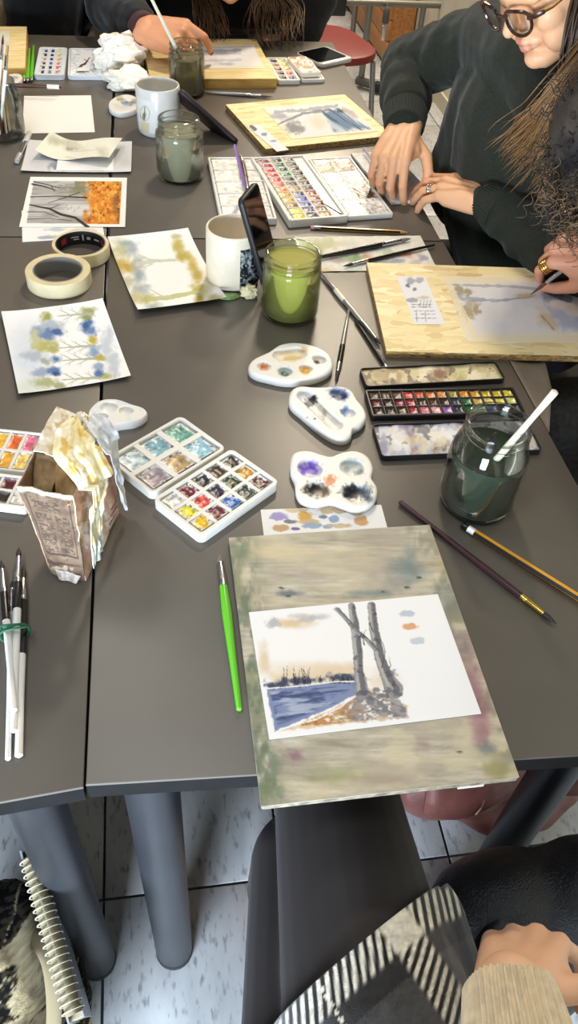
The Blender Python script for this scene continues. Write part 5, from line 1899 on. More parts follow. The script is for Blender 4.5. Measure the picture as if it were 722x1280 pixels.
def drape(name, label, path, widths, col, sd, fold, mat, paint=None, nt=40, ns=110, cat='rag', up=(0.5, -.5, .7), nf=3.0):
    P = np.array(spline(path, max(4, ns // (len(path) - 1))))
    wv = np.interp(np.linspace(0, 1, len(P)), np.linspace(0, 1, len(widths)), widths)
    rows_ = []
    for i in range(len(P)):
        tg = P[min(i + 1, len(P) - 1)] - P[max(i - 1, 0)]
        tg /= np.linalg.norm(tg)
        nr_ = np.array(up, float)
        if P[i][2] < CH - .004:
            nr_ = np.array([1.0, -.25, .1])
        elif i > 0:
            nr_ = np.array([.25, -.2, 1.0])
        nr_ -= tg * nr_.dot(tg)
        nr_ /= np.linalg.norm(nr_)
        sdv = np.cross(tg, nr_)
        s_ = np.linspace(-1, 1, nt + 1)
        ww = wv[i] * (1 + .35 * (vnoise(np.array([i / 9.0]), np.array([sd * 1.0]), sd)[0] - .5))
        f_ = fold * (np.sin(s_ * nf * math.pi + 3 * vnoise(np.full(nt + 1, i / 14.0), s_ * 2, sd)) * .35 + (fbm(np.full(nt + 1, i / 15.0), s_ * 2.6 + 5, sd + 3) - .5) * 3.0 + 1.2)
        rows_.append(P[i] + sdv * (s_ * ww)[:, None] + nr_ * f_[:, None])
    A = np.array(rows_)
    Mw = np.array(mat_of(CT))
    Wd = A.reshape(-1, 3) @ Mw[:3, :3].T + Mw[:3, 3]
    U, V = proj(Wd)
    p = Paint(U, V, col)
    p.S = np.repeat(np.linspace(0, 1, len(P)), nt + 1)
    if paint:
        paint(p)
    base = Wd[0] * 0 + np.array(CT.location)
    mb = MB()
    mb.v = [tuple(q) for q in Wd - base]
    n1 = nt + 1
    mb.f = [(j * n1 + i, (j + 1) * n1 + i, (j + 1) * n1 + i + 1, j * n1 + i + 1) for j in range(len(P) - 1) for i in range(nt)]
    mb.c = lin(np.clip(p.c, 0, 255))
    o = obj(name, mb, mat, None, tuple(base), angle=80)
    m = o.modifiers.new('thickness', 'SOLIDIFY')
    m.thickness = .0008
    return tag(o, label, cat)


def yellow_rag(p):
    p.wash((240, 234, 208), .9, 12, 3, .40, .58)
    p.wash((208, 174, 92), .75, 10, 13, .54, .66)
    p.mix(sstep(.62, .74, p.S) * (1 - sstep(.76, .86, p.S)), (226, 232, 214), .7)
    p.mix(sstep(.82, .92, p.S), (206, 216, 220), .85)


drape('rag', 'yellow-stained crumpled tissue draped over the carton corner', [tp(.55, .86, .010), tp(.66, .62, .014), tp(.86, .40, .016), side(.26, .03, .012), side(.22, .24, .008), side(.13, .48, .008), side(.09, .76, .008)],
      [.009, .019, .024, .021, .014, .016, .014], (228, 214, 164), 5, .0042, M('rag_cloth', vc=True, rough=1.0, spec=.05), yellow_rag)
drape('rag', 'thin bluish-white strip hanging down the far right side of the carton', [tp(.70, .92, .010), tp(.96, .84, .012), side(.80, .03, .007), side(.84, .34, .007), side(.92, .66, .007), side(.95, .88, .007)],
      [.009, .012, .012, .010, .007, .004], (216, 218, 222), 9, .003, M('rag_cloth'), lambda p: (p.wash((190, 196, 206), .8, 8, 3), p.wash((236, 234, 228), .8, 6, 13)), nt=20, nf=2)
# ------------------------------------------------------------ people
SKIN = M('skin', vc=True, rough=.48, spec=.4, sss=.12)
V3 = Vector


class Flesh:
    """collects round cones for one body, and where the skin is redder or a nail shows"""

    def __init__(s):
        s.mb, s.red, s.nails = MB(), [], []

    def c(s, *pts):
        for (p, r), (q_, r2) in zip(pts, pts[1:]):
            cone(s.mb, p, r, q_, r2)

    def e(s, c, r, rot=None):
        s.mb.ball(c, r, 20, 14, rot)


def hand(F, Wp, K, up, ty, curls, yaw=(6, 1, -4, -9), thumb=((.62, .70, -.35), (.86, .42, -.30), (.95, .10, -.32)), s=1.0, slim=1.0):
    """a palm, four jointed fingers and a thumb; ty = 1 right hand, -1 left; curls: per finger three bends in degrees"""
    Wp, K = V3(Wp), V3(K)
    x = (K - Wp).normalized()
    z = V3(up)
    z = (z - x * x.dot(z)).normalized()
    y = z.cross(x) * ty

    def P(a, b, c):
        return Wp + (x * a + y * b + z * c) * s
    rs = s * slim
    mcp = [(.090, .030, .001), (.094, .009, .004), (.089, -.012, .002), (.080, -.031, -.003)]
    for m, b in zip(mcp, (.016, .006, -.004, -.014)):
        F.c((P(-.01, b, 0), .0185 * rs), (P(.045, (b + m[1]) / 2, .001), .0155 * rs), (P(*m), .0118 * rs))
    F.c((P(.012, .020, -.008), .017 * rs), (P(.050, .034, -.010), .0135 * rs), (P(.08, .026, -.006), .010 * rs))
    F.c((P(.012, -.020, -.008), .016 * rs), (P(.066, -.030, -.008), .012 * rs))
    J = {}
    for k, (m, ln, cu, yw) in enumerate(zip(mcp, ((.044, .026, .020), (.048, .029, .021), (.044, .027, .020), (.034, .021, .018)), curls, yaw)):
        p, t, pts = P(*m), 0.0, []
        w = math.radians(yw)
        r4 = [q * (.92 if k == 3 else 1.0) * rs for q in (.0098, .0086, .0079, .0064)]
        pts.append((p, r4[0]))
        for j in range(3):
            t += math.radians(cu[j])
            d = (x * math.cos(w) + y * math.sin(w)) * math.cos(t) - z * math.sin(t)
            p = p + d * ln[j] * s
            pts.append((p, r4[j + 1]))
        F.c(*pts)
        F.e(pts[1][0], r4[1] * 1.06)
        dn = (x * math.cos(w) + y * math.sin(w)) * math.sin(t) + z * math.cos(t)
        F.nails.append((p - d * .002 * s + dn * r4[3] * .8, dn, .0062 * s))
        F.red.append((pts[1][0], .014 * s))
        F.red.append((p, .016 * s))
        J[k] = [q[0] for q in pts]
    p, pts = P(.022, .026, -.010), []
    pts.append((p, .0145 * rs))
    for j, (d, ln, r) in enumerate(zip(thumb, (.040, .032, .025), (.0118, .0100, .0076))):
        d = V3(d).normalized()
        d = x * d[0] + y * d[1] + z * d[2]
        p = p + d * ln * s
        pts.append((p, r * rs))
    F.c(*pts)
    side_ = (y * .5 + z).normalized()
    F.nails.append((p - d * .003 * s + side_ * .0062 * s, side_, .0066 * s))
    F.red.append((p, .016 * s))
    J['thumb'] = [q[0] for q in pts]
    J['P'] = P
    J['z'] = z
    return J


def head(F, H, f, u, s=1.0, ears=True):
    """a head about 22 cm tall: H between the ears, f where it faces, u its crown"""
    f = V3(f).normalized()
    u = V3(u)
    u = (u - f * f.dot(u)).normalized()
    l = u.cross(f)
    R = Matrix((f, l, u)).transposed()

    def P(a, b, c):
        return V3(H) + (f * a + l * b + u * c) * s
    E = lambda c, r: F.e(P(*c), [q * s for q in r], R)
    E((-.012, 0, .030), (.098, .077, .085))
    E((.026, 0, -.022), (.064, .064, .086))
    for g in (-1, 1):
        F.c((P(-.004, g * .054, -.050), .020 * s), (P(.035, g * .044, -.082), .018 * s), (P(.066, g * .012, -.100), .017 * s))
        E((.056, g * .038, -.026), (.027, .024, .026))
        E((.046, g * .041, -.056), (.034, .022, .036))
        E((.071, g * .032, .000), (.013, .0155, .0125))
        E((.088, g * .010, -.031), (.010, .0078, .0075))
        if ears:
            E((-.006, g * .078, -.012), (.015, .009, .030))
    F.c((P(.078, -.040, .020), .012 * s), (P(.085, 0, .021), .014 * s), (P(.078, .040, .020), .012 * s))
    F.c((P(.086, 0, .014), .0085 * s), (P(.096, 0, -.008), .0088 * s), (P(.107, 0, -.024), .0105 * s))
    F.c((P(.080, -.021, -.059), .0055 * s), (P(.091, -.005, -.0545), .0062 * s), (P(.091, .005, -.0545), .0062 * s), (P(.080, .021, -.059), .0055 * s))
    F.c((P(.080, -.018, -.065), .0055 * s), (P(.089, 0, -.0685), .0075 * s), (P(.080, .018, -.065), .0055 * s))
    E((.074, 0, -.097), (.018, .020, .017))
    return P, R


def skin_colour(F, base, lips=None, nail=None, brow=None):
    base = np.array(base, float)

    def colf(Pv, N):
        c = np.tile(base, (len(Pv), 1))
        c = c * (1 + (noise3(Pv, 60, 3) - .5) * .10)[:, None]
        for p, r in F.red:
            d = np.linalg.norm(Pv - np.array(p), axis=1)
            k = np.clip(1 - d / r, 0, 1)[:, None] * .45
            c = c * (1 - k) + (base * [1.0, .80, .76]) * k
        for p, n, r in F.nails:
            d = np.linalg.norm(Pv - np.array(p), axis=1)
            k = ((1 - sstep(.75 * r, r, d)) * sstep(.25, .5, N @ np.array(n)))[:, None]
            c = c * (1 - k) + np.array(nail if nail else (226, 176, 160)) * k
        if lips is not None:
            Ph, col = lips
            for q, r in (((.090, 0, -.0555), .0095), ((.084, .012, -.058), .008), ((.084, -.012, -.058), .008), ((.089, 0, -.069), .009), ((.083, .011, -.066), .0075), ((.083, -.011, -.066), .0075)):
                d = np.linalg.norm(Pv - np.array(Ph(*q)), axis=1)
                k = (1 - sstep(r * .7, r, d))[:, None] * .8
                c = c * (1 - k) + np.array(col) * k
        if brow is not None:
            Ph, col = brow
            for g in (-1, 1):
                for t in np.linspace(0, 1, 9):
                    d = np.linalg.norm(Pv - np.array(Ph(.094 - .020 * t, g * (.014 + .034 * t), .029 + .006 * math.sin(t * 2.4))), axis=1)
                    k = (1 - sstep(.003, .006, d))[:, None] * .75
                    c = c * (1 - k) + np.array(col) * k
                # the lash line of the lowered lid
                for t in np.linspace(-1, 1, 9):
                    d = np.linalg.norm(Pv - np.array(Ph(.083 - .006 * t * t, g * .032 + .014 * t, -.006 - .003 * (1 - t * t))), axis=1)
                    k = (1 - sstep(.0015, .0035, d))[:, None] * .85
                    c = c * (1 - k) + np.array((52, 36, 28)) * k
        return c
    return colf


def strands(name, parent, guides, mat, n_each, spread, rad, sd=1, wave=.004, label=None, taper=.25):
    """locks of hair: thin tubes following guide curves, fanned out; one part"""
    rr = np.random.default_rng(sd)
    mb = MB()
    for g in guides:
        G = np.array(spline(g, 5))
        tt = np.linspace(0, 1, len(G))
        for k in range(n_each):
            o = rr.normal(size=3) * spread
            o2 = rr.normal(size=3) * spread * 1.5
            ph, fr = rr.uniform(0, 6.28), rr.uniform(1.5, 3.5)
            end = rr.uniform(.78, 1.0)
            m_ = max(3, int(len(G) * end))
            pts = G[:m_] + o * (1 - tt[:m_, None]) + o2 * tt[:m_, None]
            pts = pts + wave * np.stack([np.sin(ph + fr * 6.28 * tt[:m_]), np.cos(ph + fr * 5 * tt[:m_]), 0 * tt[:m_]], 1) * tt[:m_, None]
            r = rad * rr.uniform(.7, 1.3)
            mb.tube(pts, [r * (1 - (1 - taper) * (i / (m_ - 1)) ** 2) for i in range(m_)], 4, cap=True)
    o = obj(name, mb, mat, parent, angle=180, label=label)
    o['kind'] = 'stuff'
    return o


def folds(amp, sc, sd=0):
    return lambda P, N: amp * ((noise3(P, sc, sd) - .5) * 2 + .6 * (noise3(P, sc * 2.3, sd + 9) - .5))


def ring_band(parent, p, axis, r, w, mat, n=28, name='ring'):
    a = V3(axis).normalized()
    u = a.orthogonal().normalized()
    v = a.cross(u)
    pts = [V3(p) + (u * math.cos(t) + v * math.sin(t)) * r for t in [2 * math.pi * i / n for i in range(n + 1)]]
    return obj(name, MB().tube(pts, w, 8, cap=False), mat, parent)


SILVER = M('silver', (210, 208, 204), .2, metal=1.0)
GOLD = M('gold', (226, 190, 110), .2, metal=1.0)

# ---- the woman in glasses, on the right of the far table
A = thing('person', 'woman in dark glasses and a dark green sweatshirt, looking down at her hands', 'person')
F = Flesh()
aSR, aER, aWR = V3((.635, 1.575, .985)), V3((.535, 1.755, .885)), V3(Z(505, 160, .84))
aSL, aEL, aWL = V3((.690, 1.235, .960)), V3(Z(728, 336, .775)), V3(Z(606, 249, .80))
F.c((V3((.78, 1.42, .53)), .14), (V3((.715, 1.42, .74)), .10), (V3((.69, 1.42, .90)), .085), (V3((.68, 1.405, .97)), .065))
F.c((aSR, .055), (aER, .042), (aER + (aWR - aER) * .5, .037), (aWR, .0255))
F.c((aSL, .055), (aEL, .042), (aEL + (aWL - aEL) * .5, .037), (aWL, .0255))
F.c((aSR, .05), (V3((.68, 1.41, .98)), .055), (aSL, .05))
for g in (-1, 1):
    F.c((V3((.80, 1.42 + g * .09, .52)), .085), (V3((.40, 1.43 + g * .10, .55)), .058), (V3((.39, 1.44 + g * .10, .12)), .04))
nose = sphere_hit(634, 42, V3((.62, 1.31, 1.14)), .126)
fA, uA = V3((-.74, -.36, -.55)), V3((-.50, -.10, .82))
HA = onX(634, 42, .535) - fA.normalized() * .105
uo = (uA - fA.normalized() * fA.normalized().dot(uA)).normalized()
HA = HA + uo * .024
PA, RA = head(F, HA, fA, uA, .95)
F.c((PA(-.035, 0, -.05), .050), (V3((.690, 1.40, .98)), .050))
# right hand presses the tissue, left hand steadies it
JR = hand(F, aWR, Z(484, 207, .805), (-.35, -.35, .85), 1, ((38, 42, 18), (48, 50, 25), (46, 52, 25), (44, 50, 22)), thumb=((.55, .75, -.40), (.85, .35, -.42), (.90, -.05, -.45)), s=1.0)
JL = hand(F, aWL, Z(552, 231, .792), (-.05, -.20, 1.0), -1, ((14, 22, 12), (18, 24, 14), (22, 26, 16), (26, 30, 18)), yaw=(2, -2, -6, -12), thumb=((.70, .45, -.55), (.90, .20, -.40), (.95, .05, -.35)), s=.98)
skA = (222, 168, 126)
bodyA = fuse('body', F.mb, .0030, 3, SKIN, A, skin_colour(F, skA, (PA, (190, 108, 98)), (214, 150, 134), (PA, (92, 64, 48))))
GREEN = M('dark_green_jersey', (36, 38, 29), .9, var=.12, vscale=300, bump=.25, bscale=900, sheen=.08, spec=.15)
G = MB()
for pts in (((V3((.78, 1.42, .60)), .165), (V3((.700, 1.435, .74)), .140), (V3((.672, 1.435, .90)), .128), (V3((.672, 1.41, .985)), .092), (V3((.685, 1.385, 1.03)), .066)),
            ((V3((.66, 1.52, .76)), .12), (V3((.66, 1.50, .90)), .11)), ((V3((.71, 1.36, .78)), .105), (V3((.70, 1.35, .90)), .10)),
            ((aSR, .074), (V3((.65, 1.41, 1.0)), .082), (aSL, .074)),
            ((aSR, .072), (aER, .057), (aER + (aWR - aER) * .55, .050), (aER + (aWR - aER) * .80, .041), (aER + (aWR - aER) * .93, .038)),
            ((aSL, .072), (aEL, .060), (aEL + (aWL - aEL) * .55, .050), (aEL + (aWL - aEL) * .82, .043), (aEL + (aWL - aEL) * .95, .035))):
    for (p, r), (q_, r2) in zip(pts, pts[1:]):
        cone(G, p, r, q_, r2)


def sleeve_folds(P, N):
    d = .006 * (noise3(P, 16, 2) - .5) * 2 + .002 * (noise3(P, 45, 12) - .5)
    for a, b in ((aSR, aER), (aER, aWR), (aEL, aWL)):
        ax = np.array((b - a).normalized())
        t = (P - np.array(a)) @ ax
        rad = np.linalg.norm(P - np.array(a) - t[:, None] * ax, axis=1)
        m = (1 - sstep(.05, .085, rad)) * sstep(-.02, .03, t) * (1 - sstep((b - a).length * .72, (b - a).length * .84, t))
        d = d + m * .0026 * np.sin(t * 105 + 7 * noise3(P, 12, 5) + 3 * N[:, 2])
    return d


fuse('sweatshirt', G, .0048, 6, GREEN, A, dispf=sleeve_folds)
for J_, a, b in ((0, aER, aWR), (1, aEL, aWL)):
    ax = (b - a).normalized()
    u_ = ax.orthogonal().normalized()
    v_ = ax.cross(u_)
    L = []
    for t_, r_ in ((.80, .044), (.83, .0425), (.97, .0335 if J_ else .0385), (1.0, .0325 if J_ else .0375), (1.0, .030), (.9, .030)):
        c_ = a + (b - a) * t_
        L.append([tuple(c_ + (u_ * math.cos(w) + v_ * math.sin(w)) * (r_ + .0009 * math.sin(40 * w))) for w in [2 * math.pi * i / 160 for i in range(160)]])
    obj('cuff', MB().loops(L, False, False), GREEN, A, angle=60)
obj('watch_band', MB().tube([aWL + (V3((math.cos(w), 0, 0)) * 0) + ((aWL - aEL).normalized().orthogonal().normalized() * math.cos(w) + (aWL - aEL).normalized().cross((aWL - aEL).normalized().orthogonal().normalized()) * math.sin(w)) * .0275 for w in [2 * math.pi * i / 30 for i in range(31)]], .0035, 8, cap=False), M('lilac_band', (188, 178, 196), .4), A)
TROU = M('black_trousers', (20, 20, 22), .85, bump=.2, bscale=500)
Gt = MB()
cone(Gt, V3((.80, 1.42, .54)), .165, V3((.76, 1.42, .60)), .150)
for g in (-1, 1):
    for (p, r), (q_, r2) in zip([(V3((.80, 1.42 + g * .09, .52)), .095), (V3((.40, 1.43 + g * .10, .55)), .068), (V3((.39, 1.44 + g * .10, .10)), .052)], [(V3((.40, 1.43 + g * .10, .55)), .068), (V3((.39, 1.44 + g * .10, .10)), .052)]):
        cone(Gt, p, r, q_, r2)
fuse('trousers', Gt, .008, 4, TROU, A)
for p in (JL[2][1] + (JL[2][0] - JL[2][1]) * .45,):
    for k, dx in enumerate((-.003, .0005, .0035)):
        ax = (JL[2][1] - JL[2][0]).normalized()
        ring_band(bodyA, p + ax * dx, ax + V3((0, .2 * (k - 1), .1)), .0103, .0009, SILVER)
# glasses
FRM = M('tortoise_frame', (28, 20, 18), .15, spec=.6, col2=(64, 40, 28), vscale=90)
GL = thing('eyeglasses', None, None)
GL.parent = A
for g in (-1, 1):
    ol = [(.012, .016), (.030, .0195), (.048, .017), (.054, .004), (.049, -.012), (.036, -.0205), (.020, -.019), (.010, -.006)]
    sp = smooth_closed(ol, 4)
    pts = [PA(.112 - .010 * (abs(y_) / .055) ** 2, g * y_, -.003 + z_) for y_, z_ in sp]
    obj('frame', MB().tube(pts + [pts[0]], .0025, 8, cap=False), FRM, GL)
    obj('lens', MB().add([tuple(p) for p in pts], [tuple(range(len(pts)))]), glass('spectacle_lens', (246, 240, 236), .8), GL, angle=0)
    obj('temple', MB().tube([PA(.100, g * .056, .006), PA(.075, g * .071, .004), PA(.0, g * .083, .004), PA(-.014, g * .084, -.006)], [.0042, .0020, .0014, .0014], 8), GOLD, GL)
    obj('end_piece', MB().tube([PA(.105, g * .050, .006), PA(.098, g * .059, .006), PA(.086, g * .067, .005)], [.003, .0045, .003], 8), FRM, GL)
obj('bridge', MB().tube([PA(.1125, -.012, .006), PA(.1150, 0, .009), PA(.1125, .012, .006)], .0024, 8), FRM, GL)
# hair: a cap on the crown and long straight locks falling past the near cheek to the lap
HAIR = M('brown_hair', (52, 38, 28), .45, spec=.5, col2=(86, 62, 42), vscale=25, stretch=(1, 1, .3))
HAIR_TIP = M('light_brown_hair', (112, 82, 52), .45, spec=.5, col2=(150, 112, 70), vscale=25, stretch=(1, 1, .3))
hc = MB()
for c_, r_ in (((-.028, 0, .040), (.097, .086, .090)), ((-.055, 0, -.01), (.07, .082, .085)), ((-.035, .062, -.02), (.045, .026, .075)), ((-.035, -.062, -.02), (.045, .026, .075)), ((.025, .045, .075), (.045, .035, .032)), ((.025, -.045, .075), (.045, .035, .032))):
    hc.ball(PA(*c_), r_, 18, 12, RA)
fuse('hair', hc, .005, 4, HAIR, A, dispf=lambda P, N: .002 * np.sin((P @ np.array(RA.col[1])) * 700))
q3 = lambda u, v, x: V3(onX(u, v, x))
gd = []
for k in range(9):
    t_ = k / 8
    gd.append([PA(-.02 - .05 * t_, .080, .04 - .03 * t_), PA(-.03 - .05 * t_, .100, -.06), q3(708 - 8 * t_ + 10, 120 - 10 * t_, .58), q3(700 - 36 * t_, 165, .575), q3(676 - 50 * t_, 205 - 4 * t_, .575)])
strands('hair_lock', A, gd, HAIR_TIP, 64, .011, .0012, 3, .005)
gd = [[PA(-.03 - .012 * k, .085, .02), PA(-.05, .10, -.08), q3(724 - 6 * k, 130, .60), q3(716 - 9 * k, 200, .60), q3(690 - 13 * k, 258 - 3 * k, .60)] for k in range(4)]
strands('hair_lock', A, gd, HAIR_TIP, 50, .010, .0012, 9, .006)
gd = [[PA(.03 - .015 * k, .075, .06), PA(.015 - .015 * k, .092, -.01), PA(.0 - .015 * k, .098, -.09), PA(-.01 - .01 * k, .10, -.16)] for k in range(5)]
gd += [[V3(onY(728 + 5 * k, -14, 1.235)), V3(onY(716 + 5 * k, 28, 1.212)), V3(onY(709 + 6 * k, 76, 1.205)), V3(onY(706 + 6 * k, 122, 1.20)), V3(onY(694 + 7 * k, 168, 1.20))] for k in range(5)]
strands('hair_lock', A, gd, HAIR, 40, .006, .0016, 5, .003)

# ---- the person at the right edge: curly dark hair and the hand with stacked rings
B = thing('person', 'person with dark curly hair at the right edge, painting with a ringed hand', 'person')
F = Flesh()
bSR, bER, bWR = V3((.93, 1.13, .93)), V3((.92, 1.16, .74)), V3(Z(772, 322, .835))
bSL, bEL, bWL = V3((.93, .80, .93)), V3((.90, .76, .72)), V3((.80, .88, .775))
F.c((V3((1.08, .96, .52)), .15), (V3((.98, .97, .80)), .125), (V3((.92, .97, .96)), .09))
F.c((bSR, .055), (bER, .042), (bWR, .0265))
F.c((bSL, .055), (bEL, .042), (bWL, .0265))
F.c((bSR, .06), (V3((.93, .97, .97)), .07), (bSL, .06))
for g in (-1, 1):
    F.c((V3((1.08, .96 + g * .09, .52)), .085), (V3((.70, .90 + g * .11, .55)), .058), (V3((.70, .90 + g * .11, .10)), .04))
HB = onY(792, 192, 1.03)
PB, RB = head(F, HB, (-.70, .32, -.64), (-.55, .2, .80))
F.c((PB(-.035, 0, -.05), .052), (V3((.92, .97, .98)), .058))
JB = hand(F, bWR, Z(708, 309, .828), (-.30, -.45, .80), 1, ((58, 34, 14), (66, 48, 26), (60, 60, 34), (58, 62, 36)), yaw=(-4, 2, 2, 2), thumb=((.72, .55, -.45), (.93, .10, -.40), (.88, -.12, -.50)), s=1.0)
hand(F, bWL, bWL + V3((-.08, .04, -.004)), (0, 0, 1), -1, ((20, 30, 16),) * 4, s=.98)
skB = (224, 160, 128)
bodyB = fuse('body', F.mb, .0034, 3, SKIN, B, skin_colour(F, skB, (PB, (190, 108, 98)), (226, 150, 136), (PB, (60, 44, 36))))
G = MB()
KNIT = M('charcoal_knit', (46, 45, 44), .95, var=.2, vscale=200, bump=.4, bscale=400, sheen=.4, spec=.1)
for pts in (((V3((1.08, .96, .56)), .17), (V3((.99, .97, .80)), .145), (V3((.93, .97, .95)), .105)), ((bSR, .072), (V3((.93, .97, .97)), .08), (bSL, .072)), ((bSR, .07), (bER, .056), (bWR + (bER - bWR) * .12, .038)), ((bSL, .07), (bEL, .056), (bWL + (bEL - bWL) * .1, .038))):
    for (p, r), (q_, r2) in zip(pts, pts[1:]):
        cone(G, p, r, q_, r2)
fuse('sweater', G, .008, 4, KNIT, B, dispf=folds(.006, 20, 4))
Gt = MB()
for g in (-1, 1):
    for (p, r), (q_, r2) in zip([(V3((1.08, .96 + g * .09, .52)), .10), (V3((.70, .90 + g * .11, .55)), .075)], [(V3((.70, .90 + g * .11, .55)), .075), (V3((.70, .90 + g * .11, .10)), .06)]):
        cone(Gt, p, r, q_, r2)
fuse('trousers', Gt, .008, 4, M('grey_trousers', (62, 60, 56), .9, var=.15, vscale=120, bump=.3, bscale=300), B, dispf=folds(.005, 25, 6))
for k in range(4):
    ax = (JB[0][1] - JB[0][0]).normalized()
    ring_band(bodyB, JB[0][0] + (JB[0][1] - JB[0][0]) * (.22 + .11 * k), ax + V3((.06 * k - .1, .05, 0)), .0112, .0014, GOLD)
hc = MB()
for c_, r_ in (((-.03, 0, .035), (.10, .092, .092)), ((-.05, 0, -.04), (.08, .10, .09)), ((-.02, .07, -.05), (.06, .04, .10)), ((-.02, -.07, -.05), (.06, .04, .10))):
    hc.ball(PB(*c_), r_, 18, 12, RB)
LOCKS = [(V3(onY(738 + 5 * (k % 2), 160 + 26 * k, .955 + .004 * k)), .052 - .004 * k) for k in range(4)]
for c_, r_ in LOCKS:
    hc.ball(c_, (r_, r_ * .8, r_ * 1.1), 18, 12)
CURL = M('black_curly_hair', (30, 28, 27), .75, spec=.2, col2=(66, 56, 46), vscale=18)
CURL2 = M('brown_curly_hair', (74, 58, 42), .55, spec=.4, col2=(122, 96, 66), vscale=18)
fuse('hair', hc, .006, 3, CURL, B, dispf=lambda P, N: .022 * (noise3(P, 42, 4) - .5))


def curls(name, parent, roots, mat, sd, rad=.0010, rc=.007, ln=.05, turns=2.4):
    rr = np.random.default_rng(sd)
    mb = MB()
    for p, d in roots:
        d = V3(d).normalized()
        d = (d + V3(tuple(rr.normal(size=3) * .35)) + V3((0, 0, -.55))).normalized()
        u_ = d.orthogonal().normalized()
        v_ = d.cross(u_)
        L_, c_, ph = ln * rr.uniform(.6, 1.4), rc * rr.uniform(.5, 1.3), rr.uniform(0, 6.28)
        tn = turns * rr.uniform(.6, 1.2)
        pts = [V3(p) + d * (L_ * i / 16) + (u_ * math.cos(ph + tn * 6.28 * i / 16) + v_ * math.sin(ph + tn * 6.28 * i / 16)) * c_ * (.4 + .6 * i / 16) for i in range(17)]
        mb.tube(pts, [rad * (1 - .6 * i / 16) for i in range(17)], 3)
    o = obj(name, mb, mat, parent, angle=180)
    o['kind'] = 'stuff'


rr = np.random.default_rng(5)
roots = []
for _ in range(1100):
    d = rr.normal(size=3)
    d /= np.linalg.norm(d)
    if d[0] > .55 and d[2] < .2 and d[1] < .35:
        continue
    roots.append((PB(-.03 + .10 * d[0], .098 * d[1], -.005 + .115 * d[2]), RB @ V3(tuple(d))))
for c_, r_ in LOCKS:
    for _ in range(130):
        d = rr.normal(size=3)
        d /= np.linalg.norm(d)
        roots.insert(0, (c_ + V3((d[0] * r_, d[1] * r_ * .8, d[2] * r_ * 1.1)), V3(tuple(d))))
curls('hair_curls', B, roots, CURL, 2, ln=.036, rc=.006)
curls('hair_curls', B, [(LOCKS[2 + k % 2][0] + V3((rr.normal() * .022 - .012, rr.normal() * .02 - .02, rr.normal() * .015 - .012)), (rr.normal() * .3 - .25, rr.normal() * .3, -1)) for k in range(220)], CURL2, 8, rc=.007, ln=.036)
bt_, be_ = Z(662, 369, T + .0165), None
gp_ = (JB[0][2] + JB['thumb'][2]) * .5
be_ = bt_ + (sphere_hit(735, 313, bt_, .105) - bt_).normalized() * .19
brush('fine silver-ferruled brush held by the ringed hand at the right edge', bt_, be_, .0042, 'silver', hair='brown', fl=.036, hl=.030)

# ---- the person at the far end: black sweater, long brown hair hanging over the board
C = thing('person', 'person in black with long brown hair, dipping a brush at the far end', 'person')
F = Flesh()
cSR, cER, cWR = V3((.03, 2.62, 1.00)), V3((-.075, 2.40, .815)), V3(Z(184, 38, .825))
cSL, cEL, cWL = V3((.41, 2.62, 1.00)), V3((.49, 2.60, .80)), V3((.42, 2.50, .655))
F.c((V3((.22, 2.86, .52)), .15), (V3((.22, 2.74, .78)), .12), (V3((.215, 2.62, .98)), .09))
F.c((cSR, .055), (cER, .042), (cWR, .0265))
F.c((cSL, .055), (cEL, .042), (cWL, .0265))
F.c((cSR, .06), (V3((.215, 2.62, 1.0)), .07), (cSL, .06))
chin = onY(287, -2, 2.36)
fC, uC = V3((.02, -.74, -.67)), V3((0, -.67, .74))
HC = chin + uC.normalized() * .112 - fC.normalized() * .07
PC, RC = head(F, HC, fC, uC)
F.c((PC(-.035, 0, -.05), .05), (V3((.215, 2.60, 1.0)), .056))
JC = hand(F, cWR, Z(213, 43, .83), (-.05, -.62, .78), 1, ((40, 46, 20), (62, 62, 30), (66, 66, 34), (66, 66, 34)), yaw=(0, 0, 0, 0), thumb=((.62, .55, -.50), (.92, .10, -.30), (.95, -.10, -.2)), s=1.08)
hand(F, cWL, cWL + V3((-.07, -.04, 0)), (0, 0, 1), -1, ((30, 40, 20),) * 4)
for g in (-1, 1):
    F.c((V3((.22 + g * .09, 2.86, .52)), .085), (V3((.22 + g * .10, 2.45, .54)), .058), (V3((.22 + g * .10, 2.45, .10)), .04))
bodyC = fuse('body', F.mb, .0036, 3, SKIN, C, skin_colour(F, (216, 152, 112), (PC, (206, 120, 112)), (26, 22, 24)))
BLK = M('black_wool', (17, 17, 17), .95, sheen=.15, bump=.3, bscale=300, spec=.1)
G = MB()
for pts in (((V3((.22, 2.86, .56)), .17), (V3((.22, 2.74, .78)), .15), (V3((.215, 2.63, .97)), .11)), ((cSR, .075), (V3((.215, 2.62, 1.0)), .085), (cSL, .075)), ((cSR, .072), (cER, .072), (cER + (cWR - cER) * .55, .055), (cER + (cWR - cER) * .80, .043)), ((cSL, .072), (cEL, .066), (cEL + (cWL - cEL) * .8, .048)),
            ((V3((.10, 2.60, .82)), .12), (V3((.34, 2.60, .82)), .12))):
    for (p, r), (q_, r2) in zip(pts, pts[1:]):
        cone(G, p, r, q_, r2)
fuse('sweater', G, .007, 4, BLK, C, dispf=folds(.006, 18, 8))
obj('cuff', MB().tube([cER + (cWR - cER) * t_ for t_ in (.72, .80, .92, .96)], [.040, .038, .034, .0325], 28), M('maroon_cuff', (62, 36, 36), .9), C)
Gt = MB()
for g in (-1, 1):
    for (p, r), (q_, r2) in zip([(V3((.22 + g * .09, 2.86, .52)), .10), (V3((.22 + g * .10, 2.47, .54)), .072)], [(V3((.22 + g * .10, 2.47, .54)), .072), (V3((.22 + g * .10, 2.47, .10)), .055)]):
        cone(Gt, p, r, q_, r2)
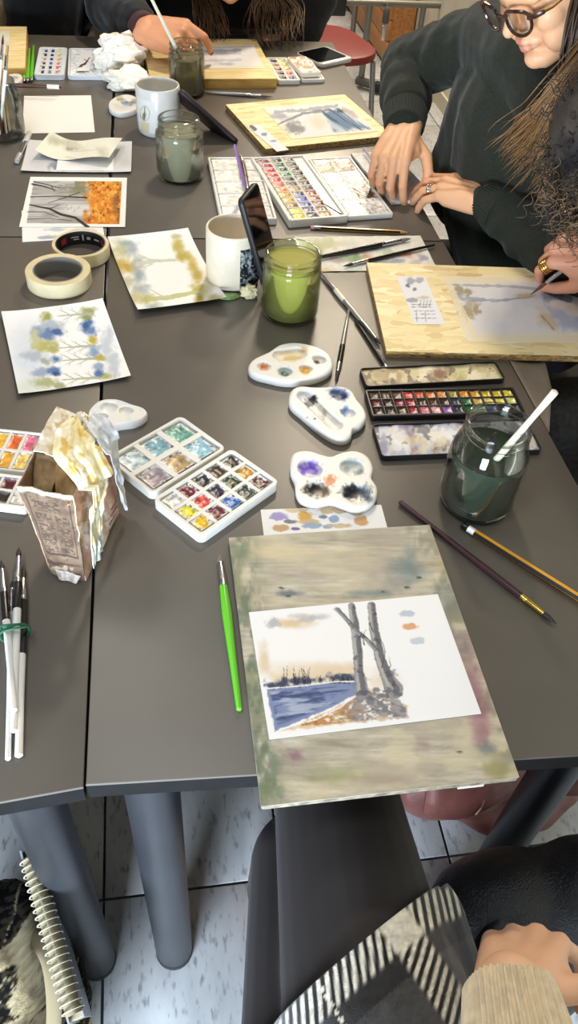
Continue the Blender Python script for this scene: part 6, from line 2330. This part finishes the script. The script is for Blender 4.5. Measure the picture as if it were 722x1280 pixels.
fuse('trousers', Gt, .009, 3, TROU, C)
hc = MB()
for c_, r_ in (((-.028, 0, .040), (.097, .086, .090)), ((-.05, 0, -.02), (.07, .084, .09))):
    hc.ball(PC(*c_), r_, 18, 12, RC)
fuse('hair', hc, .006, 3, HAIR, C)
HAIR_C = M('brown_hair_far', (66, 48, 32), .5, spec=.45, col2=(112, 84, 54), vscale=25, stretch=(1, 1, .3))
gd = [[PC(.03, -.08 - .006 * k, .03), PC(.05, -.095, -.06), onY(246 + 5 * k, 8, 2.40), onY(250 + 6 * k, 36, 2.33), onY(252 + 6 * k, 56, 2.30)] for k in range(6)]
strands('hair_lock', C, gd, HAIR_C, 12, .008, .0018, 13, .006)
gd = [[PC(.03, .08, .03), PC(.05, .095, -.06), onY(318 + 9 * k, 8, 2.40), onY(318 + 9 * k, 40, 2.33), onY(326 + 8 * k, 70 - abs(k - 3) * 4, 2.30)] for k in range(7)]
strands('hair_lock', C, gd, HAIR_C, 12, .009, .0018, 14, .006)
tpC = V3(jar_far.location) + V3((-.004, -.006, .060))
brush('white-handled brush dipped in the furthest jar by the far hand', tpC, tpC + (sphere_hit(190, 0, tpC, .16) - tpC).normalized() * .20, .0042, 'cream', hair='dark', fl=.03, hl=.016, end_r=.8)

# ---- the person at the far left: only a black top and an open tan coat show
D = thing('person', 'person in a black top and open tan coat at the far left corner', 'person')
F = Flesh()
dx = -.255
F.c((V3((dx, 2.90, .52)), .14), (V3((dx, 2.76, .80)), .12), (V3((dx, 2.70, 1.02)), .09), (V3((dx, 2.70, 1.08)), .05))
PD, RD = head(F, V3((dx, 2.62, 1.24)), (0, -.8, -.6), (0, -.6, .8))
for g in (-1, 1):
    F.c((V3((dx + g * .17, 2.72, 1.0)), .05), (V3((dx + g * .20, 2.80, .75)), .04), (V3((dx + g * .13, 2.58, .66)), .026))
    hand(F, V3((dx + g * .13, 2.58, .66)), V3((dx + g * .08, 2.52, .65)), (0, 0, 1), -g, ((30, 40, 20),) * 4)
    F.c((V3((dx, 2.72, 1.02)), .07), (V3((dx + g * .17, 2.72, 1.0)), .055))
    F.c((V3((dx + g * .08, 2.90, .52)), .085), (V3((dx + g * .09, 2.50, .53)), .058), (V3((dx + g * .09, 2.50, .10)), .04))
fuse('body', F.mb, .004, 3, SKIN, D, skin_colour(F, (214, 156, 118)))
G = MB()
for pts in (((V3((dx, 2.90, .56)), .16), (V3((dx, 2.74, .80)), .145), (V3((dx, 2.70, 1.0)), .11)), ((V3((dx - .03, 2.62, .70)), .11), (V3((dx + .02, 2.62, .90)), .11))):
    for (p, r), (q_, r2) in zip(pts, pts[1:]):
        cone(G, p, r, q_, r2)
fuse('black_top', G, .008, 4, BLK, D, dispf=folds(.005, 18, 3))
G = MB()
for g in (-1, 1):
    for (p, r), (q_, r2) in (((V3((dx + g * .17, 2.72, 1.0)), .068), (V3((dx + g * .20, 2.80, .75)), .058)), ((V3((dx + g * .20, 2.80, .75)), .058), (V3((dx + g * .13, 2.60, .66)), .042)), ((V3((dx + g * .165, 2.66, .98)), .04), (V3((dx + g * .165, 2.60, .62)), .045)), ((V3((dx + g * .135, 2.63, .98)), .03), (V3((dx + g * .15, 2.56, .66)), .035)),
                              ((V3((dx + g * .14, 2.85, .9)), .06), (V3((dx + g * .15, 2.9, .5)), .08))):
        cone(G, p, r, q_, r2)
fuse('coat', G, .007, 3, M('tan_coat', (120, 100, 72), .9, var=.1, vscale=60, bump=.3, bscale=300), D, dispf=folds(.010, 26, 7))

# ---- the lap in front: thighs in black tights, checked skirt, ribbed cream sleeve, left hand
E_ = thing('person', 'lap of a seated person in black tights, checked skirt and cream ribbed sweater', 'person')
F = Flesh()
eKR, eHR = V3((.152, .350, .615)), V3((.150, -.10, .585))
eKL, eHL = V3((.126, .318, .505)), V3((.095, -.10, .545))
eW = V3(Z(638, 1232, .700))
eEl = V3((.205, -.08, .745))
eSh = V3((.23, -.16, .98))
F.c((eHR, .095), (eHR + (eKR - eHR) * .5, .083), (eKR, .060), (eKR + V3((.02, .05, -.22)), .052), (eKR + V3((.03, .06, -.50)), .036), (eKR + V3((.03, .02, -.575)), .035))
F.c((eKR + V3((.03, .02, -.575)), .033), (eKR + V3((.035, .16, -.585)), .028))
F.c((eHL, .095), (eHL + (eKL - eHL) * .5, .083), (eKL, .060), (eKL + V3((.0, .05, -.22)), .052), (eKL + V3((.0, .06, -.40)), .036), (eKL + V3((0, .02, -.46)), .035))
F.c((eKL + V3((0, .02, -.46)), .033), (eKL + V3((-.01, .16, -.47)), .028))
F.c((eHR, .10), (V3((.11, -.17, .60)), .14), (V3((.11, -.21, .82)), .12), (V3((.11, -.23, 1.02)), .08))
F.c((eHL, .10), (V3((.11, -.17, .60)), .14))
F.c((V3((.11, -.2, 1.0)), .08), (eSh, .055), (eEl, .042), (eW, .0265))
JE = hand(F, eW, Z(660, 1170, .640), (-.28, .30, .88), -1, ((36, 50, 30), (56, 62, 36), (62, 64, 36), (60, 62, 36)), yaw=(26, 4, -4, -10), thumb=((.44, .88, .02), (.86, .50, -.10), (.95, .20, -.22)), s=.94)
bodyE = fuse('body', F.mb, .0034, 3, SKIN, E_, skin_colour(F, (220, 172, 138), None, (222, 168, 150)))
TIGHT = M('black_tights', (34, 29, 27), .6, spec=.3, sheen=.04, bump=.06, bscale=1500)
G = MB()
for K_, H_, s1, s2, s3 in ((eKR, eHR, V3((.02, .05, -.22)), V3((.03, .06, -.50)), V3((.03, .02, -.575))), (eKL, eHL, V3((.0, .05, -.22)), V3((.0, .06, -.40)), V3((0, .02, -.46)))):
    ch = [(H_, .0985), (H_ + (K_ - H_) * .5, .0875), (K_, .0655), (K_ + s1, .0580), (K_ + s2, .0380), (K_ + s3, .037), (K_ + s3 + V3((.0, .14, -.01)), .030)]
    for (p, r), (q_, r2) in zip(ch, ch[1:]):
        cone(G, p, r, q_, r2, 24, 7)
fuse('tights', G, .004, 8, TIGHT, E_)


def plaid(P, N):
    h, s_ = (P[:, 0] - .060) * .46 - (P[:, 1] - .150) * .888, (P[:, 0] - .060) * .888 + (P[:, 1] - .150) * .46
    s_ = s_ + .25 * (P[:, 2] - .68)
    c = np.tile(np.array((50., 49., 49.)), (len(P), 1))
    fz = noise3(P, 420, 5)
    tw = lambda a: sstep(.25, .75, .5 + .5 * np.sin(a * 2 * math.pi / .0085))
    cream, black, grey = np.array((206, 200, 184.)), np.array((22, 21, 21.)), np.array((92, 92, 94.))
    mv = np.maximum(1 - sstep(.013, .018, np.abs(s_ - .122)), 1 - sstep(.013, .018, np.abs(s_ + .10)))
    mh = np.maximum(1 - sstep(.011, .016, np.abs(h - .014)), 1 - sstep(.011, .016, np.abs(h - .135)))
    g2 = ((np.abs(s_ - .075) < .030)).astype(float)
    c = c * (1 - (g2 * .35)[:, None]) + black * (g2 * .35)[:, None]
    g3 = (np.abs(h - .070) < .025).astype(float) * .45
    c = c * (1 - g3[:, None]) + grey * g3[:, None]
    st = tw(s_ * .9 + h * .55)
    k = mh[:, None]
    c = c * (1 - k) + (cream * st[:, None] + black * (1 - st[:, None])) * k
    st = tw(h * 1.0 + s_ * .6)
    k = mv[:, None]
    c = c * (1 - k) + (cream * st[:, None] + black * (1 - st[:, None])) * k
    k = (mv * mh)[:, None]
    c = c * (1 - k) + cream * k
    ln = ((np.abs(s_ - .038) < .0016) & (np.sin(h * 900) > -.2)).astype(float)[:, None]
    c = c * (1 - ln) + cream * ln
    return c * (.72 + .56 * fz)[:, None]


G = MB()
for p, r, q_, r2 in ((eHR, .112, eHR + (eKR - eHR) * .5, .096), (eHR + (eKR - eHR) * .5, .096, eKR + V3((0, -.03, 0)), .078), (eHL, .112, eHL + (eKL - eHL) * .5, .096), (eHL + (eKL - eHL) * .5, .096, eKL + V3((0, -.03, 0)), .076), (V3((.11, -.19, .62)), .165, V3((.11, -.21, .72)), .15),
                     (eHR + V3((.05, .05, -.02)), .085, eHR + (eKR - eHR) * .72 + V3((.055, 0, -.035)), .060), ((eHR + eHL) * .5, .10, (eKR + eKL) * .5 + V3((0, -.05, .0)), .07)):
    cone(G, p, r, q_, r2, 24, 7)
sk = fuse('skirt', G, .0021, 10, M('wool_check', vc=True, rough=.95, spec=.1, sheen=.3, bump=.4, bscale=800), E_, plaid, dispf=folds(.003, 14, 5))
bm = bmesh.new()
bm.from_mesh(sk.data)
bmesh.ops.bisect_plane(bm, geom=bm.verts[:] + bm.edges[:] + bm.faces[:], plane_co=(.060, .150, .66), plane_no=(-.46, .888, .06), clear_outer=True)
bm.to_mesh(sk.data)
bm.free()
sk.modifiers.new('thickness', 'SOLIDIFY').thickness = .003
RIB = M('cream_rib_knit', (204, 188, 158), .92, sheen=.3, spec=.1, bump=.35, bscale=900, var=.05, vscale=100)
ax = (eW - eEl).normalized()
u_ = ax.orthogonal().normalized()
v_ = ax.cross(u_)
L = []
for t_, r_ in ((-.08, .062), (.1, .064), (.25, .063), (.45, .060), (.62, .057), (.76, .054), (.86, .050), (.93, .0475), (.985, .0455), (1.0, .043), (.99, .038), (.9, .036)):
    c_ = eEl + (eW - eEl) * t_
    L.append([tuple(c_ + (u_ * math.cos(w) * .92 + v_ * math.sin(w) * 1.0) * (r_ * .86 + (.0026 * math.sin(44 * w) if t_ > -.1 else 0) + .0014 * math.sin(5 * w + 9 * t_))) for w in [2 * math.pi * i / 264 for i in range(264)]])
obj('ribbed_sleeve', MB().loops(L, False, False), RIB, E_, angle=80)
G = MB()
for p, r, q_, r2 in ((V3((.11, -.20, .70)), .155, V3((.11, -.22, .86)), .145), (V3((.11, -.22, .86)), .145, V3((.11, -.24, 1.0)), .11), (V3((.11, -.22, 1.0)), .10, eSh, .08), (eSh, .08, eEl, .062)):
    cone(G, p, r, q_, r2)
fuse('sweater', G, .009, 4, RIB, E_)
ax = (JE[3][1] - JE[3][0]).normalized()
pr = JE[2][0] + (JE[2][1] - JE[2][0]) * .30
rg = ring_band(bodyE, pr, (JE[2][1] - JE[2][0]), .0118, .0012, SILVER)
obj('ring_stone', MB().ball(pr + JE['z'] * .011 + V3((-.004, 0, 0)), (.0035, .0035, .0028), 10, 6), M('pale_stone', (236, 234, 230), .1, spec=.8), rg)
# ------------------------------------------------------------ chairs, frame, bags
def chair(label, x, y, face, seat_m, back_m, zs=.37):
    t = thing('chair', label, 'chair', (x, y, 0), face)
    st = M('chair_steel', (150, 150, 148), .3, metal=.8)
    obj('seat', MB().prism(rrect(.42, .42, .13, 7), zs - .03, zs, .008), seat_m, t, angle=40)
    for sx in (-1, 1):
        for sy in (-1, 1):
            obj('leg', MB().tube([(sx * .17, sy * .17, zs - .03), (sx * .20, sy * .20, 0)], .011, 10), st, t)
        obj('back_post', MB().tube([(-.19, sx * .16, zs - .03), (-.24, sx * .16, .74)], .010, 10), st, t)
    mb = MB()
    L = []
    for j in range(9):
        z_ = .50 + .30 * j / 8
        w_ = .19 * math.sqrt(max(1 - (max(j - 5, 0) / 3.2) ** 2, .06))
        L.append([(-.205 - .06 * (z_ - .5) / .3 - .03 * (1 - (i / 6 - 1) ** 2), w_ * (i / 6 - 1), z_) for i in range(13)])
    mb.loops(L, False, False, closed=False)
    b = obj('backrest', mb, back_m, t, angle=60)
    b.modifiers.new('thickness', 'SOLIDIFY').thickness = .012
    return t


RED = M('red_plastic', (126, 36, 32), .45)
DK = M('dark_chair_plastic', (36, 36, 38), .5)
p_ = Z(392, 60, .45)
chair('red plastic chair beyond the far right table corner', p_.x + .02, p_.y + .08, 0.25, RED, RED, .45)
chair('dark chair under the woman in glasses', .88, 1.42, math.pi, DK, DK)
chair('dark chair under the curly-haired person', 1.10, .96, math.pi, DK, DK)
chair('dark chair under the long-haired person at the far end', .20, 2.88, -math.pi / 2, DK, DK)
chair('dark chair under the lap in black tights', .11, -.17, math.pi / 2, DK, DK, .44)
chair('dark chair under the person in the tan coat', -.255, 3.0, -math.pi / 2, DK, DK)

# grey tube frame standing on the tiles behind the far table
fp = Z(450, 108, 0.0)
t = thing('metal_frame', 'grey tubular metal frame with black clamps standing behind the far right corner', 'frame', (fp.x, fp.y, 0))
TUBE = M('grey_tube', (128, 126, 116), .45, metal=.5)
top = onY(450, 3, fp.y)
hz = top.z
a_ = V3((0, 0, 0))
r1 = onY(600, 6, fp.y) - fp
obj('upright', MB().tube([(0, 0, .03), (0, 0, hz)], .016, 14), TUBE, t)
p2 = Z(440, 44, 0)
obj('upright', MB().tube([(p2.x - fp.x, p2.y - fp.y, .0), (p2.x - fp.x, p2.y - fp.y, hz)], .016, 14), TUBE, t)
obj('upright', MB().tube([(onY(530, 4, fp.y).x - fp.x, 0, hz), (onY(530, 4, fp.y).x - fp.x, 0, .02)], .014, 14), TUBE, t)
obj('top_bar', MB().tube([(-.15, 0, hz), (r1.x + .15, 0, hz)], .015, 14), TUBE, t)
obj('side_bar', MB().tube([(0, 0, hz - .01), (p2.x - fp.x, p2.y - fp.y, hz - .01)], .013, 14), TUBE, t)
f2 = Z(476, 110, .03) - fp
obj('foot', MB().tube([(-.02, 0, .03), (f2.x * .75, f2.y * .75, .03)], .020, 16), M('foot_grey', (92, 88, 80), .5), t)
obj('foot_cap', MB().tube([(f2.x * .75, f2.y * .75, .03), (f2.x, f2.y, .03)], .025, 16), cap_mat, t)
for u in (421, 589):
    x = onY(u, 4, fp.y).x - fp.x
    k = obj('clamp', MB().prism(rrect(.085, .05, .008, 3, (x, 0)), hz - .055, hz + .03, .006), M('black_plastic', (30, 32, 28), .5), t, angle=40)
hx = onY(482, 6, fp.y).x
zb, ze = onY(482, 12, fp.y - .03).z, onY(482, 50, fp.y - .03).z
t = thing('scraper', 'grey-handled scraper hanging from the metal frame', 'tool', (hx, fp.y - .03, hz - .02))
zz = lambda v: onY(482, v, fp.y - .03).z - (hz - .02)
obj('handle', MB().tube([(0, 0, zz(9)), (0, 0, zz(12)), (0, 0, zz(28)), (0, 0, zz(30))], [.008, .016, .017, .010], 14), M('tool_grey', (84, 82, 76), .5), t)
obj('blade', MB().prism(rrect(.016, .004, .0018, 2), zz(51), zz(29), .0006), FER, t, angle=30)
obj('hook', MB().tube([(0, 0, zz(9)), (0, .01, zz(6)), (0, .03, zz(4))], .002, 8), FER, t)

# dusky pink leather bag on the floor behind the right table leg
bagc = V3((.520, .600, 0))
t = thing('leather_bag', 'dusky pink leather bag on the floor behind the right table leg', 'bag', tuple(bagc))
PINK = M('pink_leather', (104, 62, 55), .42, spec=.5, var=.12, vscale=18, bump=.25, bscale=260)
G = MB()
for c_, r_ in (((0, 0, .10), (.19, .10, .10)), ((-.02, 0, .19), (.17, .085, .10)), ((.09, .02, .20), (.09, .08, .11)), ((-.10, .0, .14), (.09, .09, .12)), ((.05, -.04, .07), (.13, .08, .07))):
    G.ball(c_, r_, 22, 14)
bodyp = fuse('body', G, .006, 5, PINK, t, dispf=lambda P, N: .010 * (noise3(P, 14, 5) - .5) + .004 * np.sin(P[:, 0] * 60 + P[:, 2] * 40))
obj('flap', MB().loops([[(-.15 + .30 * i / 12, -.055 - .05 * s_ - .012 * math.sin(i * .6), .285 - .11 * s_ + .012 * math.sin(i * .9 + s_ * 3)) for i in range(13)] for s_ in (0, .2, .4, .6, .8, 1)], False, False, closed=False), PINK, t, angle=60).modifiers.new('thickness', 'SOLIDIFY').thickness = .005
obj('strap', MB().tube(spline([(-.15, -.02, .22), (-.08, -.09, .30), (.03, -.11, .315), (.13, -.06, .27), (.18, .0, .16)], 6), .011, 10, flat=.35), PINK, t)
for x in (-.06, .02):
    obj('thread_tassel', MB().tube(spline([(x, -.115, .215), (x - .012, -.13, .225), (x - .02, -.135, .215)], 4), .0012, 6), M('pale_thread', (206, 190, 160), .8), t)
obj('ring_buckle', MB().tube([(.17 + .016 * math.cos(w), -.06, .24 + .016 * math.sin(w)) for w in [2 * math.pi * i / 20 for i in range(21)]], .003, 8, cap=False), SILVER, t)

# black leather bag beside the lap
t = thing('leather_bag', 'black pebbled leather bag beside the hand with the cream cuff', 'bag', (.415, .265, 0))
BL = M('black_leather', (24, 24, 27), .36, spec=.5, bump=.8, bscale=420, detail=2)
G = MB()
for c_, r_ in (((0, 0, .20), (.15, .10, .20)), ((-.03, .01, .40), (.12, .085, .13)), ((.06, .0, .42), (.11, .09, .14)), ((-.08, -.02, .36), (.075, .075, .12)), ((.02, .02, .05), (.16, .10, .05))):
    G.ball((c_[0], c_[1], c_[2] * .90), (r_[0] * .93, r_[1] * .93, r_[2] * .88), 22, 14)
fuse('body', G, .006, 6, BL, t, dispf=folds(.006, 12, 3))
obj('handle_strap', MB().tube(spline([(-.09, -.05, .37), (-.115, -.055, .41), (-.09, -.03, .445), (-.03, .02, .455), (.05, .03, .455), (.10, .02, .41)], 6), .011, 10, flat=.5), BL, t)

# lace-patterned cloth bag with a spiral notebook, bottom left
t = thing('cloth_bag', 'black and beige lace-patterned cloth bag on the floor at the near left', 'bag', (-.262, .296, 0))


def lace(P, N):
    a = fbm(P[:, 0] * 38 + P[:, 2] * 10, P[:, 1] * 38 + P[:, 2] * 34, 3)
    b = fbm(P[:, 0] * 40 + 40, P[:, 1] * 30 + P[:, 2] * 38, 9)
    dots = vnoise(P[:, 0] * 330 + P[:, 2] * 90, P[:, 1] * 330 + P[:, 2] * 240, 2)
    c = np.tile(np.array((178., 162., 126.)), (len(P), 1)) * (.8 + .4 * dots)[:, None]
    blk = np.array((20., 19., 18.))
    k = sstep(.535, .56, a)[:, None]
    c = c * (1 - k) + (blk * (1 - (dots > .62)[:, None] * .5) + np.array((110, 98, 74)) * (dots > .62)[:, None] * .5) * k
    k = (1 - sstep(.012, .022, np.abs(a - .5)))[:, None]
    c = c * (1 - k) + np.array((198, 182, 144)) * k
    k = (1 - sstep(.010, .02, np.abs(b - .46)))[:, None] * .9
    c = c * (1 - k) + np.array((194, 178, 140)) * k
    return c


G = MB()
for c_, r_ in (((-.03, -.02, .10), (.14, .16, .10)), ((-.03, -.02, .22), (.115, .15, .12)), ((.02, .0, .29), (.055, .13, .085)), ((-.09, -.03, .24), (.07, .13, .10)), ((.045, -.09, .25), (.04, .07, .10))):
    G.ball(c_, r_, 22, 14)
fuse('cloth', G, .0032, 5, M('lace_cloth', vc=True, rough=.9, spec=.1, bump=.3, bscale=500), t, lace, dispf=lambda P, N: .012 * (noise3(P, 13, 5) - .5) + .004 * np.sin(P[:, 1] * 50 + P[:, 0] * 80 + P[:, 2] * 30))
obj('handle_loop', MB().tube(spline([(.05, .05, .32), (.085, .0, .36), (.09, -.07, .34), (.06, -.11, .30)], 6), .009, 10, flat=.4), M('lace_cloth_plain', (136, 122, 92), .9), t)
c0, c1 = Z(36, 1070, .425), Z(92, 1268, .385)
q_, L_ = along(c1, c0)
t = thing('spiral_notebook', 'notebook with a clear plastic spiral binding stuck in the lace cloth bag', 'notebook', c1, quat=q_)
CLR = M('clear_coil', (170, 162, 138), .2, spec=.6)
obj('pages', MB().box(-.005, L_ + .01, -.007, .007, -.20, -.016), M('page_block', (160, 150, 124), .8), t, angle=0)
obj('cover', MB().box(-.007, L_ + .012, -.0095, -.0072, -.203, -.012), M('clear_cover', (160, 166, 176), .15, spec=.6), t, angle=0)
obj('cover', MB().box(-.007, L_ + .012, .0072, .0095, -.203, -.012), M('clear_cover'), t, angle=0)
obj('spine', MB().tube([(0, 0, -.010), (L_, 0, -.010)], .0095, 14), M('coil_spine', (140, 130, 102), .25, spec=.6), t)
for k in range(22):
    x = .004 + (L_ - .008) * k / 21
    obj('coil_ring', MB().tube([(x + .0012 * math.sin(w), .0125 * math.cos(w), -.010 + .0125 * math.sin(w)) for w in [2 * math.pi * i / 18 for i in range(19)]], .0009, 6, cap=False), CLR, t)
